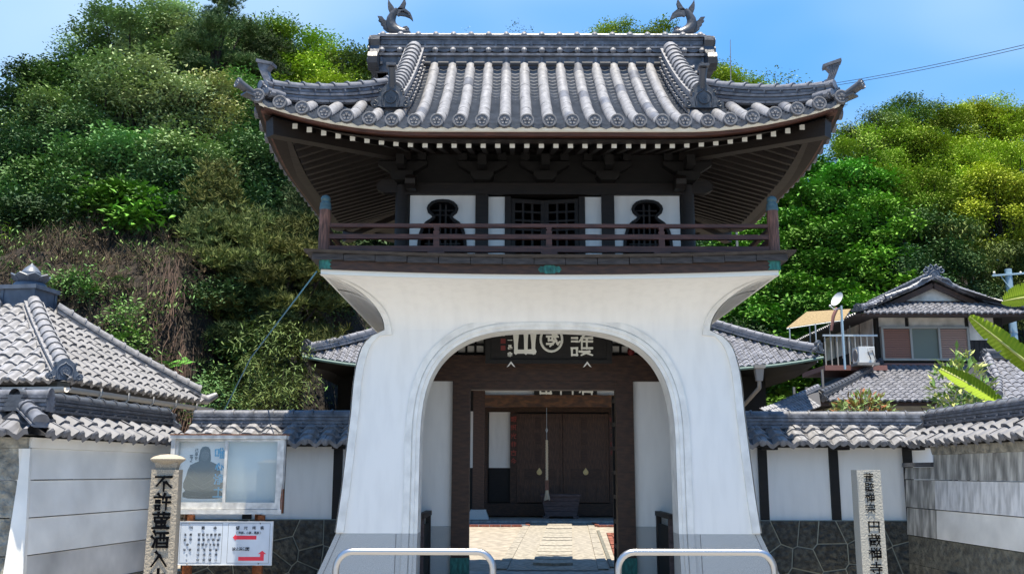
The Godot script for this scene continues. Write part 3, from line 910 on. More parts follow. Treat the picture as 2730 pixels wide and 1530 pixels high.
func gate_balcony(g: Node3D) -> void:
	var path := []
	for k in 21:
		var x := -2.43 + 4.86 * k / 20
		path.append(Vector3(x, sori(x), 2.47))
	var b := MB.new()
	layer(b, path, 0.1, 0.1, 3.556, 3.605)
	for s in [-1, 1]:
		b.hexa([Vector3(2.39 * s - 0.04, 3.605, 2.42), Vector3(2.39 * s + 0.04, 3.605, 2.42), Vector3(2.39 * s + 0.04, 3.605, -2.42), Vector3(2.39 * s - 0.04, 3.605, -2.42), Vector3(2.39 * s - 0.04, 3.66, 2.42), Vector3(2.39 * s + 0.04, 3.66, 2.42), Vector3(2.39 * s + 0.04, 3.66, -2.42), Vector3(2.39 * s - 0.04, 3.66, -2.42)])
	put("white_trim", b, M.white_paint, g)
	b = MB.new()
	layer(b, path, 0.16, 0.16, 3.605, 3.702)
	for s in [-1, 1]:
		b.cube(Vector3(2.33 * s, 3.66, -2.4), Vector3(2.44 * s, 3.755, 2.39))
	var fascia := put("balcony_fascia", b, M.wood_brown, g)
	# green copper fittings: a lozenge at the middle, plates at the corners
	b = MB.new()
	var lo := PackedVector2Array([Vector2(-0.125, 0), Vector2(-0.1, 0.035), Vector2(-0.07, 0.03), Vector2(-0.045, 0.046), Vector2(0.045, 0.046), Vector2(0.07, 0.03), Vector2(0.1, 0.035), Vector2(0.125, 0), Vector2(0.1, -0.035), Vector2(0.07, -0.03), Vector2(0.045, -0.046), Vector2(-0.045, -0.046), Vector2(-0.07, -0.03), Vector2(-0.1, -0.035)])
	b.prism(lo, at(Vector3(0, 3.655, 2.551)), 0.006)
	for k in 6:
		var a := TAU * k / 6
		b.bar(Vector3(0, 3.655, 2.56), Vector3(cos(a) * 0.04, 3.655 + sin(a) * 0.032, 2.56), 0.008, 0.008)
	for s in [-1, 1]:
		b.tube([Vector3(0.06 * s, 3.675, 2.559), Vector3(0.085 * s, 3.67, 2.559), Vector3(0.105 * s, 3.655, 2.559), Vector3(0.085 * s, 3.64, 2.559), Vector3(0.06 * s, 3.635, 2.559)], 0.005, 5)
	put("copper_crest", b, M.copper, fascia)
	for s in [-1, 1]:
		var pl := PackedVector2Array([Vector2(0, 0), Vector2(-0.13 * s, 0), Vector2(-0.1 * s, 0.03), Vector2(-0.12 * s, 0.05), Vector2(-0.1 * s, 0.07), Vector2(-0.13 * s, 0.1), Vector2(0, 0.1)])
		put("copper_plate", MB.new().prism(pl, at(Vector3(2.435 * s, 3.655, 2.551)), 0.005).cube(Vector3(2.44 * s, 3.656, 2.4), Vector3(2.446 * s, 3.752, 2.55)), M.copper, fascia)
	# floor planks: their ends show between the two edge mouldings
	var floor_ := put("balcony_floor", MB.new().cube(Vector3(-2.3, 3.71, -2.3), Vector3(2.3, 3.75, 1.08)), M.wood_black, g)
	put("plank_backing", MB.new().cube(Vector3(-2.4, 3.7, 1.2), Vector3(2.4, 3.765, 2.53)), M.wood_black, floor_)
	for k in 15:
		var x := -2.352 + 0.336 * k
		var w := 0.33 if k % 7 != 3 else 0.326
		put("plank", MB.new().cube(Vector3(x - w / 2, 0, 1.12), Vector3(x + w / 2, 0.07, 2.585)), M.deck_edge, floor_, at(Vector3(0, 3.704 + sori(x), rng.randf_range(-0.006, 0.006))))
	for s in [-1, 1]:
		for k in 11:
			var z := 1.0 - 0.336 * k
			put("plank", MB.new().cube(Vector3(1.85 * s, 3.757, z - 0.165), Vector3(2.53 * s, 3.825, z + 0.165)), M.deck_edge, floor_)
	b = MB.new()
	path = []
	for k in 21:
		var x := -2.6 + 5.2 * k / 20
		path.append(Vector3(x, sori(x), 2.5))
	layer(b, path, 0.22, 0.27, 3.776, 3.8)
	for s in [-1, 1]:
		b.cube(Vector3(2.36 * s, 3.832, -2.6), Vector3(2.6 * s, 3.868, 2.39))
	put("edge_board", b, M.deck_edge, floor_)
	# railing
	var r := hub("railing", g)
	for s in [-1, 1]:
		for z in [2.35, -2.35]:
			put("corner_post", MB.new().lathe(at(Vector3(2.44 * s, 3.86, z)), [Vector2(0.064, 0), Vector2(0.062, 0.5)], 14), M.wood_post, r)
			put("post_cap", MB.new().lathe(at(Vector3(2.44 * s, 4.35, z)), [Vector2(0.066, 0), Vector2(0.065, 0.035), Vector2(0.061, 0.04), Vector2(0.06, 0.08), Vector2(0.048, 0.088), Vector2(0.046, 0.1), Vector2(0.054, 0.115), Vector2(0.053, 0.135), Vector2(0.04, 0.157), Vector2(0.02, 0.168), Vector2(0.001, 0.172)], 16), M.copper_cap, r)
	for row in [[4.158, 4.198, 0.05, 0], [4.028, 4.08, 0.055, 1], [3.884, 3.95, 0.06, 1]]:
		put("rail", MB.new().cube(Vector3(-2.44, row[0], 2.35 - row[2] / 2), Vector3(2.44, row[1], 2.35 + row[2] / 2)), M.wood_rail, r)
		for s in [-1, 1]:
			put("rail", MB.new().cube(Vector3(2.44 * s - row[2] / 2, row[0], -2.3), Vector3(2.44 * s + row[2] / 2, row[1], 2.29)), M.wood_rail, r)
	for x in [-1.222, 0.0, 1.222]:
		b = MB.new()
		b.cube(Vector3(x - 0.032, 3.948, 2.325), Vector3(x + 0.032, 4.028, 2.375))
		b.prism(PackedVector2Array([Vector2(-0.03, 0), Vector2(0.03, 0), Vector2(0.034, 0.03), Vector2(0.018, 0.05), Vector2(0.03, 0.062), Vector2(0.03, 0.078), Vector2(-0.03, 0.078), Vector2(-0.03, 0.062), Vector2(-0.018, 0.05), Vector2(-0.034, 0.03)]), at(Vector3(x, 4.08, 2.325)), 0.05)
		b.prism(PackedVector2Array([Vector2(-0.055, 0), Vector2(0.055, 0), Vector2(0.09, 0.045), Vector2(0.09, 0.058), Vector2(-0.09, 0.058), Vector2(-0.09, 0.045)]), at(Vector3(x, 3.825, 2.3)), 0.1)
		put("baluster", b, M.wood_rail, r)

func bell_outline() -> Array:
	# right half of a flame-headed window, from its crown down
	var q := [[0, 685], [60, 690], [105, 708], [138, 742], [148, 775], [136, 815], [104, 842], [92, 853], [112, 872], [160, 905], [195, 950], [215, 1010], [228, 1090], [240, 1310]]
	var out := []
	for e in q:
		out.append(Vector2(e[0] * 0.001304, 4.875 - (e[1] - 645) * 0.001304))
	return out

func gate_upper(g: Node3D) -> void:
	var u := hub("upper_storey", g)
	var z := 1.1
	for s in [-1, 1]:
		for e in [1.1, -1.1]:
			put("corner_post", MB.new().lathe(at(Vector3(1.745 * s, 3.75, e)), [Vector2(0.088, 0), Vector2(0.088, 1.25)], 14), M.wood_dark, u)
		put("post", MB.new().cube(Vector3(0.69 * s, 3.75, z - 0.09), Vector3(0.845 * s, 5.0, z + 0.06)), M.wood_dark, u)
		put("white_panel", MB.new().cube(Vector3(0.49 * s, 3.8, z - 0.02), Vector3(0.69 * s, 4.86, z + 0.012)), M.plaster, u)
		put("door_jamb", MB.new().cube(Vector3(0.415 * s, 3.75, z - 0.03), Vector3(0.49 * s, 4.86, z + 0.035)), M.wood_dark, u)
		# panel with a flame-headed window cut in it
		var c: float = 1.25 * s
		var half := bell_outline()
		var b := MB.new()
		var fr := MB.new()
		for q in [-1, 1]:
			var poly := PackedVector2Array([Vector2(0, 4.876)])
			for e in half:
				poly.append(Vector2(e.x * q, e.y))
			poly.append(Vector2(half[-1].x * q, 3.8))
			poly.append(Vector2(0.4 * q, 3.8))
			poly.append(Vector2(0.4 * q, 4.876))
			b.prism(poly, at(Vector3(c, 0, z - 0.02)), 0.032)
			for k in half.size() - 1:
				var a: Vector2 = half[k]; var d: Vector2 = half[k + 1]
				var na: Vector2 = (half[mini(k + 1, half.size() - 1)] - half[maxi(k - 1, 0)]).normalized().orthogonal()
				var nd: Vector2 = (half[mini(k + 2, half.size() - 1)] - half[k]).normalized().orthogonal()
				if k == 0: na = Vector2(0, -1)
				if na.x > 0.2 or (k == 0 and na.y > 0): na = -na
				if nd.x > 0.2: nd = -nd
				var ai := a + na * 0.036; var di := d + nd * 0.036
				ai.x = maxf(ai.x, 0.0)
				var o := [Vector3(a.x * q + c, a.y, z + 0.04), Vector3(d.x * q + c, d.y, z + 0.04), Vector3(di.x * q + c, di.y, z + 0.04), Vector3(ai.x * q + c, ai.y, z + 0.04)]
				var bk := Vector3(0, 0, 0.07)
				if q > 0: o.reverse()
				fr.quad(o[0], o[1], o[2], o[3])
				for e in 4:
					fr.quad(o[e], o[e] - bk, o[(e + 1) % 4] - bk, o[(e + 1) % 4])
		put("window_panel", b, M.plaster, u)
		put("window_frame", fr, M.wood_black, u)
		b = MB.new()
		for x in [-0.165, -0.1, -0.035, 0.035, 0.1, 0.165]:
			var top := 4.78 if absf(x) < 0.06 else (4.76 if absf(x) < 0.12 and false else 4.5)
			b.cube(Vector3(c + x - 0.011, 3.9, z - 0.06), Vector3(c + x + 0.011, top, z - 0.04))
		for y in [4.7, 4.64, 4.5, 4.4, 4.28, 4.16, 4.04]:
			var w := 0.13 if y > 4.6 else (0.1 if y > 4.52 else 0.22)
			b.cube(Vector3(c - w, y - 0.008, z - 0.058), Vector3(c + w, y + 0.008, z - 0.038))
		put("window_lattice", b, M.wood_dark, u)
	put("beam", MB.new().cube(Vector3(-1.72, 4.876, z - 0.08), Vector3(1.72, 5.02, z + 0.075)), M.wood_dark, u)
	put("sill_beam", MB.new().cube(Vector3(-1.72, 3.76, z - 0.08), Vector3(1.72, 3.84, z + 0.07)), M.wood_dark, u)
	put("upper_board", MB.new().cube(Vector3(-1.72, 5.02, z - 0.06), Vector3(1.72, 5.62, z + 0.0)), M.wood_black, u)
	put("wall_plate", MB.new().cube(Vector3(-1.9, 5.4, z - 0.02), Vector3(1.9, 5.53, z + 0.16)), M.wood_dark, u)
	for s in [-1, 1]:
		put("side_wall", MB.new().cube(Vector3(1.72 * s, 3.75, -1.1), Vector3(1.76 * s, 5.62, 1.02)), M.wood_dark, u)
		put("wall_plate", MB.new().cube(Vector3(1.74 * s, 5.4, -1.2), Vector3(1.9 * s, 5.53, 1.08)), M.wood_dark, u)
		# carved noses of the tie beams beside the corner posts
		var nose := PackedVector2Array([Vector2(0, 0), Vector2(0.16, 0), Vector2(0.24, 0.04), Vector2(0.25, 0.1), Vector2(0.2, 0.16), Vector2(0, 0.17)])
		if s < 0:
			for k in nose.size(): nose[k].x = -nose[k].x
		put("beam_nose", MB.new().prism(nose, at(Vector3(1.81 * s, 4.9, z - 0.06)), 0.12), M.wood_dark, u)
		put("beam_nose", MB.new().prism(nose, Transform3D(Basis(Vector3.UP, -PI / 2 * s), Vector3(1.745 * s - 0.06 * s, 4.9, z + 0.08)), 0.12), M.wood_dark, u)
	put("back_wall", MB.new().cube(Vector3(-1.72, 3.75, -1.12), Vector3(1.72, 5.62, -1.06)), M.wood_black, u)
	# bracket blocks under the eaves
	for x in [-1.745, -0.765, 0.0, 0.765, 1.745]:
		var b := MB.new()
		b.prism(PackedVector2Array([Vector2(-0.09, 0), Vector2(0.09, 0), Vector2(0.14, 0.06), Vector2(0.14, 0.11), Vector2(-0.14, 0.11), Vector2(-0.14, 0.06)]), at(Vector3(x, 5.03, z - 0.05)), 0.24)
		b.prism(PackedVector2Array([Vector2(-0.16, 0), Vector2(0.16, 0), Vector2(0.3, 0.09), Vector2(0.3, 0.13), Vector2(-0.3, 0.13), Vector2(-0.3, 0.09)]), at(Vector3(x, 5.15, z)), 0.12)
		for q in [-0.24, 0.0, 0.24]:
			b.cube(Vector3(x + q - 0.05, 5.29, z), Vector3(x + q + 0.05, 5.38, z + 0.15))
		b.cube(Vector3(x - 0.05, 5.17, z), Vector3(x + 0.05, 5.29, z + 0.36))
		put("bracket", b, M.wood_black, u)
	# latticed double door, its leaves a little ajar
	for s in [-1, 1]:
		var d := hub("lattice_door", g, Vector3(0.41 * s, 3.84, z - 0.01))
		d.rotation.y = -0.2 * s
		var b := MB.new()
		for x in [0.02, 0.39]:
			b.cube(Vector3(-x * s - 0.024, 0, -0.02), Vector3(-x * s + 0.024, 1.0, 0.02))
		for y in [0.0, 0.95]:
			b.cube(Vector3(-0.045 * s, y, -0.018), Vector3(-0.365 * s, y + 0.05, 0.018))
		put("door_frame", b, M.wood_dark, d)
		for k in 2:
			put("lattice_bar", MB.new().cube(Vector3(-0.145 * s - 0.115 * s * k - 0.013, 0.05, -0.012), Vector3(-0.145 * s - 0.115 * s * k + 0.013, 0.95, 0.012)), M.wood_dark, d)
		for k in 7:
			put("lattice_bar", MB.new().cube(Vector3(-0.045 * s, 0.16 + 0.112 * k, -0.013), Vector3(-0.365 * s, 0.184 + 0.112 * k, 0.013)), M.wood_dark, d)

func soffit(s: float, e: float) -> float:
	return 5.05 + 0.27 * s + lift(e) * maxf(0.0, 1.0 - s / 1.7)

func gate_eaves(g: Node3D) -> void:
	var v := hub("eaves", g)
	var b := MB.new()
	var c := MB.new()
	var d := MB.new()
	var sb := MB.new()
	for side in 4:
		layer(b if side == 0 else sb, eave_path(0.06, 0.0, side), 0.09, 0.11, 5.148, 5.186)
		layer(c, eave_path(0.11, 0.0, side), 0.1, 0.1, 5.105, 5.146)
		layer(d, eave_path(0.22, 0.0, side), 0.12, 0.12, 5.09, 5.16)
	put("white_fillet", b, M.white_paint, v)
	put("side_fillet", sb, M.wood_dark, v)
	put("eave_fascia", c, M.wood_rail, v)
	put("eave_batten", d, M.wood_dark, v)
	b = MB.new()
	for s in [-1, 1]:
		b.grid(func(p, q): return Vector3((p * 2 - 1) * (3.1 - q * 1.6) * s, soffit(0.1 + q * 1.6, absf((p * 2 - 1) * (3.1 - q * 1.6)) + 0.1 + q * 1.6 - 1.5), (2.6 - q * 1.6) * s), 24, 6)
		b.grid(func(p, q): return Vector3((3.1 - q * 1.4) * s, soffit(0.1 + q * 1.4, absf((p * 2 - 1) * (2.6 - q * 1.4)) + 0.1 + q * 1.4 - 1.0), -(p * 2 - 1) * (2.6 - q * 1.4) * s), 24, 6)
	put("soffit_boards", b, M.wood_dark, v)
	for i in 36:
		var x := -2.8 + 0.16 * i
		var ax := absf(x)
		var s1 := minf(1.55, 3.16 - ax)
		var p0 := Vector3(x, soffit(0.3, ax + 0.3 - 1.5) - 0.052, 2.4)
		var p1 := Vector3(x, soffit(s1, ax + s1 - 1.5) - 0.052, 2.7 - s1)
		put("rafter", MB.new().bar(p1, p0, 0.056, 0.07), M.wood_dark, v)
		put("rafter_end", MB.new().cube(Vector3(-0.028, -0.031, 0), Vector3(0.028, 0.031, 0.008)), M.white_paint, v, at(p0 + Vector3(0, 0, 0.002)))
	for s in [-1, 1]:
		for i in 31:
			var z := -2.4 + 0.16 * i
			var az := absf(z)
			var s1 := minf(1.45, 2.66 - az)
			if s1 < 0.4:
				continue
			var p0 := Vector3((3.2 - 0.3) * s, soffit(0.3, az + 0.3 - 1.0) - 0.052, z)
			var p1 := Vector3((3.2 - s1) * s, soffit(s1, az + s1 - 1.0) - 0.052, z)
			put("side_rafter", MB.new().bar(p1, p0, 0.056, 0.07), M.wood_dark, v)
		for e in [-1, 1]:
			put("corner_beam", MB.new().bar(Vector3(1.7 * s, 5.4, 1.15 * e), Vector3(3.05 * s, 5.24, 2.52 * e), 0.14, 0.2), M.wood_dark, v)

func fish() -> MB:
	# ridge ornament: a fish standing on its head; built for the left end, its tail curling to +x
	var b := MB.new()
	b.tube([Vector3(0.13, 0.03, 0), Vector3(0.05, 0.04, 0), Vector3(-0.03, 0.08, 0), Vector3(-0.065, 0.15, 0), Vector3(-0.06, 0.22, 0), Vector3(-0.03, 0.29, 0), Vector3(0.01, 0.34, 0)], [0.045, 0.065, 0.075, 0.066, 0.055, 0.043, 0.03], 10)
	var fins := [
		[[-0.02, 0.3], [0.03, 0.35], [0.11, 0.34], [0.17, 0.29], [0.2, 0.22], [0.205, 0.185], [0.165, 0.225], [0.11, 0.25], [0.05, 0.26], [0.02, 0.25]],
		[[-0.03, 0.3], [-0.03, 0.36], [-0.075, 0.42], [-0.1, 0.47], [-0.105, 0.4], [-0.1, 0.34], [-0.075, 0.28]],
		[[0.0, 0.33], [0.04, 0.37], [0.075, 0.43], [0.1, 0.48], [0.115, 0.42], [0.1, 0.36], [0.07, 0.33]],
		[[-0.06, 0.1], [-0.09, 0.17], [-0.14, 0.2], [-0.17, 0.24], [-0.225, 0.245], [-0.2, 0.2], [-0.215, 0.19], [-0.18, 0.16], [-0.185, 0.14], [-0.15, 0.11], [-0.155, 0.09], [-0.11, 0.05], [-0.05, 0.04]],
		[[0.06, 0.06], [0.09, 0.11], [0.13, 0.12], [0.16, 0.09], [0.15, 0.04], [0.1, 0.02]],
	]
	for f in fins:
		var poly := PackedVector2Array()
		for q in f:
			poly.append(Vector2(q[0], q[1]))
		b.prism(poly, at(Vector3(0, 0, -0.02)), 0.04, 0.006)
	for k in 5:
		b.bar(Vector3(-0.07 - 0.005 * k, 0.075 + 0.02 * k, 0.024), Vector3(-0.13 - 0.02 * k, 0.1 + 0.03 * k, 0.024), 0.007, 0.012)
		b.bar(Vector3(0.03 + 0.012 * k, 0.28 + 0.008 * k, 0.024), Vector3(0.07 + 0.025 * k, 0.325 - 0.018 * k, 0.024), 0.006, 0.012)
	b.ball(Transform3D(Basis().scaled(Vector3(1.2, 0.8, 1)), Vector3(0.11, 0.035, 0)), 0.06)
	b.ball(at(Vector3(0.13, 0.065, 0.045)), 0.014, 6)
	return b

func bird_perch(w: float, h: float) -> MB:
	# upright curved end tile with a flat cap, leaning to +x at its top
	var b := MB.new()
	var poly := PackedVector2Array([Vector2(-0.07, 0), Vector2(0.02, 0), Vector2(0.065, 0.25 * h), Vector2(0.1, 0.48 * h), Vector2(0.13, 0.7 * h), Vector2(0.14, 0.86 * h), Vector2(-0.05, 0.68 * h), Vector2(-0.005, 0.5 * h), Vector2(-0.03, 0.25 * h)])
	b.prism(poly, at(Vector3(0, 0, -w / 2)), w, 0.006)
	b.prism(PackedVector2Array([Vector2(-0.085, 0.66 * h), Vector2(0.16, 0.87 * h), Vector2(0.155, 1.0 * h), Vector2(-0.09, 0.78 * h)]), at(Vector3(0, 0, -w / 2 - 0.012)), w + 0.024)
	for k in 4:
		b.tube([Vector3(-0.05 + 0.017 * k, 0.05 * h, w / 2), Vector3(0.0 + 0.022 * k, 0.4 * h, w / 2), Vector3(0.0 + 0.034 * k, 0.72 * h, w / 2)], 0.006, 4)
	return b

func gate_roof(g: Node3D) -> void:
	var r := hub("roof", g)
	# the bed under the tiles
	var b := MB.new()
	for s in [-1, 1]:
		b.grid(func(p, q):
			var t: float = q * 2.6
			var xm := 3.19 - t if t < 1.3 else 1.89
			var o := roof_front((p * 2 - 1) * xm, t)
			return Vector3(o.x * s, o.y - 0.012, o.z * s), 26, 16)
		b.grid(func(p, q):
			var t: float = q * 1.3
			var o := roof_side((p * 2 - 1) * (2.69 - t), t)
			return Vector3(o.x * s, o.y - 0.012, -o.z * s), 22, 8)
	put("roof_bed", b, M.tile_bed, r)
	for s in [-1, 1]:
		b = MB.new()
		b.tri(Vector3(1.7 * s, 5.9, -1.45 * s), Vector3(1.7 * s, 5.9, 1.45 * s), Vector3(1.7 * s, 7.0, 0.0))
		put("gable_wall", b, M.plaster_grey, r)
	# columns of round tiles on the front slope
	var pitch := 0.2415
	var half := MB.new()
	var rad := 0.07
	var long := 0.3
	for i in 7:
		var a0 := PI * i / 7; var a1 := PI * (i + 1) / 7
		var n0 := Vector3(cos(a0), sin(a0), 0); var n1 := Vector3(cos(a1), sin(a1), 0)
		half.quads(n1 * rad * 0.985, n1 * rad + Vector3(0, 0, long), n0 * rad + Vector3(0, 0, long), n0 * rad * 0.985, n1, n1, n0, n0)
		half.tri(Vector3(0, 0, long), n0 * rad + Vector3(0, 0, long), n1 * rad + Vector3(0, 0, long))
	var half_mesh := half.mesh()
	var disc := petal_disc(0.076, 0.05).mesh()
	var rest := MB.new()
	for k in range(-13, 14):
		var x := k * pitch
		var smax := 2.52 if absf(x) < 1.86 else 3.14 - absf(x)
		var s := 0.0
		while s < smax - 0.05:
			var ds := minf(long / sqrt(1.0 + pow(0.47 + 0.18 * s, 2.0)), smax - s)
			var p0 := roof_front(x, s); var p1 := roof_front(x, s + ds)
			var z := (p0 - p1).normalized()
			var y := z.cross(Vector3.RIGHT)
			var t := frame(p1 + y * 0.02, Vector3.RIGHT, y, z * (p0.distance_to(p1) / long * 1.01))
			put("round_tile", half_mesh, M.tile_pale if rng.randf() < 0.9 else M.tile, r, t.translated_local(Vector3(rng.randf_range(-0.003, 0.003), rng.randf_range(-0.002, 0.002), 0)))
			rest.add(half, Transform3D(Basis(Vector3.UP, PI), Vector3.ZERO) * t)
			s += ds
		put("eave_disc", disc, M.tile_disc, r, Transform3D(Basis(Vector3.RIGHT, -0.08), roof_front(x, 0) + Vector3(0, 0.05, 0.0)))
	# side slopes
	for sd in [-1, 1]:
		for k in range(-10, 11):
			var z := k * pitch
			var smax := minf(1.28, 2.64 - absf(z))
			var s := 0.0
			while s < smax - 0.05:
				var ds := minf(long / sqrt(1.0 + pow(0.47 + 0.18 * s, 2.0)), smax - s)
				var p0 := roof_side(z, s); var p1 := roof_side(z, s + ds)
				p0.x *= sd; p1.x *= sd
				var zz := (p0 - p1).normalized()
				var xx := Vector3(0, 0, -sd)
				rest.add(half, frame(p1 + zz.cross(xx) * 0.02, xx, zz.cross(xx), zz * (p0.distance_to(p1) / long * 1.01)))
				s += ds
			var e := roof_side(z, 0)
			rest.add(petal_disc(0.069, 0.04), Transform3D(Basis(Vector3.UP, PI / 2 * sd), Vector3(e.x * sd, e.y + 0.05, e.z)))
	put("side_and_back_tiles", rest, M.tile, r, ID, "stuff")
	# concave pan tiles between the columns
	var pans := MB.new()
	var ends := MB.new()
	for k in range(-14, 14):
		var x := (k + 0.5) * pitch
		var smax := 2.52 if absf(x) < 1.86 else 3.1 - absf(x)
		var s := -0.02
		while s < smax:
			var ds := 0.108
			for i in 4:
				var f0 := i / 4.0 - 0.5; var f1 := (i + 1) / 4.0 - 0.5
				var h0 := 0.065 * f0 * f0 * 4; var h1 := 0.065 * f1 * f1 * 4
				var a := roof_front(x + f0 * pitch * 0.92, s) + Vector3(0, h0 + 0.02, 0); var c := roof_front(x + f1 * pitch * 0.92, s) + Vector3(0, h1 + 0.02, 0)
				var e := roof_front(x + f1 * pitch * 0.92, s + ds * 1.08) + Vector3(0, h1 - 0.018, 0); var f := roof_front(x + f0 * pitch * 0.92, s + ds * 1.08) + Vector3(0, h0 - 0.018, 0)
				pans.quad(a, c, e, f)
				var dr := Vector3(0, -0.045, 0)
				pans.quad(a + dr, c + dr, c, a)
				if s < 0.0:
					var lip := Vector3(0, -0.055 + 0.03 * absf(f0), 0.0); var lip1 := Vector3(0, -0.055 + 0.03 * absf(f1), 0.0)
					var o := Vector3(0, 0, 0.012)
					ends.quad(a + lip + o, c + lip1 + o, c + o, a + o)
					ends.quad(a + o, c + o, c, a)
			s += ds
	put("pan_tiles", pans, M.tile_pan, r, ID, "stuff")
	put("eave_pan_lips", ends, M.tile_dark, r)
	gate_ridges(g)

func gate_ridges(g: Node3D) -> void:
	# main ridge: flat tiles, scalloped course, balls, round cap
	var m := hub("main_ridge", g)
	var path := [Vector3(-2.24, 0, 0), Vector3(2.24, 0, 0)]
	for row in [[6.86, 7.08, 0.46], [7.08, 7.115, 0.54], [7.2, 7.225, 0.5], [7.23, 7.262, 0.4], [7.265, 7.297, 0.42], [7.3, 7.332, 0.4], [7.335, 7.367, 0.42], [7.37, 7.4, 0.48]]:
		var b := MB.new()
		layer(b, path, row[2], row[2], row[0], row[1])
		put("flat_course", b, M.tile, m)
	var core := MB.new()
	layer(core, path, 0.36, 0.36, 6.86, 7.42)
	put("ridge_core", core, M.tile_dark, m)
	var cap := MB.new()
	layer(cap, path, 0.34, 0.28, 7.4, 7.455)
	layer(cap, path, 0.24, 0.12, 7.455, 7.5)
	put("cap_course", cap, M.tile, m)
	var ball := MB.new().ball(Transform3D(Basis().scaled(Vector3(1, 1, 0.75)), Vector3.ZERO), 0.043, 10).mesh()
	var scal := MB.new()
	var pts := PackedVector2Array()
	for k in 9:
		var a := PI + PI * k / 8
		pts.append(Vector2(cos(a) * 0.1, sin(a) * 0.055))
	scal.prism(pts, ID, 0.02)
	var scal_mesh := scal.mesh()
	var tab := MB.new().cube(Vector3(-0.016, 0, 0), Vector3(0.016, 0.1, 0.03)).mesh()
	for k in 19:
		var x := (k - 9) * 0.2415
		put("ridge_ball", ball, M.tile_pale, m, at(Vector3(x, 7.43, 0.165)))
		put("ridge_ball", ball, M.tile_pale, m, at(Vector3(x, 7.17, 0.235)))
		put("ridge_tab", tab, M.tile, m, at(Vector3(x, 6.96, 0.228)))
		put("ridge_tab", tab, M.tile, m, at(Vector3(x + 0.1, 7.215, 0.19)))
		if k < 18:
			put("scallop", scal_mesh, M.tile, m, at(Vector3(x + 0.12, 7.2, 0.215)))
	# short round tiles that tuck under the ridge
	var neck := MB.new()
	for k in range(-8, 8):
		neck.tube([Vector3((k + 0.5) * 0.2415 - 0.07, 6.93, 0.33), Vector3((k + 0.5) * 0.2415 + 0.07, 6.93, 0.33)], 0.035, 8)
	put("neck_tiles", neck, M.tile_bed, m)
	for s in [-1, 1]:
		put("ridge_end", demon_tile(0.62), M.tile_dark, m, Transform3D(Basis(Vector3.UP, PI / 2 * s), Vector3(2.2 * s, 6.86, 0)))
		var rolls := MB.new()
		for k in 4:
			rolls.tube([Vector3(2.2 * s, 6.95 + 0.12 * k, 0.2), Vector3(2.36 * s, 6.95 + 0.12 * k, 0.2)], 0.055, 10)
			rolls.tube([Vector3(2.2 * s, 6.95 + 0.12 * k, -0.2), Vector3(2.36 * s, 6.95 + 0.12 * k, -0.2)], 0.055, 10)
		put("end_rolls", rolls, M.tile_dark, m)
		put("ridge_fish", fish(), M.tile_dark, m, Transform3D(Basis(Vector3.UP, 0.0 if s < 0 else PI).scaled(Vector3(1.15, 1.15, 1.15)), Vector3(2.02 * s, 7.49, 0)))
	for s in [-1, 1]:
		# descending ridges down the front slope
		var d := hub("descending_ridge", g)
		path = []
		for k in 13:
			var t := lerpf(2.36, 0.68, k / 12.0)
			path.append(roof_front((1.72 + 0.05 * k / 12.0) * s, t) + Vector3(0, 0.02, 0))
		ridge(d, path, 0.3, 0.27, 0.1, 0.165, M.tile_pale, 1.1, 0.95, [0.62, 0.2], 5)
		put("ridge_end", demon_tile(0.29), M.tile_dark, d, at(path[-1] + Vector3(0.02 * s, 0.05, 0.03)))
		b_top(d, path[-1] + Vector3(0.01 * s, 0.36, 0.1))
		# hip ridges that sweep out to the corners
		var h := hub("hip_ridge", g)
		path = []
		for k in 13:
			var x := lerpf(1.8, 3.06, k / 12.0)
			path.append(roof_front(x * s, 3.2 - x) + Vector3(0, 0.02, 0))
		ridge(h, path, 0.2, 0.2, 0.062, 0.2, M.tile, 1.25, 0.9, [0.75, 0.12], 5)
		var out := Vector3(s, 0, 1).normalized()
		var turn := Basis(Vector3.UP, PI / 4 * s)
		var e: Vector3 = path[-1]
		put("ridge_end", demon_tile(0.24), M.tile, h, Transform3D(turn, e + Vector3(0, -0.02, 0) + out * 0.03))
		var rolls := MB.new()
		for q in [[0.17, 0.04], [0.05, 0.1], [0.05, -0.1]]:
			var side: Vector3 = out.cross(Vector3.UP) * q[1]
			rolls.tube([e + Vector3(0, q[0], 0) + side - out * 0.12, e + Vector3(0, q[0], 0) + side + out * 0.1], 0.05, 10)
		put("end_rolls", rolls, M.tile, h)
		var lean := Transform3D(Basis(Vector3.UP, 0 if s > 0 else PI) * Basis(Vector3.UP, -0.2), e + Vector3(0.02 * s, 0.2, 0.02))
		put("bird_perch", bird_perch(0.09, 0.27), M.tile, h, lean.scaled_local(Vector3(0.8, 1.0, 1.0)))
		var c0 := roof_front(3.05 * s, 0.14) + Vector3(0, 0.03, 0)
		var c1 := Vector3(3.32 * s, 5.62, 2.82)
		var tip := MB.new().tube([c0, c0.lerp(c1, 0.55) - Vector3(0, 0.035, 0), c1], [0.05, 0.048, 0.05], 10)
		var zd := (c1 - c0).normalized()
		var xd := Vector3.UP.cross(zd).normalized()
		tip.add(petal_disc(0.058, 0.03), frame(c1, xd, zd.cross(xd), zd))
		tip.bar(c0 - Vector3(0, 0.06, 0), c1 - Vector3(0, 0.08, 0) - zd * 0.06, 0.13, 0.02)
		put("corner_tile", tip, M.tile_dark, h)
		# the hip ridges behind, plain
		var bk := []
		for k in 9:
			var x := lerpf(1.8, 3.1, k / 8.0)
			var q := roof_front(x * s, 3.2 - x)
			bk.append(Vector3(q.x, q.y, -q.z))
		var bb := MB.new()
		layer(bb, bk, 0.2, 0.16, 0.0, 0.26, 1.2, 0.9)
		put("back_hip_ridge", bb, M.tile, h)
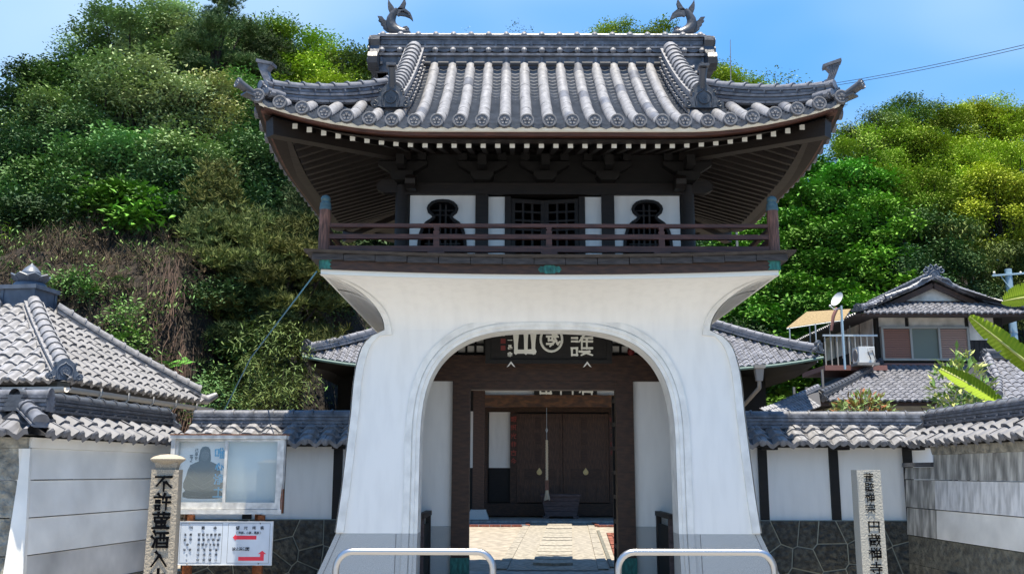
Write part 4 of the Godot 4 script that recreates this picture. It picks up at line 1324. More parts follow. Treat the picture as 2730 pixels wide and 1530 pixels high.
		# verge tiles along the gable: they point sideways
		for k in 7:
			for f in [1, -1]:
				var t := 1.4 + 0.17 * k
				var o := roof_front(1.86 * s, t)
				put("verge_tile", cap_of(0.055, 0.32), M.tile, h, Transform3D(Basis(Vector3(0, 0, 1), 0.1 * -s) * Basis(Vector3.UP, PI / 2 * s), Vector3(o.x + 0.02 * s, o.y + 0.02, o.z * f)))

func b_top(d: Node3D, p: Vector3) -> void:
	# upright roll above the end tile of a descending ridge
	var b := MB.new()
	b.tube([p + Vector3(0, -0.06, -0.05), p + Vector3(0, 0.06, 0), p + Vector3(0, 0.15, 0.07)], [0.05, 0.042, 0.046], 10)
	b.cube(p + Vector3(-0.055, 0.14, 0.0), p + Vector3(0.055, 0.17, 0.14))
	put("bird_perch", b, M.tile_dark, d)

func plaque() -> void:
	var t := thing("name_plaque", "dark wooden name plaque with raised white characters hung inside the gate arch", "plaque", Vector3(0.05, 2.93, -12.2))
	t.rotation.x = 0.1
	put("board", MB.new().cube(Vector3(-0.72, 0, -0.05), Vector3(0.74, 0.6, 0)), M.wood_black, t)
	var fr := MB.new()
	fr.cube(Vector3(-0.78, -0.05, -0.06), Vector3(0.8, 0.0, 0.03))
	fr.cube(Vector3(-0.78, 0.6, -0.06), Vector3(0.8, 0.65, 0.03))
	for x in [-0.75, 0.77]:
		fr.cube(Vector3(x - 0.03, 0, -0.06), Vector3(x + 0.03, 0.6, 0.03))
	put("frame", fr, M.wood_black, t)
	var b := MB.new()
	write_glyph(b, "山", Vector3(-0.43, 0.42, 0.002), 0.28, 0.36, 0.062, 0.012)
	write_glyph(b, "護", Vector3(0.27, 0.44, 0.002), 0.28, 0.38, 0.029, 0.012)
	write_glyph(b, "國", Vector3(-0.055, 0.36, 0.002), 0.2, 0.21, 0.032, 0.012)
	var ring := []
	for k in 25:
		var a := TAU * k / 24
		ring.append(Vector3(0.045 + cos(a) * 0.135, 0.255 + sin(a) * 0.15, 0.004))
	b.tube(ring, 0.018, 6, false)
	put("lettering", b, M.letter, t)
	b = MB.new()
	write_column(b, "年一昂非", Vector3(-0.5, 0.36, 0.002), 0.05, 0.09, 0.01, 0.006)
	write_column(b, "書", Vector3(-0.6, 0.36, 0.002), 0.06, 0.09, 0.01, 0.006)
	put("signature", b, M.letter, t)
	b = MB.new()
	b.cube(Vector3(-0.59, 0.2, 0), Vector3(-0.53, 0.26, 0.006))
	b.cube(Vector3(-0.59, 0.115, 0), Vector3(-0.53, 0.175, 0.006))
	put("red_seal", b, M.red_dull, t)
	for x in [-0.46, 0.49]:
		b = MB.new()
		b.prism(PackedVector2Array([Vector2(0, 0), Vector2(-0.055, -0.075), Vector2(-0.03, -0.065), Vector2(0, -0.03), Vector2(0.03, -0.065), Vector2(0.055, -0.075)]), at(Vector3(x, -0.02, 0.03)), 0.012)
		put("bracket", b, M.paper, t)
	var o := thing("red_bottle", "small red lacquered bottle on the lintel right of the name plaque", "bottle", Vector3(1.14, 3.03, -12.6))
	put("body", MB.new().lathe(ID, [Vector2(0.02, 0), Vector2(0.045, 0.03), Vector2(0.045, 0.07), Vector2(0.02, 0.11), Vector2(0.013, 0.16), Vector2(0.016, 0.17)], 12), M.red_dull, o)

# ---------------------------------------------------------------- the walls beside the gate and along the forecourt
func clip_cell(poly: PackedVector2Array, a: Vector2, b: Vector2) -> PackedVector2Array:
	# keeps the side of the bisector of a and b that holds a
	var out := PackedVector2Array()
	var m := (a + b) / 2
	var d := (b - a).normalized()
	for i in poly.size():
		var p := poly[i]; var q := poly[(i + 1) % poly.size()]
		var dp := (p - m).dot(d); var dq := (q - m).dot(d)
		if dp <= 0:
			out.append(p)
		if dp * dq < 0:
			out.append(p.lerp(q, dp / (dp - dq)))
	return out

func cladding(parent: Node3D, x0: float, x1: float, y0: float, y1: float, z: float) -> void:
	# irregular dark stones with pale joints
	var seeds := []
	var nx := roundi((x1 - x0) / 0.3); var ny := 3
	for i in nx:
		for j in ny:
			seeds.append(Vector2(x0 + (i + 0.5 + rng.randf_range(-0.42, 0.42) + 0.25 * (j % 2)) * (x1 - x0) / nx, y0 + (j + 0.5 + rng.randf_range(-0.4, 0.4)) * (y1 - y0) / ny))
	for a in seeds:
		var cell := PackedVector2Array([Vector2(x0, y0), Vector2(x1, y0), Vector2(x1, y1), Vector2(x0, y1)])
		for b in seeds:
			if b != a and a.distance_to(b) < 1.6:
				cell = clip_cell(cell, a, b)
		var inner := Geometry2D.offset_polygon(cell, -0.008)
		if inner.size() != 1 or inner[0].size() < 3:
			continue
		put("stone", MB.new().prism(inner[0], at(Vector3(0, 0, z)), 0.012 + rng.randf_range(0, 0.01), 0.006), M["clad%d" % rng.randi_range(0, 3)], parent)

func plaster_wall(called_label: String, x0: float, x1: float, posts: Array, end_s: int) -> void:
	var w := thing("roofed_wall", called_label, "wall", Vector3(0, 0, -12.7), 0.0, "plaster walls beside the gate")
	put("plinth", MB.new().cube(Vector3(x0, 0, -0.14), Vector3(x1, 0.965, 0.14)), M.joint, w)
	cladding(w, x0, x1, 0.0, 0.965, 0.14)
	put("plaster_panel", MB.new().cube(Vector3(x0, 0.965, -0.08), Vector3(x1, 2.0, 0.08)), M.plaster, w)
	for x in posts:
		put("post", MB.new().cube(Vector3(x - 0.055, 0.965, -0.12), Vector3(x + 0.055, 1.86, 0.12)), M.wood_black, w)
		put("beam_end", MB.new().cube(Vector3(x - 0.05, 1.83, 0.09), Vector3(x + 0.15, 1.885, 0.3)), M.wood_black, w)
	put("wall_beam", MB.new().cube(Vector3(x0, 1.86, -0.1), Vector3(x1, 1.93, 0.12)), M.wood_black, w)
	put("eave_batten", MB.new().cube(Vector3(x0, 1.86, 0.3), Vector3(x1, 1.885, 0.4)), M.wood_black, w)
	var r := hub("tiled_coping", w)
	var v := Vector3(0, 0.46, -0.888).normalized()
	var bed := MB.new()
	bed.quad(Vector3(x0, 1.885, 0.43), Vector3(x1, 1.885, 0.43), Vector3(x1, 2.13, -0.06), Vector3(x0, 2.13, -0.06))
	bed.quad(Vector3(x1, 1.885, -0.53), Vector3(x0, 1.885, -0.53), Vector3(x0, 2.13, -0.06), Vector3(x1, 2.13, -0.06))
	bed.quad(Vector3(x0, 1.885, -0.53), Vector3(x1, 1.885, -0.53), Vector3(x1, 1.885, 0.43), Vector3(x0, 1.885, 0.43))
	put("coping_bed", bed, M.tile_bed, r)
	var n := roundi((x1 - x0) / 0.245)
	tile_field(r, "pan_tile", Vector3(x0, 1.905, 0.43), Vector3.RIGHT, v, n, 3, (x1 - x0) / n, 0.175, func(_a, _b): return true, M.tile_pale)
	ridge(r, [Vector3(x0, 2.1, -0.06), Vector3(x1, 2.1, -0.06)], 0.17, 0.2, 0.062, 0.245, M.tile, 1, 1, [0.32], 4)
	if end_s:
		put("ridge_end", demon_tile(0.26), M.tile_dark, r, Transform3D(Basis(Vector3.UP, PI / 2 * end_s), Vector3(x1 if end_s > 0 else x0, 2.05, -0.06)))

func wall_course(p0: Vector3, p1: Vector3, n: Vector3, y0: float, y1: float, o0: float, o1: float, thick: float) -> MB:
	# one course of a battered wall from p0 to p1; n points out of its face; o0 and o1: how far foot and top stand out
	var u := Vector3.UP
	var q := [p0 + n * o0 + u * y0, p1 + n * o0 + u * y0, p1 - n * thick + u * y0, p0 - n * thick + u * y0, p0 + n * o1 + u * y1, p1 + n * o1 + u * y1, p1 - n * thick + u * y1, p0 - n * thick + u * y1]
	if (p1 - p0).cross(-n).y < 0:
		q = [q[1], q[0], q[3], q[2], q[5], q[4], q[7], q[6]]
	return MB.new().hexa(q)

func side_coping(parent: Node3D, p0: Vector3, p1: Vector3, n: Vector3, ridge_mat: Material, end_at := 0) -> void:
	# tiles on the face that n points to, and a ridge; p0 to p1 runs to the right seen from outside
	var u := (p1 - p0).normalized()
	var v := (-n * 0.84 + Vector3.UP * 0.54).normalized()
	var l := p0.distance_to(p1)
	var c := hub("tiled_coping", parent)
	var b := MB.new()
	var e0 := p0 + n * 0.19 + Vector3.UP * 1.87; var e1 := p1 + n * 0.19 + Vector3.UP * 1.87
	var r0 := p0 - n * 0.17 + Vector3.UP * 2.09; var r1 := p1 - n * 0.17 + Vector3.UP * 2.09
	b.quad(e0, e1, r1, r0)
	b.quad(e0 - n * 0.72, e0, r0, r0)
	b.quad(e1 - n * 0.72, e0 - n * 0.72, r0, r1)
	b.quad(e0 - n * 0.72, e1 - n * 0.72, e1, e0)
	put("coping_bed", b, M.tile_bed, c)
	var k := roundi(l / 0.235)
	tile_field(c, "pan_tile", e0 + Vector3.UP * 0.02, u, v, k, 2, l / k, 0.19, func(_a, _b): return true, M.tile_mid)
	ridge(c, [r0, r1] if end_at >= 0 else [r1, r0], 0.15, 0.2, 0.06, 0.235, ridge_mat, 1, 1, [0.3], 4)
	if end_at != 0:
		var d := u if end_at > 0 else -u
		put("ridge_end", demon_tile(0.24), M.tile_dark, c, frame((r1 if end_at > 0 else r0) + d * 0.0 - Vector3.UP * 0.05, Vector3.UP.cross(d), Vector3.UP, d))

func walls() -> void:
	plaster_wall("tile-roofed white plaster wall on dark stone plinth behind the notice board", -4.5, -2.2, [-2.6, -3.72], 0)
	plaster_wall("tile-roofed white plaster wall on dark stone plinth behind the pale granite sign post", 2.2, 4.95, [2.78, 3.68, 4.62], 1)
	# left forecourt wall
	var a := Vector3(-4.42, 0, -11.9); var b := Vector3(-4.8, 0, -9.0); var c := Vector3(-9.0, 0, -8.9)
	var n := Vector3(b.z - a.z, 0, a.x - b.x).normalized()
	var w := thing("forecourt_wall", "long off-white banded wall with dark tiled ridge left of the old stone pillar", "wall", Vector3(b.x, 0, b.z), 0.0, "banded walls of the forecourt")
	var o := -b
	var m := Vector3(0, 0, 1)
	for seg in [[a, b, n, true], [b, c, m, false]]:
		var p0: Vector3 = seg[0] + o; var p1: Vector3 = seg[1] + o
		if not seg[3]:
			p0 += Vector3(0.02, 0, 0)
		var face: Material = M.block if seg[3] else M.stucco
		put("footing", wall_course(p0, p1, seg[2], 0.0, 0.47, 0.09, 0.06, 0.3), M.footing, w)
		for row in [[0.47, 0.805, 0.05, 0.034], [0.805, 1.135, 0.046, 0.028], [1.135, 1.47, 0.04, 0.02], [1.47, 1.76, 0.032, 0.012]]:
			put("course", wall_course(p0, p1, seg[2], row[0] + 0.004, row[1] - 0.006, row[2], row[3], 0.3), M.plaster_grey if row[0] < 0.5 and seg[3] else face, w)
		put("cornice", wall_course(p0, p1, seg[2], 1.756, 1.85, 0.03, 0.05, 0.3), M.block if seg[3] else M.stucco, w)
	put("corner_strip", MB.new().hexa([Vector3(-0.08, 0.0, 0.14), Vector3(0.14, 0, 0.1), Vector3(0.1, 0.0, -0.06), Vector3(-0.1, 0, 0), Vector3(-0.02, 1.75, 0.035), Vector3(0.045, 1.75, 0.03), Vector3(0.04, 1.75, -0.02), Vector3(-0.1, 1.75, 0)]), M.block, w)
	side_coping(w, b + o, a + o, n, M.tile_dark, 1)
	side_coping(w, c + o, b + o + Vector3(0.1, 0, 0), m, M.tile, 0)
	ridge(hub("corner_hip", w), [Vector3(-0.14, 2.12, -0.12), Vector3(0.05, 2.02, 0.07), Vector3(0.2, 1.93, 0.2)], 0.05, 0.13, 0.065, 0.15, M.tile, 1, 1, [], 2)
	# right forecourt wall, stained by rain
	a = Vector3(4.5, 0, -12.35); b = Vector3(4.58, 0, -6.0)
	n = Vector3(-1, 0, 0.0126).normalized()
	w = thing("forecourt_wall", "rain-streaked banded wall with tiled ridge right of the pale granite sign post", "wall", Vector3(b.x, 0, b.z), 0.0, "banded walls of the forecourt")
	o = -b
	for seg in [[a, a.lerp(b, 0.13), 1.62], [a.lerp(b, 0.13), b, 1.76]]:
		var p0: Vector3 = seg[0] + o; var p1: Vector3 = seg[1] + o
		for row in [[0.47, 0.805, 0.05, 0.034], [0.805, 1.135, 0.046, 0.028], [1.135, 1.47, 0.04, 0.02], [1.47, seg[2], 0.032, 0.012]]:
			put("course", wall_course(p0, p1, n, row[0] + 0.004, row[1] - 0.006, row[2], row[3], 0.3), M.footing if row[0] < 0.5 else (M.block_stain if seg[2] < 1.7 or row[0] > 1.4 else (M.block_streaked if row[0] > 1.1 else M.block)), w)
		if seg[2] < 1.7:
			put("pier_cap", wall_course(p0, p1, n, 1.62, 1.67, 0.06, 0.05, 0.34), M.tile_dark, w)
		else:
			put("cornice", wall_course(p0, p1, n, 1.756, 1.85, 0.03, 0.05, 0.3), M.stucco, w)
			var l := p0.distance_to(p1)
			for k in 14:
				for j in 2:
					var f0 := (k + 0.5 * j) / 14.0; var f1 := minf((k + 1 + 0.5 * j) / 14.0, 1.0)
					put("footing_stone", wall_course(p0.lerp(p1, f0 + 0.003), p0.lerp(p1, f1 - 0.003), n, 0.235 * j, 0.235 * j + 0.225, 0.1 + rng.randf_range(-0.02, 0.02), 0.08 + rng.randf_range(-0.01, 0.02), 0.2), M["clad%d" % rng.randi_range(0, 3)] if rng.randf() < 0.4 else M.footing, w)
	put("footing", wall_course(a + o, b + o, n, 0.0, 0.47, 0.055, 0.05, 0.3), M.footing, w)
	side_coping(w, a.lerp(b, 0.07) + o, b + o, n, M.tile, -1)

# ---------------------------------------------------------------- ground, courtyard, hillside
func court_y(z: float) -> float:
	return 0.15 + 0.0185 * (-z - 14.6)

var hill_noise := FastNoiseLite.new()
func hill(x: float, z: float) -> float:
	var u := smoothstep(-8.5, -2.5, x)
	var d := lerpf(-19.0, -38.0, u) - z
	if d < 0:
		return -0.4
	var far := maxf(0.0, d - 3.0)
	var h := lerpf(6.4, 5.2, u) * smoothstep(0.0, lerpf(3.8, 4.2, u), d) + lerpf(0.4, 0.5, u) * far / (1.0 + 0.012 * far)
	h -= maxf(0.0, -15.0 - x) * 0.12 * smoothstep(2.0, 12.0, d)
	return h + hill_noise.get_noise_2d(x, z) * 1.3 * smoothstep(0.2, 2.5, d)

func setting() -> void:
	hill_noise.seed = 5
	hill_noise.frequency = 0.22
	tag(put("forecourt", MB.new().quad4(Vector3(-30, 0.004, 9.0), Vector3(30, 0.004, 9.0), Vector3(30, 0.004, -14.6), Vector3(-30, 0.004, -14.6)), M.concrete), "", "", "", "structure")
	tag(put("street", MB.new().grid(func(u, v): return Vector3(lerpf(-250, 250, u), 0, lerpf(60, -400, v)), 4, 4), M.asphalt), "", "", "", "structure")
	var b := MB.new()
	b.grid(func(u, v):
		var z := lerpf(-14.55, -38.0, v)
		return Vector3(lerpf(-6.0, 8.0, u), minf(court_y(z), 0.34), z), 6, 20)
	b.quad(Vector3(-6, 0, -14.55), Vector3(8, 0, -14.55), Vector3(8, court_y(-14.55), -14.55), Vector3(-6, court_y(-14.55), -14.55))
	tag(put("courtyard_ground", b, M.sand), "", "", "", "structure")
	b = MB.new()
	b.grid(func(u, v):
		var x := lerpf(-48, 60, u)
		var z := lerpf(-17.0, -95.0, v * v * 0.6 + v * 0.4)
		return Vector3(x, hill(x, z), z), 150, 90)
	tag(put("hillside", b, M.soil), "", "", "", "structure")
	# stone path across the courtyard
	var p := hub("courtyard_path", self)
	tag(p, "", "", "", "structure")
	b = MB.new()
	b.grid(func(u, v):
		var z := lerpf(-14.6, -24.4, v)
		return Vector3(lerpf(lerpf(-0.47, 0.07, v), lerpf(0.85, 1.42, v), u), court_y(z) + 0.012, z), 2, 12)
	put("path_bed", b, M.paving, p)
	for k in 16:
		# slabs with slightly arrow-shaped joints
		var f0 := k / 16.0 + 0.005; var f1 := (k + 1) / 16.0 - 0.005
		var q := []
		for f in [f0, f1]:
			var z := lerpf(-15.2, -24.3, f)
			var x0 := lerpf(-0.08, 0.5, f); var x1 := lerpf(0.52, 1.06, f)
			q.append([Vector3(x0, court_y(z), z), Vector3((x0 + x1) / 2, court_y(z), z + 0.12), Vector3(x1, court_y(z), z)])
		var s := MB.new()
		var u := Vector3(0, rng.randf_range(0.045, 0.06), 0)
		for e in 2:
			s.quad(q[0][e] + u, q[0][e + 1] + u, q[1][e + 1] + u, q[1][e] + u)
			s.quad(q[0][e], q[0][e + 1], q[0][e + 1] + u, q[0][e] + u)
			s.quad(q[1][e + 1], q[1][e], q[1][e] + u, q[1][e + 1] + u)
		s.quad(q[0][2], q[1][2], q[1][2] + u, q[0][2] + u)
		s.quad(q[1][0], q[0][0], q[0][0] + u, q[1][0] + u)
		put("slab", s, M.slab, p)
	for k in 9:
		for sd in [0, 1]:
			var f0 := k / 9.0 + 0.003; var f1 := (k + 1) / 9.0 - 0.003
			var z0 := lerpf(-14.7, -24.3, f0); var z1 := lerpf(-14.7, -24.3, f1)
			var xa := lerpf(-0.62, -0.08, f0) if sd == 0 else lerpf(0.86, 1.43, f0)
			var xb := lerpf(-0.62, -0.08, f1) if sd == 0 else lerpf(0.86, 1.43, f1)
			put("kerb_stone", MB.new().hexa([Vector3(xa, court_y(z0) - 0.05, z0), Vector3(xa + 0.15, court_y(z0) - 0.05, z0), Vector3(xb + 0.15, court_y(z1) - 0.05, z1), Vector3(xb, court_y(z1) - 0.05, z1), Vector3(xa, court_y(z0) + 0.022, z0), Vector3(xa + 0.15, court_y(z0) + 0.022, z0), Vector3(xb + 0.15, court_y(z1) + 0.022, z1), Vector3(xb, court_y(z1) + 0.022, z1)]), M.paving, p)
	# drain and brick edging right of the path
	b = MB.new()
	b.hexa([Vector3(1.06, 0.1, -15.0), Vector3(1.12, 0.1, -15.0), Vector3(1.52, 0.2, -22.0), Vector3(1.46, 0.2, -22.0), Vector3(1.06, court_y(-15.0) + 0.02, -15.0), Vector3(1.12, court_y(-15.0) + 0.02, -15.0), Vector3(1.52, court_y(-22.0) + 0.02, -22.0), Vector3(1.46, court_y(-22.0) + 0.02, -22.0)])
	tag(put("drain_grating", b, M.footing), "narrow grey drain grating along the right edge of the stone path", "drain")
	var e := thing("brick_edging", "red brick edging strip lying right of the stone path", "brick edging", Vector3(1.5, court_y(-18.5), -18.5))
	for k in 22:
		var z := -15.9 - 0.25 * k
		for j in 2:
			var x := lerpf(1.24, 1.62, k / 22.0) + 0.1 * j
			put("brick", MB.new().cube(Vector3(x, -0.05, z - 0.11), Vector3(x + 0.09, 0.025, z + 0.11)), M.brick, e, at(Vector3(-1.5, court_y(z) - court_y(-18.5) + rng.randf_range(-0.008, 0.008), 18.5)))
	for s in [[-3.4, -0.02, "left"], [1.58, 5.2, "right"]]:
		var t := thing("pebble_bed", "pebble-filled rain gutter with red brick edging %s of the stone path, before the hall" % s[2], "pebble bed", Vector3((s[0] + s[1]) / 2, 0.3, -23.8), 0.0, "pebble gutters before the hall")
		var hw: float = (s[1] - s[0]) / 2
		put("pebbles", MB.new().cube(Vector3(-hw, -0.05, -0.55), Vector3(hw, 0.045, 0.55)), M.pebble, t)
		for k in int(hw * 8):
			put("brick", MB.new().cube(Vector3(-hw + 0.25 * k, -0.05, 0.55), Vector3(-hw + 0.25 * k + 0.235, 0.055, 0.65)), M.brick, t)
		for k in 4:
			put("brick", MB.new().cube(Vector3(-0.05, -0.05, -0.5 + 0.26 * k), Vector3(0.05, 0.06, -0.5 + 0.26 * k + 0.245)), M.brick, t, at(Vector3(hw if s[0] < 0 else -hw, 0, 0)))

# ---------------------------------------------------------------- the main hall behind the gate
func hall() -> void:
	var h := thing("main_hall", "dark wooden main hall seen through the gate, with white wall panels and hipped tiled roof", "temple hall", Vector3(0.8, 0, -27))
	var o := Vector3(-0.8, 0, 27)
	var fl := put("platform", MB.new().cube(Vector3(-5.5, 0, -36) + o, Vector3(7.2, 0.365, -24.42) + o), M.paving, h)
	for k in 12:
		for j in 3:
			put("paving_slab", MB.new().cube(Vector3(-5.3 + 1.03 * k, 0.3, -25.0 - 0.62 * j) + o, Vector3(-4.285 + 1.03 * k, 0.385 + rng.randf_range(-0.003, 0.003), -24.395 - 0.62 * j) + o), M.slab_grey, fl)
	for x in [-1.24, 3.42]:
		var col := put("column", MB.new().cube(Vector3(x - 0.15, 0.62, -25.55) + o, Vector3(x + 0.15, 4.0, -25.25) + o), M.wood_brown, h)
		put("column_base", MB.new().hexa([Vector3(x - 0.27, 0.385, -25.13) + o, Vector3(x + 0.27, 0.385, -25.13) + o, Vector3(x + 0.27, 0.385, -25.67) + o, Vector3(x - 0.27, 0.385, -25.67) + o, Vector3(x - 0.19, 0.62, -25.21) + o, Vector3(x + 0.19, 0.62, -25.21) + o, Vector3(x + 0.19, 0.62, -25.59) + o, Vector3(x - 0.19, 0.62, -25.59) + o]), M.granite, col)
	put("rainbow_beam", MB.new().cube(Vector3(-1.09, 3.19, -25.52) + o, Vector3(3.27, 3.5, -25.28) + o), M.wood_amber, h)
	for s in [[-1.09, 0.18], [0.32, 1.6], [1.75, 3.2]]:
		put("upper_panel", MB.new().cube(Vector3(s[0], 3.5, -25.46) + o, Vector3(s[1], 4.0, -25.42) + o), M.plaster, h)
	put("upper_panel_back", MB.new().cube(Vector3(-1.2, 3.5, -25.5) + o, Vector3(3.3, 4.1, -25.465) + o), M.wood_black, h)
	put("back_wall", MB.new().cube(Vector3(-5.2, 0.38, -27.2) + o, Vector3(6.6, 4.3, -27.05) + o), M.wood_black, h)
	for s in [[-1.02, -0.44], [2.41, 3.02], [-3.6, -1.4]]:
		put("white_panel", MB.new().cube(Vector3(s[0], 1.66, -27.05) + o, Vector3(s[1], 3.18, -27.0) + o), M.plaster, h)
		put("lower_panel", MB.new().cube(Vector3(s[0], 0.76, -27.05) + o, Vector3(s[1], 1.6, -27.01) + o), M.wood_black, h)
	put("wall_post", MB.new().cube(Vector3(-1.22, 0.38, -27.05) + o, Vector3(-1.05, 3.2, -26.9) + o), M.wood_brown, h)
	put("wall_post", MB.new().cube(Vector3(-0.44, 0.38, -27.05) + o, Vector3(-0.27, 3.3, -26.93) + o), M.wood_brown, h)
	put("wall_post", MB.new().cube(Vector3(2.25, 0.38, -27.05) + o, Vector3(2.41, 3.3, -26.93) + o), M.wood_brown, h)
	put("head_beam", MB.new().cube(Vector3(-1.2, 3.16, -27.05) + o, Vector3(3.2, 3.45, -26.88) + o), M.wood_brown, h)
	put("sill_beam", MB.new().cube(Vector3(-1.2, 0.4, -27.05) + o, Vector3(3.2, 0.72, -26.85) + o), M.wood_brown, h)
	for k in 2:
		var x := -0.26 + 1.255 * k
		var d := put("door", MB.new().cube(Vector3(x, 0.74, -27.0) + o, Vector3(x + 1.24, 3.12, -26.95) + o), M.wood_hall, h)
		for q in [[0.0, 0.06], [1.18, 1.24]]:
			put("stile", MB.new().cube(Vector3(x + q[0], 0.74, -26.95) + o, Vector3(x + q[1], 3.12, -26.92) + o), M.wood_hall, d)
		for y in [0.76, 1.24, 1.7, 2.2, 3.05]:
			put("rail", MB.new().cube(Vector3(x + 0.06, y, -26.949) + o, Vector3(x + 1.18, y + 0.06, -26.925) + o), M.wood_hall, d)
		for q in 4:
			put("lower_board", MB.new().cube(Vector3(x + 0.1 + 0.27 * q, 0.84, -26.95) + o, Vector3(x + 0.32 + 0.27 * q, 1.22, -26.93) + o), M.wood_hall, d)
		put("knob_panel", MB.new().cube(Vector3(x + 0.2, 1.36, -26.95) + o, Vector3(x + 1.04, 1.64, -26.94) + o), M.wood_brown, d)
		put("brass_peach", MB.new().lathe(Transform3D(Basis(Vector3.RIGHT, PI / 2), Vector3(x + 0.61, 1.545, -26.94) + o), [Vector2(0.075, 0), Vector2(0.07, 0.02), Vector2(0.03, 0.035), Vector2(0.001, 0.037)], 12).prism(PackedVector2Array([Vector2(-0.05, 0.05), Vector2(0.05, 0.05), Vector2(0, 0.12)]), at(Vector3(x + 0.61, 1.545, -26.938) + o), 0.02), M.gold, d)
		for y in [[2.28, 2.6], [2.68, 3.02], [1.78, 2.16]]:
			put("upper_board", MB.new().cube(Vector3(x + 0.5, y[0], -26.95) + o, Vector3(x + 0.66, y[1], -26.93) + o), M.wood_brown, d)
	# roof
	var r := hub("roof", h)
	var ex0 := -5.35; var ex1 := 6.95; var ez := -23.05; var ey := 3.98
	var v := Vector3(0, 0.5, -0.866)
	var wl := ex1 - ex0
	var warp := func(a, b2):
		var q := maxf(0.0, absf(a - wl / 2) - 3.2) / (wl / 2 - 3.2)
		return 0.3 * q * q * maxf(0.0, 1.0 - b2 / 5.0)
	var bed := MB.new()
	bed.grid(func(a, c):
		var t: float = c * 5.2
		var x := lerpf(t * 0.866, wl - t * 0.866, a)
		return Vector3(ex0, ey - 0.03, ez) + o + Vector3.RIGHT * x + v * t + Vector3.UP * warp.call(x, t), 24, 10)
	for s in [0, 1]:
		bed.grid(func(a, c):
			var t: float = c * 5.2
			var z := lerpf(-t * 0.866, -12.0 + t * 0.866, a if s == 1 else 1.0 - a)
			var x := ex1 - t * 0.866 if s == 1 else ex0 + t * 0.866
			return Vector3(x, ey - 0.03 + t * 0.5 + 0.3 * maxf(0, 1 - t / 5.0) * pow(maxf(0.0, absf(z + 6.0) - 3.2) / 2.8, 2.0), ez + z) + o, 16, 8)
	bed.quad(Vector3(ex1 - 4.5, ey + 2.56, ez - 4.52) + o, Vector3(ex0 + 4.5, ey + 2.56, ez - 4.52) + o, Vector3(ex0, ey, -35) + o, Vector3(ex1, ey, -35) + o)
	put("roof_bed", bed, M.tile_bed, r)
	var tw := 0.17
	var nx := int(wl / tw)
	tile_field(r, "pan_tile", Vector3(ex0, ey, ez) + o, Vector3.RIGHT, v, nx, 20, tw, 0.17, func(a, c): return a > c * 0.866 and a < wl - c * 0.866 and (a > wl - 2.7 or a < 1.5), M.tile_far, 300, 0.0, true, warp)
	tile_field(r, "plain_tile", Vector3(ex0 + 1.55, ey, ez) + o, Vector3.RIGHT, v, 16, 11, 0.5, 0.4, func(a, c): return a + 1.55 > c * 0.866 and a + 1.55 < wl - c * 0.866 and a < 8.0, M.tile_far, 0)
	for s in [0, 1]:
		var path := []
		for k in 11:
			var t := lerpf(4.6, 0.1, k / 10.0)
			var x := t * 0.866 if s == 0 else wl - t * 0.866
			path.append(Vector3(ex0, ey, ez) + o + Vector3.RIGHT * x + v * t + Vector3.UP * (warp.call(x, t) + 0.02))
		var hr := hub("hip_ridge", r)
		ridge(hr, path, 0.18, 0.22, 0.07, 0.24, M.tile_far, 1.0, 0.9, [0.5], 4)
		put("ridge_end", demon_tile(0.32), M.tile_dark, hr, Transform3D(Basis(Vector3.UP, PI / 4 * (1 if s else -1)), path[-1]))
	var sof := MB.new()
	sof.grid(func(a, c):
		var t: float = c * 2.2
		var x := lerpf(0.1 + t * 0.8, wl - 0.1 - t * 0.8, a)
		return Vector3(ex0 + x, ey - 0.1 + 0.1 * t + warp.call(x, t), ez - t - 0.05) + o, 20, 4)
	sof.quad(Vector3(ex1 - 0.1, ey + 0.1, ez - 0.1) + o, Vector3(ex1 - 0.1, ey + 0.1, -34.9) + o, Vector3(5.2, ey + 0.25, -34.9) + o, Vector3(5.2, ey + 0.25, ez - 1.8) + o)
	sof.quad(Vector3(ex0 + 0.1, ey + 0.1, ez - 0.1) + o, Vector3(-4.0, ey + 0.25, ez - 1.8) + o, Vector3(-4.0, ey + 0.25, -34.9) + o, Vector3(ex0 + 0.1, ey + 0.1, -34.9) + o)
	put("soffit", sof, M.wood_black, r)
	var fas := []
	var gut := []
	for k in 25:
		var x := wl * k / 24.0
		fas.append(Vector3(ex0 + x, ey - 0.09 + warp.call(x, 0.0), ez - 0.08) + o)
		gut.append(Vector3(ex0 + x, ey - 0.07 + warp.call(x, 0.0), ez + 0.06) + o)
	var fb := MB.new()
	layer(fb, fas, 0.08, 0.08, 0.0, 0.09)
	put("eave_board", fb, M.wood_dark, r)
	put("gutter", MB.new().tube(gut, 0.035, 8), M.gutter_green, r)
	for s in [[5.1, 5.3], [-4.2, -4.0]]:
		put("side_wall", MB.new().cube(Vector3(s[0], 0.38, -34) + o, Vector3(s[1], 4.25, -24.9) + o), M.wood_black, h)
		put("corner_post", MB.new().cube(Vector3(s[0] - 0.02, 0.38, -25.0) + o, Vector3(s[1] + 0.02, 4.2, -24.7) + o), M.wood_brown, h)
	var dp := MB.new()
	dp.cube(Vector3(5.28, 3.95, -23.1) + o, Vector3(5.54, 4.03, -22.85) + o)
	dp.hexa([Vector3(5.34, 3.66, -22.92) + o, Vector3(5.48, 3.66, -22.92) + o, Vector3(5.48, 3.66, -23.05) + o, Vector3(5.34, 3.66, -23.05) + o, Vector3(5.31, 3.95, -22.88) + o, Vector3(5.51, 3.95, -22.88) + o, Vector3(5.51, 3.95, -23.08) + o, Vector3(5.31, 3.95, -23.08) + o])
	dp.tube([Vector3(5.41, 3.7, -22.98) + o, Vector3(5.41, 3.5, -23.0) + o, Vector3(5.24, 3.1, -24.2) + o, Vector3(5.2, 2.9, -24.6) + o, Vector3(5.2, 0.4, -24.6) + o], 0.05, 8)
	put("downpipe", dp, M.pipe_grey, h)
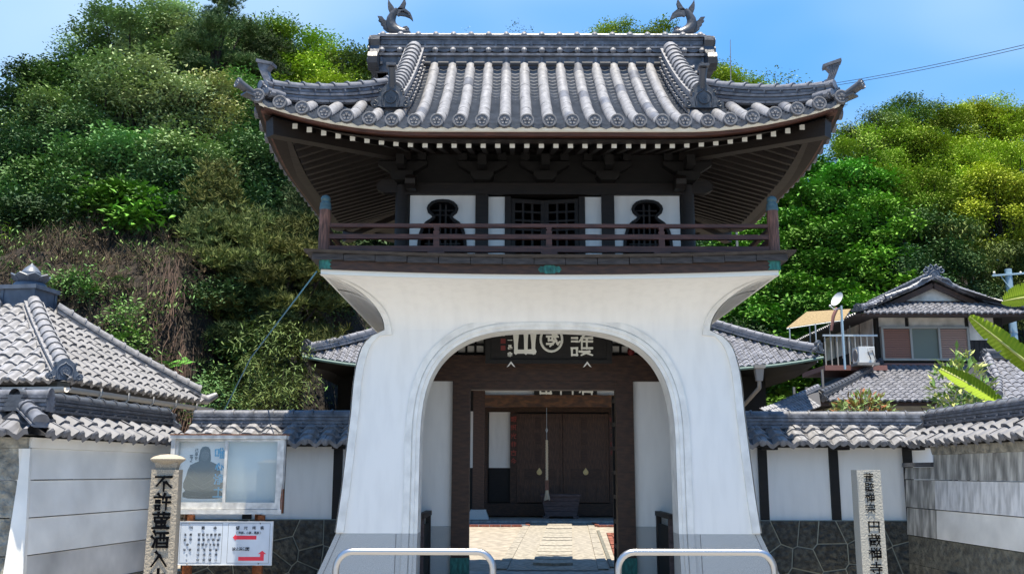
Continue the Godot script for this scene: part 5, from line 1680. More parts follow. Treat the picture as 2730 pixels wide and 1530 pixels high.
	# things about the hall
	var bx := thing("offertory_box", "weathered wooden offertory box with tapering sides before the hall doors", "offertory box", Vector3(0.86, 0.385, -25.8))
	for k in 4:
		var w0 := 0.4 + 0.022 * k; var w1 := w0 + 0.02
		var y0 := 0.06 + 0.125 * k; var y1 := y0 + 0.12
		put("plank", MB.new().hexa([Vector3(-w0, y0, 0.26), Vector3(w0, y0, 0.26), Vector3(w0, y0, -0.26), Vector3(-w0, y0, -0.26), Vector3(-w1, y1, 0.28), Vector3(w1, y1, 0.28), Vector3(w1, y1, -0.28), Vector3(-w1, y1, -0.28)]), M.wood_grey, bx)
	put("rim", MB.new().cube(Vector3(-0.52, 0.555, -0.32), Vector3(0.52, 0.61, 0.32)), M.wood_grey, bx)
	for x in [-0.38, 0.38]:
		put("foot", MB.new().cube(Vector3(x - 0.07, 0, -0.24), Vector3(x + 0.07, 0.07, 0.27)), M.wood_grey, bx)
	var bell := thing("bell_rope", "thick twisted bell rope with tassel hanging before the hall doors", "rope", Vector3(0.5, 0.83, -25.4))
	var tw2 := MB.new()
	for q in 3:
		var pts := []
		for k in 60:
			var a := k * 0.62 + TAU * q / 3
			pts.append(Vector3(cos(a) * 0.018, 0.3 + 1.22 * k / 59.0, sin(a) * 0.018))
		tw2.tube(pts, 0.02, 6)
	put("twisted_rope", tw2, M.rope, bell)
	put("chain", MB.new().tube([Vector3(0, 1.5, 0), Vector3(0, 2.75, 0)], 0.006, 5).tube([Vector3(0, 1.72, 0), Vector3(0.025, 1.78, 0), Vector3(0, 1.84, 0), Vector3(-0.025, 1.78, 0), Vector3(0, 1.72, 0)], 0.009, 5), M.galv, bell)
	put("wooden_collar", MB.new().cube(Vector3(-0.045, 0.27, -0.045), Vector3(0.045, 0.52, 0.045)), M.wood_post, bell)
	var ts := MB.new()
	for k in 18:
		var a := TAU * k / 18
		ts.tube([Vector3(cos(a) * 0.03, 0.28, sin(a) * 0.03), Vector3(cos(a) * 0.05, 0.14, sin(a) * 0.05), Vector3(cos(a) * 0.07, rng.randf_range(0.0, 0.06), sin(a) * 0.07)], 0.009, 4)
	put("tassel", ts, M.rope, bell)
	for s in [[-0.355, "眼照光非古今", "left"], [2.33, "有一千年利", "right"]]:
		var t := thing("couplet_board", "narrow dark board with red vertical characters on the hall post %s of the doors" % s[2], "board", Vector3(s[0], 1.7, -26.93), 0.0, "couplet boards beside the hall doors")
		put("board", MB.new().cube(Vector3(-0.09, 0, 0), Vector3(0.09, 1.4, 0.04)), M.wood_brown, t)
		var b := MB.new()
		write_column(b, s[1], Vector3(-0.06, 1.33, 0.041), 0.13, 0.225, 0.02)
		put("lettering", b, M.red_dull if s[0] > 0 else mat("red_worn", lin(0.34, 0.06, 0.04), 0.7), t)
	var pq := thing("hall_plaque", "wooden plaque with white characters above the amber beam of the hall", "plaque", Vector3(1.0, 3.505, -25.3))
	put("board", MB.new().cube(Vector3(-0.8, 0, -0.08), Vector3(0.8, 0.5, 0)), M.wood_black, pq)
	var lb := MB.new()
	write_glyph(lb, "山", Vector3(-0.7, 0.36, 0.002), 0.34, 0.36, 0.06)
	write_glyph(lb, "円", Vector3(-0.17, 0.36, 0.002), 0.34, 0.36, 0.06)
	write_glyph(lb, "有", Vector3(0.36, 0.36, 0.002), 0.34, 0.36, 0.06)
	put("lettering", lb, M.letter, pq)

# ---------------------------------------------------------------- small hall with a pyramid roof on the left
func hut() -> void:
	var h := thing("pyramid_roof_hall", "small white-walled hall with a pyramid tiled roof and jewelled finial at far left", "hall", Vector3(-6.9, 0, -12.97), deg_to_rad(-8))
	var e := 1.75
	put("wall", MB.new().cube(Vector3(-1.34, 0, -1.34), Vector3(1.34, 2.55, 1.34)), M.plaster_grey, h)
	for x in [-1.32, -0.05, 1.32]:
		put("post", MB.new().cube(Vector3(x - 0.1, 0, 1.3), Vector3(x + 0.1, 2.55, 1.365)), M.wood_black, h)
		if x < 1.0:
			put("post", MB.new().cube(Vector3(1.3, 0, -x - 0.1 - 0.4), Vector3(1.365, 2.55, -x + 0.1 - 0.2)), M.wood_black, h)
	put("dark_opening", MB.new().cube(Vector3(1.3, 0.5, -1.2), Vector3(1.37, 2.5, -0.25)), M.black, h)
	put("wall_beam", MB.new().cube(Vector3(-1.36, 2.46, -1.36), Vector3(1.37, 2.56, 1.37)), M.wood_black, h)
	put("corner_rafter", MB.new().bar(Vector3(1.2, 2.62, 1.2), Vector3(1.7, 2.46, 1.7), 0.13, 0.15), M.gutter_dark, h)
	var r := hub("roof", h)
	var rise := 1.28
	var bed := MB.new()
	var c := Vector3(0, 2.54 + rise, 0)
	var q := [Vector3(-e, 2.54, e), Vector3(e, 2.54, e), Vector3(e, 2.54, -e), Vector3(-e, 2.54, -e)]
	for k in 4:
		bed.tri(q[k], q[(k + 1) % 4], c)
	bed.quad(q[3], q[2], q[1], q[0])
	put("roof_bed", bed, M.tile_bed, r)
	var l := Vector2(e, rise).length()
	var v := Vector3(0, rise, -e) / l
	tile_field(r, "pan_tile", Vector3(-e, 2.56, e + 0.03), Vector3.RIGHT, v, 18, 12, 0.2, 0.185, func(a, b): return a > b * e / l - 0.03 and a < 2 * e - b * e / l + 0.03, M.tile_pale)
	v = Vector3(-e, rise, 0) / l
	tile_field(r, "pan_tile", Vector3(e + 0.03, 2.56, e), Vector3(0, 0, -1), v, 18, 12, 0.2, 0.185, func(a, b): return a > b * e / l - 0.03 and a < 2 * e - b * e / l + 0.03, M.tile_mid)
	for s in [[1, 1], [1, -1], [-1, 1]]:
		var hr := hub("hip_ridge", r)
		var path := []
		for k in 7:
			var f := lerpf(0.14, 0.96, k / 6.0)
			path.append(Vector3(e * f * s[0], 2.56 + rise * (1 - f) - 0.05 * sin(PI * f), e * f * s[1]))
		ridge(hr, path, 0.1, 0.24, 0.085, 0.21, M.tile_pale, 1, 1, [0.15], 3)
		if s[1] > 0:
			put("ridge_end", demon_tile(0.25), M.lead, hr, Transform3D(Basis(Vector3.UP, PI / 4 * s[0]), path[-1] + Vector3(0, -0.05, 0)))
		else:
			put("corner_tip", MB.new().tube([path[-1], path[-1] + Vector3(0.1, -0.02, -0.1), path[-1] + Vector3(0.2, 0.06, -0.2)], [0.08, 0.07, 0.04], 8), M.tile_pale, hr)
	# gutter with hooks, rainwater head and pipe
	var pts := [Vector3(-e - 0.06, 2.47, e + 0.06), Vector3(e + 0.06, 2.47, e + 0.06), Vector3(e + 0.06, 2.46, -e - 0.06)]
	var gb := MB.new()
	for k in 2:
		var a: Vector3 = pts[k]; var b: Vector3 = pts[k + 1]
		var out := (b - a).cross(Vector3.UP).normalized()
		for i in 6:
			var a0 := PI + PI * i / 6; var a1 := PI + PI * (i + 1) / 6
			var o0 := out * cos(a0) * 0.06 + Vector3.UP * sin(a0) * 0.06; var o1 := out * cos(a1) * 0.06 + Vector3.UP * sin(a1) * 0.06
			gb.quad(a + o1, a + o0, b + o0, b + o1)
	put("gutter", gb, M.gutter_pale, r)
	for k in 5:
		var z := 1.2 - 0.62 * k
		put("gutter_hook", MB.new().tube([Vector3(1.65, 2.48, z), Vector3(1.73, 2.38, z), Vector3(1.81, 2.37, z), Vector3(1.87, 2.42, z), Vector3(1.87, 2.5, z)], 0.012, 5), M.gutter_pale, r)
	for x in [-0.9, 0.2, 1.1]:
		put("gutter_hook", MB.new().tube([Vector3(x, 2.48, 1.65), Vector3(x, 2.38, 1.73), Vector3(x, 2.37, 1.81), Vector3(x, 2.42, 1.87)], 0.012, 5), M.gutter_pale, r)
	var dp := MB.new()
	dp.hexa([Vector3(1.58, 2.26, 0.96), Vector3(1.72, 2.26, 0.96), Vector3(1.72, 2.26, 0.8), Vector3(1.58, 2.26, 0.8), Vector3(1.55, 2.45, 1.02), Vector3(1.77, 2.45, 1.02), Vector3(1.77, 2.45, 0.76), Vector3(1.55, 2.45, 0.76)])
	dp.tube([Vector3(1.65, 2.28, 0.88), Vector3(1.65, 2.17, 0.88), Vector3(1.6, 2.11, 0.93), Vector3(1.3, 2.07, 1.32), Vector3(1.2, 2.06, 1.34)], 0.05, 10)
	put("downpipe", dp, M.gutter_dark, h)
	# finial
	var f := hub("finial", r)
	var y := 3.62
	put("box", MB.new().cube(Vector3(-0.24, y, -0.24), Vector3(0.24, y + 0.3, 0.24)), M.lead, f)
	var fr := MB.new()
	for s in [-1, 1]:
		for t in [-1, 1]:
			fr.cube(Vector3(0.225 * s - 0.025, y - 0.02, 0.225 * t - 0.025), Vector3(0.225 * s + 0.025, y + 0.3, 0.225 * t + 0.025))
	fr.cube(Vector3(-0.275, y + 0.295, -0.275), Vector3(0.275, y + 0.35, 0.275))
	fr.cube(Vector3(-0.26, y - 0.03, -0.26), Vector3(0.26, y + 0.03, 0.26))
	put("box_frame", fr, M.lead, f)
	put("bowl", MB.new().lathe(at(Vector3(0, y + 0.35, 0)), [Vector2(0.22, 0), Vector2(0.2, 0.05), Vector2(0.15, 0.09), Vector2(0.15, 0.12)], 20), M.lead, f)
	for k in 8:
		var a := TAU * k / 8
		put("petal", MB.new().prism(PackedVector2Array([Vector2(-0.09, 0), Vector2(0.09, 0), Vector2(0.11, 0.07), Vector2(0.0, 0.13), Vector2(-0.11, 0.07)]), Transform3D(Basis(Vector3.UP, a) * Basis(Vector3.RIGHT, 0.75), Vector3(sin(a), 0, cos(a)) * 0.15 + Vector3(0, y + 0.44, 0)), 0.02), M.lead, f)
	put("jewel", MB.new().lathe(at(Vector3(0, y + 0.46, 0)), [Vector2(0.09, 0), Vector2(0.13, 0.05), Vector2(0.125, 0.1), Vector2(0.08, 0.16), Vector2(0.03, 0.2), Vector2(0.001, 0.235)], 20), M.lead, f)

# ---------------------------------------------------------------- the two-storey house on the right and what stands about it
func house() -> void:
	var h := thing("two_storey_house", "old two-storey house with shuttered upstairs window and gabled tiled roofs right of the gate", "house", Vector3(11.9, 0, -30.5))
	var o := Vector3(-11.9, 0, 30.5)
	put("upper_wall", MB.new().cube(Vector3(10.12, 4.4, -33) + o, Vector3(13.78, 6.2, -28.0) + o), M.wood_black, h)
	put("lower_wall", MB.new().cube(Vector3(10.2, 0, -33) + o, Vector3(15.0, 4.5, -28.05) + o), M.wood_black, h)
	put("ground_floor_wall", MB.new().cube(Vector3(8.3, 0, -32) + o, Vector3(15.0, 3.3, -26.0) + o), M.house_wall, h)
	for s in [[10.2, 10.95, 5.68, 5.98], [11.06, 12.67, 5.69, 5.98], [12.79, 13.5, 5.3, 5.98]]:
		put("plaster_panel", MB.new().cube(Vector3(s[0], s[2], -28) + o, Vector3(s[1], s[3], -27.96) + o), M.house_wall, h)
	for k in 4:
		put("plaster_panel", MB.new().cube(Vector3(10.08, 5.2, -28.2 - 1.15 * k) + o, Vector3(10.12, 5.95, -29.2 - 1.15 * k) + o), M.house_wall, h)
	for k in 7:
		put("board", MB.new().cube(Vector3(12.76 + 0.145 * k, 4.6, -28) + o, Vector3(12.895 + 0.145 * k, 5.28, -27.97) + o), M.wood_dark, h)
	var w := hub("shuttered_window", h)
	var fr := MB.new()
	fr.cube(Vector3(10.22, 5.62, -28) + o, Vector3(12.72, 5.68, -27.86) + o).cube(Vector3(10.22, 4.7, -28) + o, Vector3(12.72, 4.76, -27.86) + o)
	for x in [10.24, 11.06, 11.87, 12.7]:
		fr.cube(Vector3(x - 0.03, 4.7, -28) + o, Vector3(x + 0.03, 5.66, -27.85) + o)
	put("window_frame", fr, M.sash, w)
	put("pane", MB.new().cube(Vector3(11.09, 4.76, -27.93) + o, Vector3(11.84, 5.62, -27.92) + o), M.curtain, w)
	for s in [[10.27, 11.03, "shutter"], [11.9, 12.67, "shutter_pale"]]:
		put("shutter_back", MB.new().cube(Vector3(s[0], 4.76, -27.98) + o, Vector3(s[1], 5.62, -27.93) + o), M.wood_dark, w)
		for k in 13:
			put("slat", MB.new().cube(Vector3(s[0], 4.765 + 0.0655 * k, -27.93) + o, Vector3(s[1], 4.765 + 0.0655 * k + 0.056, -27.895) + o), M[s[2]], w)
	# upper roof
	var r := hub("upper_roof", h)
	var cx := 11.94
	var ex := [9.35, 14.5]
	var ey := 5.98
	var bed := MB.new()
	var top := 7.1
	for s in [0, 1]:
		var x: float = ex[s]
		var d := 1.0 if s else -1.0
		var a := Vector3(cx, top, -28.2) + o; var b := Vector3(cx, top, -33.4) + o
		var c := Vector3(x, ey, -34.2) + o; var e := Vector3(x, ey, -27.2) + o; var f := Vector3(cx + 1.45 * d, 6.45, -28.2) + o
		if s:
			bed.quad(a, e, c, b)
		else:
			bed.quad(a, b, c, e)
		var g := hub("verge", r)
		# verge and hip ridges
		var path := [a + Vector3(0, 0.03, 0.1), a.lerp(f, 0.5) + Vector3(0, -0.03, 0.1), f + Vector3(0, 0.04, 0.1)]
		ridge(g, path, 0.08, 0.16, 0.075, 0.17, M.tile_far, 1, 1, [0.1], 2)
		ridge(g, [f + Vector3(0, 0.03, 0), f.lerp(e, 0.5) + Vector3(0, -0.02, 0), e + Vector3(0, 0.05, 0)], 0.1, 0.18, 0.07, 0.18, M.tile_far, 1, 1, [0.3], 3)
		put("ridge_end", demon_tile(0.24), M.tile_dark, g, Transform3D(Basis(Vector3.UP, PI / 4 * d), e + Vector3(0, 0.02, 0)))
		put("bargeboard", MB.new().bar(a + Vector3(0, -0.16, 0.03), f + Vector3(-0.1 * d, -0.12, 0.03), 0.05, 0.16), M.wood_brown, g)
	bed.quad(Vector3(ex[0], ey - 0.02, -27.2) + o, Vector3(ex[1], ey - 0.02, -27.2) + o, Vector3(cx + 1.45, 6.43, -28.22) + o, Vector3(cx - 1.45, 6.43, -28.22) + o)
	bed.quad(Vector3(ex[0], ey - 0.03, -34.2) + o, Vector3(ex[1], ey - 0.03, -34.2) + o, Vector3(ex[1], ey - 0.03, -27.2) + o, Vector3(ex[0], ey - 0.03, -27.2) + o)
	put("roof_bed", bed, M.tile_bed, r)
	var gv := Vector3(0, 0.45, -1.0).normalized()
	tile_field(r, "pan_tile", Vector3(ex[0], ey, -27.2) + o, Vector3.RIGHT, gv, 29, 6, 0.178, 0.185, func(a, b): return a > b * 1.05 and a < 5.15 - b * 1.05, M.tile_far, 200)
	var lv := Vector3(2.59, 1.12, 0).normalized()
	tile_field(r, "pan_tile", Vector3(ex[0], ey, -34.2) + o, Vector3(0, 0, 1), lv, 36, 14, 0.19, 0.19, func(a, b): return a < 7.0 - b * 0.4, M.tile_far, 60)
	put("gable_panel", MB.new().prism(PackedVector2Array([Vector2(-1.15, 6.42), Vector2(1.15, 6.42), Vector2(0, 6.98)]), at(Vector3(cx, 0, -28.4) + o), 0.05), M.house_wall, r)
	put("gable_beam", MB.new().cube(Vector3(cx - 1.3, 6.42, -28.4) + o, Vector3(cx + 1.3, 6.5, -28.3) + o), M.wood_brown, r)
	var orn := MB.new()
	orn.add(demon_tile(0.36), at(Vector3(cx, 7.08, -28.12) + o))
	for s in [-1, 1]:
		spiral(orn, Vector3(cx + 0.24 * s, 7.36, -28.05) + o, 0.1, s, 0.035)
		spiral(orn, Vector3(cx + 0.1 * s, 7.45, -28.05) + o, 0.08, s, 0.03)
		orn.tube([Vector3(cx + 0.2 * s, 7.12, -28.02) + o, Vector3(cx + 0.38 * s, 7.08, -28.02) + o, Vector3(cx + 0.5 * s, 6.96, -28.02) + o], [0.05, 0.045, 0.02], 6)
	put("ridge_ornament", orn, M.lead, r)
	ridge(r, [Vector3(cx, top, -33.4) + o, Vector3(cx, top, -28.2) + o], 0.2, 0.22, 0.08, 0.25, M.tile_far, 1, 1, [0.4], 3)
	put("eave_board", MB.new().cube(Vector3(ex[0] + 0.1, ey - 0.1, -27.3) + o, Vector3(ex[1], ey - 0.02, -27.24) + o), M.wood_brown, r)
	# lower roof
	var lo := hub("lower_roof", h)
	var y0 := 3.35
	bed = MB.new()
	bed.quad(Vector3(7.45, y0, -25.1) + o, Vector3(16, y0, -25.1) + o, Vector3(16, 4.56, -27.9) + o, Vector3(10.15, 4.56, -27.9) + o)
	bed.quad(Vector3(7.45, y0, -32) + o, Vector3(7.45, y0, -25.1) + o, Vector3(10.15, 4.56, -27.9) + o, Vector3(10.15, 4.56, -32) + o)
	bed.quad(Vector3(7.45, y0 - 0.02, -32) + o, Vector3(16, y0 - 0.02, -32) + o, Vector3(16, y0 - 0.02, -25.1) + o, Vector3(7.45, y0 - 0.02, -25.1) + o)
	put("roof_bed", bed, M.tile_bed, lo)
	var v := Vector3(0, 1.21, -2.8).normalized()
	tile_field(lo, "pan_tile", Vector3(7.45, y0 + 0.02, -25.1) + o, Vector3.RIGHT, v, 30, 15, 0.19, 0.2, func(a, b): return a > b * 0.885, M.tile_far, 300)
	ridge(lo, [Vector3(10.15, 4.57, -27.9) + o, Vector3(8.8, 3.93, -26.5) + o, Vector3(7.5, 3.42, -25.15) + o], 0.14, 0.2, 0.075, 0.2, M.tile_dark, 1, 1, [0.3], 3)
	put("ridge_end", demon_tile(0.3), M.tile_dark, lo, Transform3D(Basis(Vector3.UP, -PI / 4), Vector3(7.47, 3.36, -25.1) + o))
	put("flashing", MB.new().cube(Vector3(10.1, 4.56, -28) + o, Vector3(14, 4.62, -27.85) + o), M.rust_sheet, lo)
	put("eave_board", MB.new().cube(Vector3(7.5, y0 - 0.12, -25.25) + o, Vector3(16, y0 - 0.03, -25.18) + o), M.wood_brown, lo)
	# lean-to roof in front, running down to the left
	var le := hub("lean_to_roof", h)
	bed = MB.new()
	var p0 := Vector3(7.41, 3.64, -25.00) + o; var p1 := Vector3(5.66, 2.96, -23.20) + o; var e0 := Vector3(7.21, 3.16, -24.20) + o; var e1 := Vector3(5.59, 2.69, -22.40) + o
	bed.quad(e1, e0, p0, p1)
	put("roof_bed", bed, M.tile_bed, le)
	var le_u := (e0 - e1).normalized()
	var le_v := ((p0 - e0) - le_u * (p0 - e0).dot(le_u))
	var le_n := int(le_v.length() / 0.12)
	tile_field(le, "pan_tile", e1, le_u, le_v.normalized(), int(e0.distance_to(e1) / 0.14), le_n, 0.14, 0.12, func(_a, _b): return true, M.tile_far)
	ridge(le, [p0, p1], 0.08, 0.14, 0.05, 0.16, M.tile_far, 1, 1, [], 2)
	# balcony on the left side of the house
	var bal := hub("side_balcony", h)
	put("deck", MB.new().cube(Vector3(8.36, 4.36, -29.5) + o, Vector3(10.1, 4.5, -27.3) + o), M.rust_sheet, bal)
	put("handrail", MB.new().cube(Vector3(8.36, 5.32, -27.4) + o, Vector3(9.9, 5.37, -27.34) + o), M.galv, bal)
	for k in 9:
		put("baluster", MB.new().cube(Vector3(8.4 + 0.17 * k, 4.5, -27.39) + o, Vector3(8.43 + 0.17 * k, 5.32, -27.36) + o), M.sash, bal)
	for x in [8.32, 7.5, 7.85]:
		put("support", MB.new().cube(Vector3(x - 0.03, 3.0, -27.5) + o, Vector3(x + 0.03, 4.4 if x > 8 else 3.9, -27.43) + o), M.pipe_grey, bal)
	# things on it
	var ac := thing("air_conditioner_unit", "white outdoor air conditioner unit on the side balcony of the shuttered house", "air conditioner", Vector3(9.38, 4.5, -26.95))
	put("case", MB.new().cube(Vector3(-0.22, 0.02, -0.4), Vector3(0.22, 0.47, 0.12)), M.unit_white, ac)
	put("fan_grille", MB.new().lathe(Transform3D(Basis(Vector3.BACK, PI / 2), Vector3(-0.22, 0.25, -0.14)), [Vector2(0.17, 0), Vector2(0.17, 0.015), Vector2(0.15, 0.02), Vector2(0.001, 0.02)], 18), M.pipe_grey, ac)
	put("panel", MB.new().cube(Vector3(0.02, 0.3, 0.12), Vector3(0.2, 0.44, 0.13)), M.board_frame, ac)
	put("hose", MB.new().tube([Vector3(0.1, 0.12, 0.13), Vector3(0.0, 0.3, 0.2), Vector3(0.12, 0.36, 0.2), Vector3(0.22, 0.1, 0.15), Vector3(0.1, -0.1, 0.2)], 0.018, 6), M.pipe_grey, ac)
	put("bracket", MB.new().cube(Vector3(-0.3, -0.05, -0.45), Vector3(0.3, 0.02, 0.2)), M.pipe_grey, ac)
	var ds := thing("satellite_dish", "round satellite dish on a thin bluish pole beside the bamboo sunshade", "satellite dish", Vector3(8.64, 4.3, -26.5))
	put("pole", MB.new().tube([Vector3(0, 0, 0), Vector3(0, 1.75, 0)], 0.032, 8), M.pole_blue, ds)
	var dish := MB.new()
	var pr := []
	for k in 7:
		pr.append(Vector2(0.21 * k / 6.0 + 0.001, 0.06 * pow(k / 6.0, 2)))
	dish.lathe(Transform3D(Basis(Vector3.UP, -1.15) * Basis(Vector3.RIGHT, PI / 2 - 0.45), Vector3(-0.08, 1.9, 0.05)), pr, 20)
	put("reflector", dish, M.unit_white, ds)
	put("feed_arm", MB.new().tube([Vector3(-0.05, 1.68, 0.05), Vector3(-0.22, 1.62, 0.1), Vector3(-0.34, 1.7, 0.14)], 0.015, 6).ball(at(Vector3(-0.35, 1.72, 0.14)), 0.035, 8), M.unit_white, ds)
	var sc := thing("bamboo_sunshade", "tan bamboo reed sunshade on a light metal frame behind the satellite dish", "sunshade", Vector3(8.6, 5.0, -28.6))
	var so := Vector3(-8.6, -5.0, 28.6)
	var c0 := Vector3(7.45, 5.6, -27.7) + so; var c1 := Vector3(9.1, 5.85, -27.7) + so; var c2 := Vector3(9.95, 6.45, -29.5) + so; var c3 := Vector3(8.6, 6.36, -29.5) + so
	for k in 34:
		var f0 := k / 34.0; var f1 := (k + 0.86) / 34.0
		var s := MB.new()
		var a := c0.lerp(c3, f0); var b := c1.lerp(c2, f0); var c := c1.lerp(c2, f1); var d := c0.lerp(c3, f1)
		var u := Vector3(0, 0.012, 0)
		s.hexa([a - u, b - u, c - u, d - u, a + u, b + u, c + u, d + u])
		put("reed_slat", s, M.reed, sc)
	var posts := MB.new()
	for f in [0.05, 0.5, 0.95]:
		posts.tube([c0.lerp(c1, f) - Vector3(0, 0.03, 0), c3.lerp(c2, f) - Vector3(0, 0.03, 0)], 0.018, 6)
		posts.tube([c0.lerp(c1, f), c0.lerp(c1, f) - Vector3(0, 1.1, 0)], 0.02, 6)
		posts.tube([c3.lerp(c2, f), c3.lerp(c2, f) - Vector3(0, 1.6, 0)], 0.02, 6)
	for f in [0.0, 0.33, 0.66, 1.0]:
		posts.tube([c0.lerp(c3, f) - Vector3(0, 0.02, 0), c1.lerp(c2, f) - Vector3(0, 0.02, 0)], 0.014, 6)
	put("metal_frame", posts, M.galv, sc)
	put("rusty_strip", MB.new().tube([Vector3(8.85, 6.15, -27.5) + so, Vector3(8.72, 5.9, -27.45) + so, Vector3(8.66, 5.5, -27.5) + so], [0.05, 0.05, 0.035], 6), M.rust_sheet, sc)
	# another small roof nearer, cut by the right edge of the view
	var g := thing("garden_shed_roof", "small grey tiled gable roof with a curved verge just behind the right forecourt wall", "shed", Vector3(11.6, 0, -22))
	var go := Vector3(-11.6, 0, 22)
	put("wall", MB.new().cube(Vector3(10.3, 0, -24) + go, Vector3(13.5, 2.9, -21.3) + go), M.house_wall, g)
	bed = MB.new()
	bed.quad(Vector3(9.85, 2.95, -20.6) + go, Vector3(13.8, 2.95, -20.6) + go, Vector3(13.8, 4.1, -22.4) + go, Vector3(10.55, 4.1, -22.4) + go)
	bed.quad(Vector3(9.85, 2.95, -24.4) + go, Vector3(9.85, 2.95, -20.6) + go, Vector3(10.55, 4.1, -22.4) + go, Vector3(10.55, 4.1, -23) + go)
	put("roof_bed", bed, M.tile_bed, g)
	tile_field(g, "pan_tile", Vector3(9.85, 2.97, -20.6) + go, Vector3.RIGHT, Vector3(0, 1.15, -1.8).normalized(), 12, 11, 0.19, 0.19, func(a, b): return a > b * 0.33, M.tile_far)
	ridge(g, [Vector3(10.5, 4.12, -22.35) + go, Vector3(10.3, 3.45, -21.5) + go, Vector3(9.95, 3.1, -20.85) + go], 0.1, 0.18, 0.07, 0.17, M.tile_far, 1, 1, [0.3], 2)
	ridge(g, [Vector3(13.8, 4.12, -22.4) + go, Vector3(10.5, 4.12, -22.4) + go], 0.16, 0.2, 0.075, 0.22, M.tile_dark, 1, 1, [0.4], 3)
	put("ridge_end", demon_tile(0.26), M.tile_dark, g, Transform3D(Basis(Vector3.UP, -PI / 2), Vector3(10.48, 4.1, -22.4) + go))

# ---------------------------------------------------------------- things on the street side
func street_things() -> void:
	# handrails
	for s in [[-1.29, "left", 0.72], [1.295, "right", 0.715]]:
		var t := thing("handrail", "polished steel tube handrail bent into the ground before the %s foot of the gate" % s[1], "handrail", Vector3(s[0], 0, -9.3), 0.0, "steel handrails before the gate")
		var pts := [Vector3(-s[2], -0.1, 0), Vector3(-s[2], 0.66, 0)]
		for k in 7:
			var a := PI - PI / 2 * k / 6
			pts.append(Vector3(-s[2] + 0.15 + cos(a) * 0.15, 0.68 + sin(a) * 0.15, 0))
		for k in 7:
			var a := PI / 2 - PI / 2 * k / 6
			pts.append(Vector3(s[2] - 0.15 + cos(a) * 0.15, 0.68 + sin(a) * 0.15, 0))
		pts.append(Vector3(s[2], 0.66, 0))
		pts.append(Vector3(s[2], -0.1, 0))
		put("tube", MB.new().tube(pts, 0.031, 16), M.steel, t)
		for x in [-s[2], s[2]]:
			put("ground_collar", MB.new().lathe(at(Vector3(x, 0, 0)), [Vector2(0.05, 0), Vector2(0.05, 0.02), Vector2(0.032, 0.03)], 14), M.steel, t)
	# old stone pillar
	var p := thing("stone_pillar", "old carved stone pillar with rounded mushroom cap and black incised characters at left", "stone pillar", Vector3(-3.545, 0, -9.1), deg_to_rad(10))
	var w := 0.118
	put("shaft", MB.new().hexa([Vector3(-w - 0.012, 0, w + 0.012), Vector3(w + 0.012, 0, w + 0.012), Vector3(w + 0.012, 0, -w - 0.012), Vector3(-w - 0.012, 0, -w - 0.012), Vector3(-w, 1.565, w), Vector3(w, 1.565, w), Vector3(w, 1.565, -w), Vector3(-w, 1.565, -w)]), M.granite_warm, p)
	put("neck", MB.new().hexa([Vector3(-0.085, 1.565, 0.085), Vector3(0.085, 1.565, 0.085), Vector3(0.085, 1.565, -0.085), Vector3(-0.085, 1.565, -0.085), Vector3(-0.1, 1.63, 0.1), Vector3(0.1, 1.63, 0.1), Vector3(0.1, 1.63, -0.1), Vector3(-0.1, 1.63, -0.1)]), M.granite_warm, p)
	put("cap", MB.new().lathe(Transform3D(Basis(Vector3.UP, PI / 4), Vector3(0, 1.63, 0)), [Vector2(0.1, -0.02), Vector2(0.155, 0.02), Vector2(0.158, 0.03), Vector2(0.13, 0.05), Vector2(0.07, 0.068), Vector2(0.001, 0.074)], 14), M.granite_warm, p)
	var b := MB.new()
	write_column(b, "不許葷酒入山", Vector3(-0.075, 1.515, w + 0.012), 0.134, 0.163, 0.022, 0.003)
	put("inscription", b, M.ink, p)
	# pale sign post
	p = thing("stone_sign_post", "pale granite sign post with dark painted temple name before the right plaster wall", "stone sign post", Vector3(3.375, 0, -10.62), deg_to_rad(-4))
	put("shaft", MB.new().hexa([Vector3(-0.13, 0, 0.13), Vector3(0.13, 0, 0.13), Vector3(0.13, 0, -0.1), Vector3(-0.13, 0, -0.1), Vector3(-0.128, 1.58, 0.125), Vector3(0.118, 1.58, 0.125), Vector3(0.118, 1.58, -0.1), Vector3(-0.128, 1.58, -0.1)]), M.granite_pale, p)
	b = MB.new()
	write_column(b, "黄檗禅宗", Vector3(-0.055, 1.545, 0.131), 0.088, 0.104, 0.0095, 0.002)
	write_column(b, "円蔵禅寺", Vector3(-0.05, 1.06, 0.1315), 0.114, 0.14, 0.014, 0.002)
	put("inscription", b, M.ink, p)
	notice_board()
	direction_board()
	# wires and masts
	tag(put("guy_wire", MB.new().tube([Vector3(-2.56, 3.72, -10.6), Vector3(-4.1, 3.12, -13.8), Vector3(-5.6, 2.2, -17.2)], 0.009, 5), M.wire_blue), "thin blue guy wire from the gate balcony down to the bank on the left", "wire")
	for k in 2:
		var d := -0.1 * k
		var pts := []
		for i in 13:
			var f := i / 12.0
			pts.append(Vector3(lerpf(11.0, 18.5, f), lerpf(18.4, 14.6, f) - 0.25 * sin(PI * f) + d, lerpf(-42, -26, f)))
		tag(put("overhead_wire", MB.new().tube(pts, 0.012, 5), M.wire), ["upper of two overhead wires crossing the sky at upper right", "lower of two overhead wires crossing the sky at upper right"][k], "wire", "overhead wires")
	tag(put("lightning_rod", MB.new().tube([Vector3(9.04, 9.0, -40), Vector3(9.04, 17.5, -40), Vector3(9.11, 20.1, -40)], [0.06, 0.03, 0.012], 6), M.pipe_grey), "thin upright metal rod above the trees right of the gate roof", "mast")
	var up := thing("utility_pole", "slender bluish utility pole with one crossarm behind the shuttered house", "utility pole", Vector3(20.25, 0, -40))
	put("shaft", MB.new().tube([Vector3(0, 4.0, 0), Vector3(0.05, 9.9, 0)], [0.18, 0.14], 12), M.pole_blue, up)
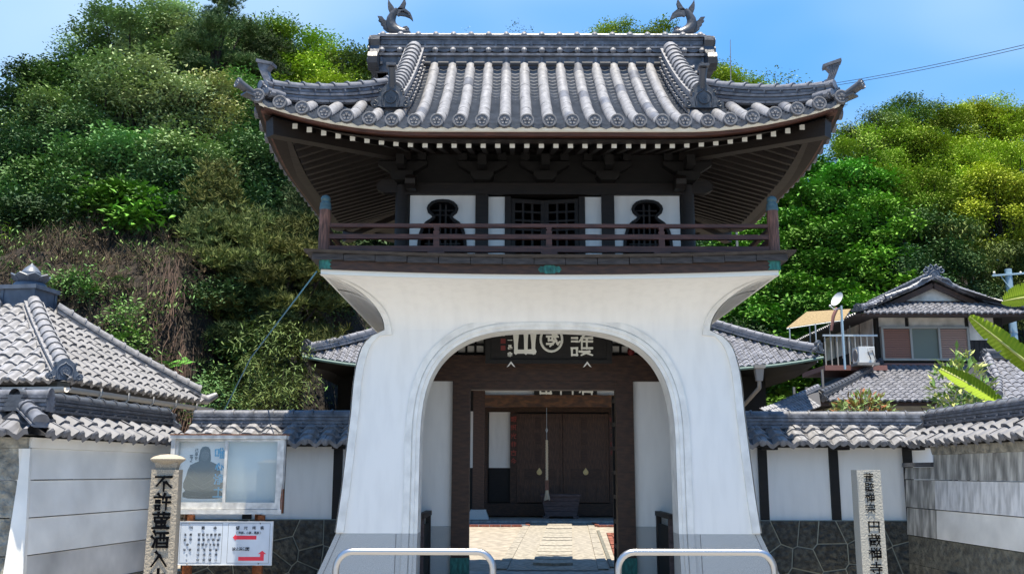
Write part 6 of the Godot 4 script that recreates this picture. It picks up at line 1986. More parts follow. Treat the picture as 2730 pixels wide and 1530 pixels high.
	put("crossarm", MB.new().bar(Vector3(-0.7, 9.6, 0.12), Vector3(0.65, 9.7, 0.12), 0.07, 0.08), M.pole_blue, up)
	put("brace", MB.new().bar(Vector3(-0.35, 9.6, 0.12), Vector3(-0.02, 9.1, 0.12), 0.03, 0.03), M.pole_blue, up)
	for x in [-0.6, 0.5]:
		put("insulator", MB.new().lathe(at(Vector3(x, 9.66, 0.12)), [Vector2(0.04, 0), Vector2(0.05, 0.06), Vector2(0.02, 0.12), Vector2(0.001, 0.13)], 8), M.unit_white, up)
	for y in [7.2, 8.6]:
		put("band", MB.new().lathe(at(Vector3(0.03, y, 0)), [Vector2(0.17, 0), Vector2(0.17, 0.08)], 12), M.galv, up)

func notice_board() -> void:
	var t := thing("notice_board", "weathered white glazed notice board with a dark seated statue poster on its left half", "notice board", Vector3(-3.535, 0, -11.0))
	var x0 := -0.645; var x1 := 0.61; var y0 := 1.1; var y1 := 1.945
	put("back_panel", MB.new().cube(Vector3(x0, y0, -0.13), Vector3(x1, y1, -0.1)), M.board_back, t)
	for s in [[x0, x0 + 0.045], [x1 - 0.045, x1]]:
		put("side_board", MB.new().cube(Vector3(s[0], y0, -0.13), Vector3(s[1], y1, 0.0)), M.board_frame, t)
	put("top_board", MB.new().cube(Vector3(x0 - 0.01, y1 - 0.04, -0.14), Vector3(x1 + 0.02, y1, 0.015)), M.board_frame, t)
	put("rusty_cover", MB.new().cube(Vector3(x0 - 0.015, y1, -0.15), Vector3(x1 + 0.025, y1 + 0.012, 0.02)), M.rust, t)
	put("bottom_board", MB.new().cube(Vector3(x0, y0 - 0.01, -0.13), Vector3(x1, y0 + 0.04, 0.005)), M.board_frame, t)
	var rs := MB.new()
	rs.prism(PackedVector2Array([Vector2(x1 - 0.012, 1.13), Vector2(x1 + 0.001, 1.11), Vector2(x1 + 0.001, 1.42), Vector2(x1 - 0.006, 1.36), Vector2(x1 - 0.016, 1.24)]), at(Vector3(0, 0, 0.0005)), 0.002)
	rs.cube(Vector3(x1 + 0.0005, 1.1, -0.09), Vector3(x1 + 0.002, 1.36, -0.02))
	put("rust_streak", rs, M.rust, t)
	# two sliding glazed sashes
	for s in [[x0 + 0.045, -0.015, -0.05], [-0.045, x1 - 0.045, -0.025]]:
		var f := MB.new()
		var z: float = s[2]
		f.cube(Vector3(s[0], y0 + 0.045, z), Vector3(s[0] + 0.03, y1 - 0.045, z + 0.022)).cube(Vector3(s[1] - 0.03, y0 + 0.045, z), Vector3(s[1], y1 - 0.045, z + 0.022))
		f.cube(Vector3(s[0], y0 + 0.045, z + 0.001), Vector3(s[1], y0 + 0.115, z + 0.021)).cube(Vector3(s[0], y1 - 0.07, z + 0.001), Vector3(s[1], y1 - 0.045, z + 0.021))
		var sash := put("sliding_sash", f, M.board_frame, t)
		put("pane", MB.new().cube(Vector3(s[0] + 0.03, y0 + 0.115, z + 0.008), Vector3(s[1] - 0.03, y1 - 0.07, z + 0.012)), M.glass, sash)
	# poster with a seated robed statue
	var pz := -0.098
	var po := put("poster", MB.new().cube(Vector3(-0.57, 1.22, -0.1), Vector3(-0.045, 1.87, pz)), M.board_white, t)
	var cx := -0.29
	var body := PackedVector2Array()
	var half := [[0.0, 0.6], [0.035, 0.592], [0.055, 0.56], [0.06, 0.52], [0.068, 0.46], [0.064, 0.435], [0.1, 0.42], [0.15, 0.395], [0.175, 0.34], [0.19, 0.27], [0.215, 0.2], [0.215, 0.15], [0.19, 0.115], [0.215, 0.09], [0.215, 0.045], [0.16, 0.03], [0.0, 0.025]]
	for q in half:
		body.append(Vector2(cx + q[0], 1.225 + q[1]))
	for k in range(half.size() - 2, 0, -1):
		body.append(Vector2(cx - half[k][0] * 1.05, 1.225 + half[k][1]))
	put("statue_print", MB.new().prism(body, at(Vector3(0, 0, pz + 0.0006)), 0.001), M.statue_dark, po)
	b_statue(po, cx, pz)
	var b := MB.new()
	write_column(b, "唯心浄土", Vector3(-0.175, 1.8, pz + 0.004), 0.1, 0.142, 0.016, 0.001)
	put("blue_lettering", b, M.blue, po)
	b = MB.new()
	write_column(b, "己身を、", Vector3(-0.405, 1.8, pz + 0.003), 0.036, 0.044, 0.006, 0.001)
	write_column(b, "看よ。", Vector3(-0.46, 1.73, pz + 0.003), 0.036, 0.044, 0.006, 0.001)
	put("small_lettering", b, M.ink_grey, po)
	for x in [-0.42, 0.345]:
		put("post", MB.new().cube(Vector3(x - 0.035, 0, -0.12), Vector3(x + 0.035, y0, -0.05)), M.rust, t)
		put("post_edge", MB.new().cube(Vector3(x + 0.035, 0, -0.115), Vector3(x + 0.05, y0, -0.055)), M.board_frame, t)

func b_statue(po: Node3D, cx: float, pz: float) -> void:
	var m := MB.new()
	var face := PackedVector2Array()
	for k in 14:
		var a := TAU * k / 14
		face.append(Vector2(cx + cos(a) * 0.043, 1.725 + sin(a) * 0.06))
	m.prism(face, at(Vector3(0, 0, pz + 0.0018)), 0.0008)
	for q in [[[-0.16, 0.37], [0.0, 0.24], [0.15, 0.37]], [[-0.18, 0.28], [-0.02, 0.17], [0.17, 0.27]], [[-0.13, 0.19], [0.0, 0.13], [0.13, 0.19]], [[-0.2, 0.13], [0.0, 0.09], [0.2, 0.13]], [[-0.19, 0.06], [0.0, 0.045], [0.19, 0.06]]]:
		var pts := []
		for e in q:
			pts.append(Vector3(cx + e[0], 1.225 + e[1], pz + 0.002))
		for k in 2:
			m.bar(pts[k], pts[k + 1], 0.008, 0.001)
			m.box(Transform3D(Basis(Vector3.BACK, atan2(pts[k + 1].y - pts[k].y, pts[k + 1].x - pts[k].x)), (pts[k] + pts[k + 1]) / 2), Vector3(pts[k].distance_to(pts[k + 1]), 0.009, 0.0012))
	put("statue_highlights", m, M.statue_mid, po)
	m = MB.new()
	for k in 4:
		m.cube(Vector3(cx - 0.03 + 0.004 * k, 1.765 - 0.028 * k, pz + 0.0028), Vector3(cx + 0.03 - 0.004 * k, 1.77 - 0.028 * k, pz + 0.0034))
	put("statue_face_lines", m, M.statue_dark, po)

func direction_board() -> void:
	var t := thing("direction_board", "low white information board with rows of characters and two red arrows", "sign board", Vector3(-3.49, 0, -10.93))
	var x0 := -0.535; var x1 := 0.505; var y0 := 0.555; var y1 := 1.02
	put("panel", MB.new().cube(Vector3(x0, y0, -0.02), Vector3(x1, y1, 0)), M.sign_white, t)
	var fr := MB.new()
	for y in [y0, y1 - 0.008]:
		fr.cube(Vector3(x0, y, -0.022), Vector3(x1, y + 0.008, 0.006))
	for x in [x0, x1 - 0.008]:
		fr.cube(Vector3(x, y0, -0.022), Vector3(x + 0.008, y1, 0.0055))
	put("rim", fr, M.board_frame, t)
	var ln := MB.new()
	for r in [[-0.5, -0.045], [0.015, 0.47]]:
		var l: float = r[0]; var q: float = r[1]
		ln.cube(Vector3(l, y0 + 0.025, 0), Vector3(l + 0.003, y1 - 0.025, 0.0015)).cube(Vector3(q - 0.003, y0 + 0.025, 0), Vector3(q, y1 - 0.025, 0.0015))
		ln.cube(Vector3(l, y0 + 0.024, 0), Vector3(q, y0 + 0.027, 0.0016)).cube(Vector3(l, y1 - 0.027, 0), Vector3(q, y1 - 0.024, 0.0016))
	put("printed_border", ln, M.statue_mid, t)
	var b := MB.new()
	write_row(b, "円蔵寺", Vector3(-0.405, 0.965, 0.0005), 0.032, 0.13, 0.0042)
	var rows := [["本尊", "聖観世音菩薩", 0.044], ["鎮守", "芭蕉天満宮", 0.052], ["碑", "殉国女子学徒", 0.042], ["句碑", "松尾芭蕉", 0.065], ["〃", "守田北洋", 0.065], ["〃", "守田陽山", 0.065]]
	for k in rows.size():
		var y := 0.89 - 0.053 * k
		write_row(b, rows[k][0], Vector3(-0.46 + (0.03 if rows[k][0].length() == 1 else 0.0), y, 0.0005), 0.025, 0.06, 0.003)
		write_row(b, rows[k][1], Vector3(-0.31, y, 0.0005), 0.026, rows[k][2], 0.003)
	write_row(b, "観光桟橋", Vector3(0.1, 0.965, 0.0005), 0.034, 0.088, 0.0042)
	write_row(b, "(来島、小島、馬島)", Vector3(0.1, 0.91, 0.0005), 0.026, 0.028, 0.003)
	write_row(b, "波止浜公園", Vector3(0.07, 0.745, 0.0005), 0.034, 0.037, 0.004)
	put("lettering", b, M.ink_grey, t)
	var ar := [PackedVector2Array([Vector2(0.07, 0.848), Vector2(0.1, 0.882), Vector2(0.1, 0.867), Vector2(0.325, 0.867), Vector2(0.325, 0.827), Vector2(0.1, 0.827), Vector2(0.1, 0.814)]),
		PackedVector2Array([Vector2(0.14, 0.605), Vector2(0.415, 0.605), Vector2(0.415, 0.675), Vector2(0.44, 0.675), Vector2(0.395, 0.71), Vector2(0.35, 0.675), Vector2(0.375, 0.675), Vector2(0.375, 0.645), Vector2(0.14, 0.645)])]
	for a in ar:
		put("red_arrow", MB.new().prism(a, at(Vector3(0, 0, 0.0008)), 0.0015), M.red, t)
	for x in [-0.41, 0.36]:
		put("post", MB.new().cube(Vector3(x - 0.035, 0, -0.09), Vector3(x + 0.03, y1 + 0.06, -0.025)), M.rust, t)
		for y in [y0 + 0.02, y1 - 0.025]:
			put("bolt", MB.new().ball(at(Vector3(x, y, 0.002)), 0.008, 6), M.pipe_grey, t)

# ---------------------------------------------------------------- trees and plants
func leaf_shape(b: MB, o: Vector3, d: Vector3, n: Vector3, l: float, w: float) -> void:
	# a folded leaf from o along d
	var s := d.cross(n).normalized() * w / 2
	var m := o + d * l * 0.45
	var k := n * w * 0.18
	b.tri(o, m - s + k, o + d * l)
	b.tri(o, o + d * l, m + s + k)

func clump(kind: String, seed_: int) -> MB:
	var r := RandomNumberGenerator.new()
	r.seed = seed_
	var b := MB.new()
	var flat := 0.55
	var count := 30
	match kind:
		"needle":
			for k in 9:
				var c := Vector3(r.randf_range(-1, 1), r.randf_range(-0.4, 0.4), r.randf_range(-1, 1)) * 0.36
				for i in 14:
					var d := Vector3(r.randfn(), absf(r.randfn()) + 0.25, r.randfn()).normalized()
					var s := d.cross(Vector3(r.randfn(), r.randfn(), r.randfn())).normalized() * 0.012
					b.tri(c - s, c + s, c + d * r.randf_range(0.14, 0.24))
			return b
		"blade":
			for k in 22:
				var c := Vector3(r.randf_range(-1, 1), r.randf_range(-0.5, 0.8), r.randf_range(-1, 1)) * 0.4
				var a := r.randf() * TAU
				var d := Vector3(cos(a), r.randf_range(-1.2, 0.2), sin(a)).normalized()
				leaf_shape(b, c, d, Vector3.UP, r.randf_range(0.2, 0.34), 0.04)
			return b
		"fern":
			for k in 9:
				var a := r.randf() * TAU
				var d := Vector3(cos(a), r.randf_range(0.0, 0.5), sin(a)).normalized()
				var s := d.cross(Vector3.UP).normalized()
				var c := Vector3(r.randf_range(-1, 1), r.randf_range(-0.2, 0.3), r.randf_range(-1, 1)) * 0.25
				for i in 6:
					for q in [-1, 1]:
						leaf_shape(b, c + d * 0.055 * i - Vector3.UP * 0.006 * i * i * 0.4, (s * q + d * 0.4).normalized(), Vector3.UP, 0.12 - 0.012 * i, 0.045)
			return b
		"broad":
			count = 30
		"small":
			count = 52
			flat = 0.7
		"thin":
			count = 12
	var size := 0.21 if kind == "broad" else (0.135 if kind == "small" else 0.18)
	for k in count:
		var c := Vector3(r.randfn(), r.randfn() * flat, r.randfn()) * 0.24
		var a := r.randf() * TAU
		var d := (Vector3(cos(a), r.randf_range(-0.55, 0.35), sin(a)) + c * 1.2).normalized()
		var n := (Vector3.UP + Vector3(r.randfn(), 0, r.randfn()) * 0.3).normalized()
		leaf_shape(b, c, d, n, size * r.randf_range(0.75, 1.3), size * 0.5)
	return b

# species: [leaf material, clump, pads flattened by, clumps per square metre, blobs, bark colour kept]
const SPECIES := {
	"dark": ["leaf_dark", "small", 0.38, 12.0, 24], "mid": ["leaf_mid", "small", 0.34, 13.0, 24], "olive": ["leaf_olive", "small", 0.36, 13.0, 24], "blossom": ["leaf_blossom", "small", 0.32, 13.0, 24],
	"bright": ["leaf_bright", "small", 0.45, 11.0, 25], "camphor": ["leaf_lime", "small", 0.55, 11.0, 27], "green": ["leaf_green", "broad", 0.26, 14.0, 25], "pine": ["needle", "needle", 0.3, 16.0, 15], "pinepale": ["needle_pale", "needle", 0.28, 14.0, 22],
	"cone": ["needle_pale", "needle", 0.5, 10.0, 12], "bamboo": ["bamboo", "blade", 0.7, 8.0, 16], "open": ["leaf_dark", "small", 0.38, 8.0, 18], "sparse": ["leaf_olive", "thin", 0.8, 5.0, 10], "fern": ["leaf_green", "fern", 0.5, 9.0, 6], "sunny": ["leaf_bright", "blade", 0.8, 8.0, 6],
}
var clumps := {}
func clump_mesh(kind: String, k: int) -> Mesh:
	var key := kind + str(k)
	if not clumps.has(key):
		clumps[key] = clump(kind, 100 + k).mesh()
	return clumps[key]

func tree(x: float, z: float, top: float, r: float, sp: String, label: String) -> void:
	var s: Array = SPECIES[sp]
	var ground := maxf(hill(x, z), 0.0) - 0.1
	var low := r < 1.05 or sp == "bamboo"
	var cat := "shrub" if low else "tree"
	if sp == "bamboo": cat = "bamboo"
	var names := {"pine": "pine_tree", "pinepale": "pine_tree", "cone": "pine_tree", "bamboo": "bamboo_clump", "fern": "leafy_shrub", "sunny": "leafy_shrub"}
	var t := thing(names.get(sp, "leafy_shrub" if low else "broadleaf_tree"), label, cat, Vector3(x, ground, z), 0.0, {"tree": "trees on the hillside", "shrub": "shrubs on the bank", "bamboo": "bamboo on the hillside"}[cat])
	var h := maxf(top - ground, 0.8)
	var ry := minf(r * 1.35, h * 0.5)
	var c := Vector3(0, h - ry - 0.28 * r, 0)
	var blobs := []
	var pad: float = s[2]
	if sp == "cone":
		for k in s[4]:
			var f: float = k / float(s[4] - 1)
			blobs.append([c + Vector3(rng.randf_range(-0.1, 0.1) * r, lerpf(-ry, ry * 0.95, f), 0), r * lerpf(1.0, 0.16, f)])
	elif sp == "pine":
		# open layers of needles on bent limbs
		for k in s[4]:
			var f: float = k / float(s[4] - 1)
			var a: float = k * 2.4 + rng.randf()
			var e: float = r * lerpf(0.85, 0.1, f * f) * rng.randf_range(0.5, 1.0)
			blobs.append([c + Vector3(cos(a) * e, lerpf(-ry * 0.8, ry * 0.9, f), sin(a) * e), r * rng.randf_range(0.26, 0.42)])
	else:
		# boughs spread evenly over the crown, with gaps between them
		var spin := rng.randf() * TAU
		for k in s[4]:
			var e: float = 1.0 - 1.55 * (k + 0.5) / s[4]
			var a: float = spin + k * 2.39996 + rng.randf_range(-0.35, 0.35)
			var q: float = sqrt(maxf(0.0, 1.0 - e * e)) * rng.randf_range(0.68, 1.05)
			blobs.append([c + Vector3(cos(a) * q * r, (e + rng.randf_range(-0.14, 0.1)) * ry * 0.95, sin(a) * q * r), r * rng.randf_range(0.24, 0.42)])
	# trunk and limbs
	var tr := MB.new()
	var rad := 0.05 + r * 0.065
	var lean := Vector3(rng.randf_range(-0.3, 0.3), 0, rng.randf_range(-0.2, 0.2)) * r * 0.5
	var fork := c - Vector3(0, ry * 0.45, 0) + lean
	if cat == "tree":
		tr.tube([Vector3.ZERO, fork * 0.5 + lean * 0.4, fork, c + Vector3(0, ry * 0.5, 0)], [rad, rad * 0.8, rad * 0.6, rad * 0.2], 8)
		for b in blobs:
			var e: Vector3 = b[0]
			tr.tube([fork, fork.lerp(e, 0.5) + Vector3(0, -0.12 * r, 0), e], [rad * 0.4, rad * 0.28, rad * 0.08], 5, false)
	else:
		for k in 5:
			var a := TAU * k / 5
			tr.tube([Vector3(cos(a), 0, sin(a)) * 0.1, c * 0.6 + Vector3(cos(a), 0, sin(a)) * r * 0.3, c + Vector3(cos(a), 0.4, sin(a)) * r * 0.6], [0.025, 0.02, 0.006], 5, false)
	put("trunk" if cat == "tree" else "stem", tr, M.bark, t)
	var where: Array[Transform3D] = []
	var tint := PackedColorArray()
	var own := rng.randf_range(0.6, 1.35)
	var own_warm := rng.randf_range(-0.1, 0.12)
	for bi in blobs.size():
		var b: Array = blobs[bi]
		var br: float = b[1]
		var flat: float = pad * rng.randf_range(0.8, 1.25)
		var n := int(s[3] * 4.0 * PI * br * br * lerpf(flat, 1.0, 0.4) * (1.0 if br > 0.8 else 1.25))
		var shade := own * rng.randf_range(0.78, 1.22)
		var warm := own_warm + rng.randf_range(-0.07, 0.07)
		for k in n:
			var d := Vector3(rng.randfn(), rng.randfn(), rng.randfn()).normalized()
			if d.y < -0.05 and rng.randf() < 0.9:
				continue
			var q := pow(rng.randf(), 0.3)
			var p: Vector3 = b[0] + Vector3(d.x * br * q, d.y * br * flat * q, d.z * br * q)
			if hill_noise.get_noise_3d(p.x * 4.0 + x * 3.0, p.y * 4.0, p.z * 4.0) < -0.12:
				continue
			var sc := rng.randf_range(0.75, 1.25) * (0.7 if r < 1.0 else 1.0)
			var ba := Basis(Vector3.UP, rng.randf() * TAU) * Basis(Vector3.RIGHT, rng.randf_range(-0.5, 0.5))
			where.append(Transform3D(ba.scaled(Vector3(sc, sc, sc)), p))
			var g := shade * rng.randf_range(0.8, 1.2)
			tint.append(Color(g * (1.0 + warm + rng.randf_range(-0.06, 0.06)), g, g * (1.0 - warm)))
	for k in 2:
		var mm := MultiMesh.new()
		mm.transform_format = MultiMesh.TRANSFORM_3D
		mm.use_colors = true
		mm.mesh = clump_mesh(s[1], k)
		mm.instance_count = (where.size() + 1 - k) / 2
		for i in mm.instance_count:
			mm.set_instance_transform(i, where[i * 2 + k])
			mm.set_instance_color(i, tint[i * 2 + k])
		var mi := MultiMeshInstance3D.new()
		mi.name = numbered(t, "crown")
		mi.multimesh = mm
		mi.material_override = M[s[0]]
		t.add_child(mi)
		mi.set_meta("kind", "stuff")

func scatter(called: String, label: String, m: Material, shapes: Mesh, where: Array, tint: PackedColorArray) -> void:
	var mm := MultiMesh.new()
	mm.transform_format = MultiMesh.TRANSFORM_3D
	mm.use_colors = true
	mm.mesh = shapes
	mm.instance_count = where.size()
	for i in where.size():
		mm.set_instance_transform(i, where[i])
		mm.set_instance_color(i, tint[i])
	var mi := MultiMeshInstance3D.new()
	mi.name = called
	mi.multimesh = mm
	mi.material_override = m
	add_child(mi)
	tag(mi, label, "undergrowth", "", "stuff")

func plants() -> void:
	var list := [
		[-18.9, -34.0, 15.6, 2.3, "open", "dark thin-leaved tree on the skyline at the far left edge"],
		[-18.5, -36.0, 17.1, 2.0, "dark", "dark tree on the left skyline, second from the left edge"],
		[-17.4, -37.0, 18.9, 2.2, "mid", "mid green tree stepping up the left skyline below the tallest crowns"],
		[-15.8, -37.0, 20.8, 2.5, "olive", "tallest olive-tinted tree cut by the top edge on the left slope"],
		[-14.4, -38.0, 21.0, 2.4, "blossom", "tall pale-tipped tree cut by the top edge, left of the skyline pine"],
		[-13.6, -40.0, 21.0, 2.0, "olive", "olive tree behind the tall skyline pine"],
		[-12.1, -42.0, 22.4, 2.4, "bright", "yellow-green rounded tree on the skyline right of the tall pine"],
		[-10.7, -43.0, 22.4, 2.2, "bright", "yellow-green tree on the skyline above the left roof corner"],
		[-8.9, -42.0, 21.0, 1.8, "bright", "light green tree on the skyline left of the main ridge"],
		[-7.6, -42.0, 20.8, 1.8, "olive", "olive green tree on the skyline touching the left ridge end"],
		[-6.0, -43.0, 20.8, 2.0, "bright", "light green tree on the skyline hidden behind the left descending ridge"],
		[-11.6, -35.0, 20.3, 1.9, "pine", "tall dark pine on the skyline cut by the top edge"],
		[-10.4, -37.0, 19.3, 1.6, "pine", "smaller dark pine on the skyline with bent trunk"],
		[-16.7, -31.0, 12.6, 2.0, "open", "dark tree with open crown halfway up the left edge"],
		[-15.1, -31.0, 13.7, 2.3, "dark", "dark broad tree below the left skyline steps"],
		[-14.0, -32.0, 15.6, 2.4, "olive", "olive tree in the upper middle of the left slope"],
		[-12.4, -32.0, 15.9, 2.4, "blossom", "pale flowering tree in the upper middle of the left slope"],
		[-11.2, -33.0, 15.8, 2.2, "blossom", "pale-tipped tree under the tall skyline pine"],
		[-10.0, -34.0, 16.0, 2.0, "mid", "mid green tree left of the upturned left roof corner"],
		[-8.7, -35.0, 16.3, 2.0, "bright", "light green tree behind the left roof corner fin"],
		[-7.3, -36.0, 17.0, 1.8, "bright", "light green tree behind the left hip ridge"],
		[-5.9, -36.0, 16.5, 1.8, "mid", "green tree mostly hidden by the left hip ridge"],
		[-14.0, -27.5, 10.3, 1.7, "mid", "green tree above the dark hollow on the left slope"],
		[-13.1, -28.0, 11.0, 1.9, "mid", "green tree with layered boughs left of the slope centre"],
		[-11.9, -28.0, 11.8, 2.0, "mid", "green tree with layered boughs at the centre of the left slope"],
		[-10.6, -28.0, 11.7, 2.0, "olive", "vine-draped olive tree at the centre of the left slope"],
		[-9.5, -28.0, 10.9, 1.9, "dark", "dark green tree right of the vine-draped tree"],
		[-9.1, -30.0, 12.5, 1.9, "dark", "dark green tree left of the eave corner"],
		[-8.3, -31.0, 12.6, 1.9, "dark", "dark green tree under the left eave corner"],
		[-7.2, -31.0, 11.7, 1.8, "dark", "dark green tree seen under the left eaves"],
		[-6.0, -31.0, 10.7, 2.0, "dark", "dark tree deep under the left eaves behind the balcony"],
		[-10.6, -25.5, 9.0, 1.2, "green", "fresh green low tree at the top of the bare bank"],
		[-9.6, -25.0, 8.1, 1.1, "green", "fresh green bush hanging over the bare bank edge"],
		[-9.2, -25.5, 8.8, 1.3, "dark", "dark low tree above the hanging brown vines"],
		[-8.2, -25.0, 9.8, 1.1, "cone", "young conical pine in the middle of the left slope"],
		[-7.4, -24.5, 8.3, 1.5, "pinepale", "pale yellow-green pine boughs left of the balcony post"],
		[-6.3, -24.5, 8.0, 1.5, "pinepale", "pale yellow-green pine boughs reaching the balcony post"],
		[-6.0, -25.5, 9.3, 1.3, "pine", "dark pine behind the left balcony post"],
		[-6.6, -23.5, 6.7, 1.2, "pine", "dark drooping pine under the pale pine boughs"],
		[-7.7, -34.0, 8.8, 1.8, "dark", "dark shrub mass left of the balcony slab"],
		[-7.1, -38.0, 9.2, 2.0, "dark", "dark shrub mass beneath the left end of the balcony slab"],
		[-6.0, -38.0, 8.1, 1.8, "dark", "dark shrub behind the left shoulder of the gate"],
		[-13.2, -24.0, 7.7, 0.9, "sunny", "bright yellow-green bush at the left edge of the slope"],
		[-12.9, -25.5, 8.3, 1.2, "dark", "dark low shrub in the shady hollow on the left slope"],
		[-12.2, -26.0, 8.3, 1.4, "dark", "dark shrub at the back of the shady hollow"],
		[-11.7, -26.5, 9.0, 1.3, "mid", "green shrub at the right rim of the shady hollow"],
		[-3.1, -56.0, 28.4, 0.7, "sparse", "thin sprig of leaves above the main ridge left of centre"],
		[-0.1, -56.0, 28.8, 0.6, "sparse", "small upright sprig above the middle of the main ridge"],
		[5.9, -56.0, 28.9, 1.7, "bright", "yellow-green treetop above the main ridge, left one of the two"],
		[8.1, -56.0, 28.7, 1.8, "bright", "yellow-green treetop above the main ridge beside the right fish"],
		[10.8, -50.0, 23.5, 1.5, "bright", "green treetop just right of the right ridge end"],
		[12.4, -50.0, 22.7, 1.6, "bright", "low green treetop left of the thin brownish tree"],
		[14.7, -52.0, 24.1, 1.3, "sparse", "thin brownish tree on the skyline behind the right hip ridge"],
		[16.2, -52.0, 23.1, 1.3, "sparse", "thin tree at the left end of the overhead wires"],
		[19.3, -51.0, 21.3, 2.0, "olive", "olive treetop just right of the right roof corner"],
		[22.2, -54.0, 23.1, 2.0, "mid", "green treetop with a bare twig on the right skyline"],
		[24.7, -56.0, 23.6, 2.3, "bright", "yellow-green treetop in the middle of the right skyline"],
		[27.7, -58.0, 24.7, 2.5, "camphor", "broad yellow-green treetop on the right skyline"],
		[29.7, -58.0, 24.8, 2.3, "camphor", "yellow-green treetop second from the right edge of the skyline"],
		[31.0, -57.0, 23.9, 2.5, "camphor", "yellow-green treetop cut by the right edge of the skyline"],
		[17.5, -48.0, 19.2, 2.2, "bright", "yellow-green tree below the right roof corner"],
		[20.3, -50.0, 20.6, 2.4, "camphor", "bright yellow-green tree below the right skyline"],
		[22.1, -50.0, 19.7, 2.4, "camphor", "bright yellow-green tree at the centre of the right wood"],
		[25.7, -53.0, 20.6, 2.5, "camphor", "yellow-green tree below the broad right treetop"],
		[27.8, -53.0, 20.2, 2.5, "camphor", "yellow-green tree at the right edge below the skyline"],
		[15.6, -45.0, 16.5, 2.2, "green", "green tree beside the right eaves"],
		[17.8, -46.0, 16.6, 2.4, "bright", "light green tree right of the eaves, upper row"],
		[19.7, -46.0, 16.6, 2.4, "camphor", "sunlit yellow-green tree above the house gable"],
		[22.7, -48.0, 16.9, 2.3, "bright", "light green tree right of the sunlit yellow-green tree"],
		[22.3, -44.5, 15.8, 2.0, "camphor", "brightest yellow-green crown near the right edge"],
		[24.4, -46.0, 15.2, 2.0, "mid", "green tree at the right edge under the bright crown"],
		[13.2, -43.0, 14.9, 2.1, "green", "deep green tree behind the right eaves"],
		[14.1, -42.0, 13.8, 2.3, "green", "deep green layered tree right of the balcony post"],
		[15.7, -42.0, 13.7, 2.3, "green", "deep green layered tree in the middle of the right wood"],
		[17.4, -42.0, 13.5, 2.3, "mid", "dark green tree above the house ridge ornament"],
		[19.0, -42.0, 12.9, 1.9, "bamboo", "olive bamboo clump right of the house ridge ornament"],
		[20.7, -42.5, 12.2, 2.0, "bamboo", "dark bamboo clump behind the utility pole"],
		[22.1, -42.5, 12.0, 2.0, "bamboo", "bamboo clump at the right edge behind the banana leaf"],
		[11.5, -41.0, 12.1, 2.0, "green", "deep green tree just right of the balcony railing"],
		[12.8, -40.5, 11.5, 2.1, "green", "deep green tree with flat boughs left of the house gable"],
		[14.3, -40.5, 11.3, 2.1, "green", "deep green tree with flat boughs above the house roof"],
		[15.9, -40.5, 11.0, 2.0, "dark", "dark green tree right behind the house ridge"],
		[17.6, -41.0, 10.7, 1.9, "dark", "dark tree behind the right slope of the house roof"],
		[10.7, -40.0, 10.0, 1.9, "green", "deep green tree right of the balcony slab end"],
		[11.8, -39.5, 9.6, 2.0, "green", "deep green low tree behind the bamboo sunshade"],
		[13.3, -39.5, 9.4, 1.9, "green", "deep green low tree left of the house roof"],
		[9.4, -39.5, 8.9, 1.6, "green", "deep green low tree behind the right flare of the gate"],
		[10.3, -39.0, 8.3, 1.7, "green", "deep green low tree left of the bamboo sunshade"],
		[11.9, -39.0, 8.2, 1.5, "green", "deep green low tree behind the satellite dish"],
		[8.6, -38.5, 7.7, 1.3, "dark", "dark low tree above the right hip of the hall roof"],
		[8.3, -33.0, 4.2, 0.8, "green", "green bush seen under the right eaves of the hall"],
		[-9.2, -20.6, 4.8, 0.6, "fern", "fresh green shrub on the bank just right of the hip roof"],
		[-8.4, -20.4, 4.6, 0.7, "fern", "fresh green shrub on the bank, middle of the three above the hut roof"],
		[-7.4, -20.0, 4.1, 0.7, "fern", "fresh green shrub low on the bank above the hut roof end"],
		[-6.6, -19.9, 3.6, 0.5, "mid", "dull green shrub at the foot of the bank"],
		[-5.7, -21.5, 5.1, 0.9, "bamboo", "bamboo grass thicket on the bank, upper left one"],
		[-5.6, -21.8, 4.5, 0.9, "bamboo", "bamboo grass thicket drooping left of the left hall roof"],
		[-7.0, -37.0, 7.6, 1.4, "bamboo", "dark bamboo grass thicket beside the gate flare"],
		[-5.4, -20.6, 3.8, 0.7, "bamboo", "bamboo grass thicket at the foot of the bank behind the left wall"],
		[-8.3, -36.5, 7.2, 1.4, "bamboo", "dark bamboo grass behind the left corner of the hall roof"],
		[-10.4, -21.8, 5.9, 0.5, "mid", "small green tuft bush on the bare bank above the hut finial"],
		[11.3, -46.0, 13.8, 2.2, "green", "deep green tree behind the right end of the balcony railing"],
		[9.6, -47.0, 13.3, 2.2, "green", "green tree glimpsed between the railing and the right eaves"],
		[15.0, -48.0, 17.9, 2.2, "green", "green tree glimpsed under the tip of the right eaves"],
		[13.2, -48.0, 16.6, 2.2, "green", "green tree behind the right underside of the eaves"],
		[10.0, -44.0, 11.2, 2.0, "green", "green tree behind the right corner post of the railing"],
		[9.2, -50.0, 14.4, 2.4, "dark", "dark green tree glimpsed just right of the upper storey corner post"],
		[11.3, -51.0, 15.4, 2.4, "dark", "dark green tree glimpsed below the right underside of the eaves"],
		[8.3, -52.0, 15.0, 2.4, "dark", "dark green tree hidden behind the upper storey"],
		[-7.6, -23.3, 6.0, 0.8, "dark", "dark shrub right of the hanging vines"],
		[-7.3, -23.2, 5.0, 0.7, "mid", "green shrub low on the bank right of the vines"],
		[-7.1, -24.5, 6.5, 1.0, "dark", "dark shrub in the shade under the pale pine"],
		[-7.1, -24.2, 5.6, 0.8, "mid", "green shrub in the shade below the pale pine"],
		[-9.6, -22.0, 6.0, 0.5, "fern", "small fresh shrub on the left part of the bare bank"],
		[-8.9, -21.0, 5.2, 0.5, "mid", "small dull shrub above the hip of the hut roof"],
	]
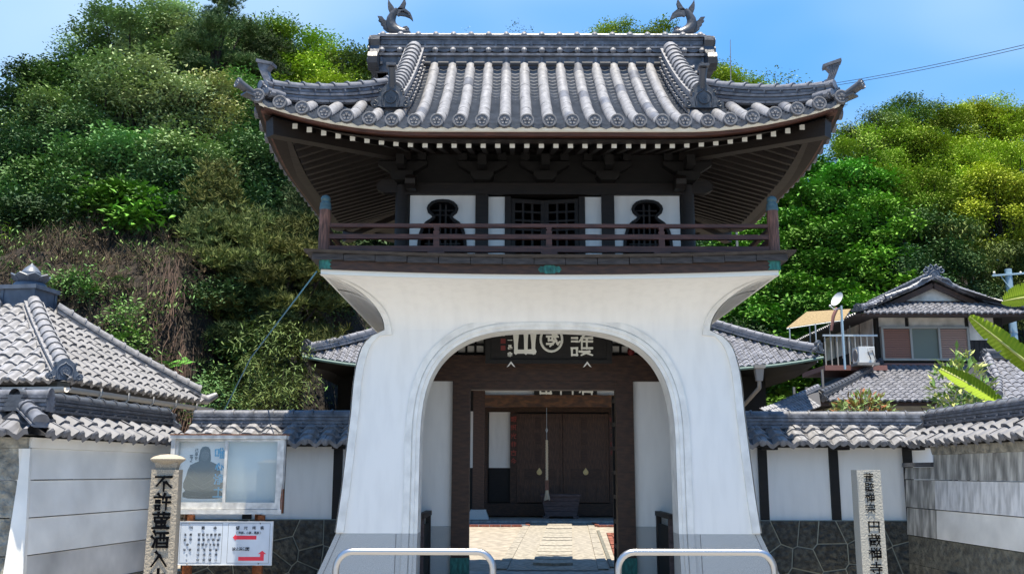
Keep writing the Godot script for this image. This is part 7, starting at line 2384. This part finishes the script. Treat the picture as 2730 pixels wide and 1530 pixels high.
	for q in list:
		tree(q[0], q[1], q[2], q[3], q[4], q[5])
	# dry stalks and tufts over the bare bank, and the floor of the wood
	var stalk := MB.new()
	for k in 3:
		var a := TAU * k / 3
		stalk.tube([Vector3(0.03 * cos(a), 0, 0.03 * sin(a)), Vector3(0.06 * cos(a), 0.5, 0.06 * sin(a)), Vector3(0.22 * cos(a), 0.95, 0.2 * sin(a))], [0.02, 0.016, 0.006], 3, false)
		leaf_shape(stalk, Vector3(0.06 * cos(a), 0.5, 0.06 * sin(a)), Vector3(cos(a + 1), -0.5, sin(a + 1)).normalized(), Vector3.UP, 0.3, 0.035)
	var where := []
	var tint := PackedColorArray()
	while where.size() < 6000:
		var x := rng.randf_range(-20, -1)
		var z := rng.randf_range(-27, -18.6)
		var y := hill(x, z)
		if y < 0.1 or y > 8.5:
			continue
		var sc := rng.randf_range(0.2, 0.6)
		var ba := Basis(Vector3.UP, rng.randf() * TAU) * Basis(Vector3.RIGHT, rng.randf_range(-0.7, 0.7)) * Basis(Vector3.BACK, rng.randf_range(-0.6, 0.6))
		where.append(Transform3D(ba.scaled(Vector3(sc, sc, sc)), Vector3(x, y - 0.03, z)))
		var g := rng.randf_range(0.3, 1.2)
		tint.append(Color(g, g * rng.randf_range(0.85, 1.05), g * 0.9))
	scatter("dry_stalks", "dry brown stalks and fallen stems covering the bare bank on the left", M.straw, stalk.mesh(), where, tint)
	where = []
	tint = PackedColorArray()
	while where.size() < 7000:
		var x := rng.randf_range(-20, 30)
		var z := rng.randf_range(-46, -18.6)
		var y := hill(x, z)
		if y < 0.05:
			continue
		if z > -24 and hill_noise.get_noise_2d(x * 5, z * 5) < -0.12:
			continue
		var sc := rng.randf_range(0.4, 1.0)
		where.append(Transform3D(Basis(Vector3.UP, rng.randf() * TAU).scaled(Vector3(sc, sc, sc)), Vector3(x, y + 0.1, z)))
		var g := rng.randf_range(0.6, 1.3)
		tint.append(Color(g * rng.randf_range(0.9, 1.3), g, g))
	scatter("ground_cover", "green weeds and seedlings growing in patches on the hillside floor", M.leaf_mid, clump_mesh("blade", 7), where, tint)
	# hanging brown vines
	for s in [[-7.55, -22.3, 0.2, 80, "tangle of reddish brown vines hanging down the bare bank"], [-8.3, -22.6, 0.25, 26, "thin pale roots hanging left of the reddish brown vines"]]:
		var v := thing("hanging_vines", s[4], "vines", Vector3(s[0], 0, s[1]), 0.0, "vines on the bank")
		var b := MB.new()
		for k in s[3]:
			var x: float = rng.randfn() * s[2]
			var pts := []
			var z: float = s[1] + 0.3 + rng.randf_range(-0.15, 0.15)
			var y := hill(s[0] + x, s[1] - 0.1) + rng.randf_range(-0.5, 0.3)
			var low := y - rng.randf_range(1.2, 2.6)
			while y > low:
				x += rng.randf_range(-0.06, 0.06)
				z += rng.randf_range(0.02, 0.12)
				y -= 0.2
				pts.append(Vector3(x, maxf(y, hill(s[0] + x, z) + 0.05), z - s[1]))
			b.tube(pts, rng.randf_range(0.004, 0.012), 4, false)
		put("stem", b, M.vine, v)
	garden()

func banana_leaf(label: String, a: Vector3, b: Vector3, w: float, droop: float, roll: float) -> void:
	var t := thing("banana_leaf", label, "plant", a, 0.0, "banana leaves over the right wall")
	var d := b - a
	var n := d.normalized()
	var s := n.cross(Vector3.UP).normalized().rotated(n, roll)
	var up := s.cross(n)
	var m := MB.new()
	m.grid(func(u, v):
		var x: float = u * 2 - 1
		var width := w * pow(sin(PI * clampf(v * 0.94 + 0.05, 0, 1)), 0.55)
		var ripple := 0.016 * sin(v * 150.0) * absf(x)
		width *= 0.62 + 0.38 * smoothstep(0.0, 0.5, absf(fposmod(v * 7.3 + 0.21 * sin(v * 23.0) + (0.4 if x > 0 else 0.0), 1.0) - 0.5) * 9.0)
		return d * v - Vector3.UP * droop * v * v + s * x * width * 0.5 + up * (absf(x) * 0.3 * width + ripple), 8, 90)
	put("blade", m, M.leaf_banana, t)
	var pts := []
	for k in 9:
		var v := k / 8.0
		pts.append(d * v - Vector3.UP * droop * v * v - up * 0.012)
	put("midrib", MB.new().tube(pts, [0.028, 0.026, 0.024, 0.021, 0.018, 0.015, 0.012, 0.008, 0.004], 6), M.leaf_cream, t)

func garden() -> void:
	banana_leaf("large bright banana leaf reaching in from the right edge beside the shuttered window", Vector3(7.0, 2.7, -13.3), Vector3(5.75, 3.62, -13.0), 0.3, 0.0, 0.9)
	banana_leaf("bright banana leaf drooping over the right wall onto its ridge", Vector3(5.62, 2.98, -13.7), Vector3(5.9, 2.42, -12.4), 0.22, 0.1, 1.0)
	banana_leaf("short cut-off banana leaf highest at the right edge", Vector3(7.0, 3.95, -13.2), Vector3(6.22, 3.88, -13.0), 0.34, 0.05, 1.1)
	for q in [["variegated_shrub", "cream and green variegated shrub rising behind the right wall corner", "leaf_cream", "leaf_mid", Vector3(6.1, 0, -14.3), 2.3, 0.72, 0.52, 620],
			["red_tipped_shrub", "reddish tipped round shrub behind the right plaster wall ridge", "leaf_red", "leaf_olive", Vector3(5.65, 0, -17.0), 2.5, 0.52, 0.4, 420]]:
		var t := thing(q[0], q[1], "shrub", q[4])
		var st := MB.new()
		for k in 7:
			var a := TAU * k / 7
			st.tube([Vector3(cos(a), 0, sin(a)) * 0.08, Vector3(cos(a) * 0.2, q[5] * 0.7, sin(a) * 0.2), Vector3(cos(a) * q[6] * 0.7, q[5] + 0.2, sin(a) * q[6] * 0.7)], [0.025, 0.018, 0.006], 5, false)
		put("stems", st, M.bark, t)
		for k in 2:
			var b := MB.new()
			for i in q[8]:
				var d := Vector3(rng.randfn(), rng.randfn(), rng.randfn()).normalized()
				var c := Vector3(0, q[5], 0) + Vector3(d.x * q[6], d.y * q[7], d.z * q[6]) * pow(rng.randf(), 0.4)
				if q[0] == "variegated_shrub" and c.y > q[5]:
					c.x = c.x * 0.55 + 0.05
					c.y += 0.25 * (c.y - q[5]) / q[7] * 2.0
				var e := (d + Vector3(rng.randfn(), rng.randfn() - 0.3, rng.randfn()) * 0.6).normalized()
				leaf_shape(b, c, e, (Vector3.UP + d * 0.6).normalized(), rng.randf_range(0.1, 0.19), 0.055)
			put("foliage", b, M[q[2]] if k == 0 else M[q[3]], t, ID, "stuff")
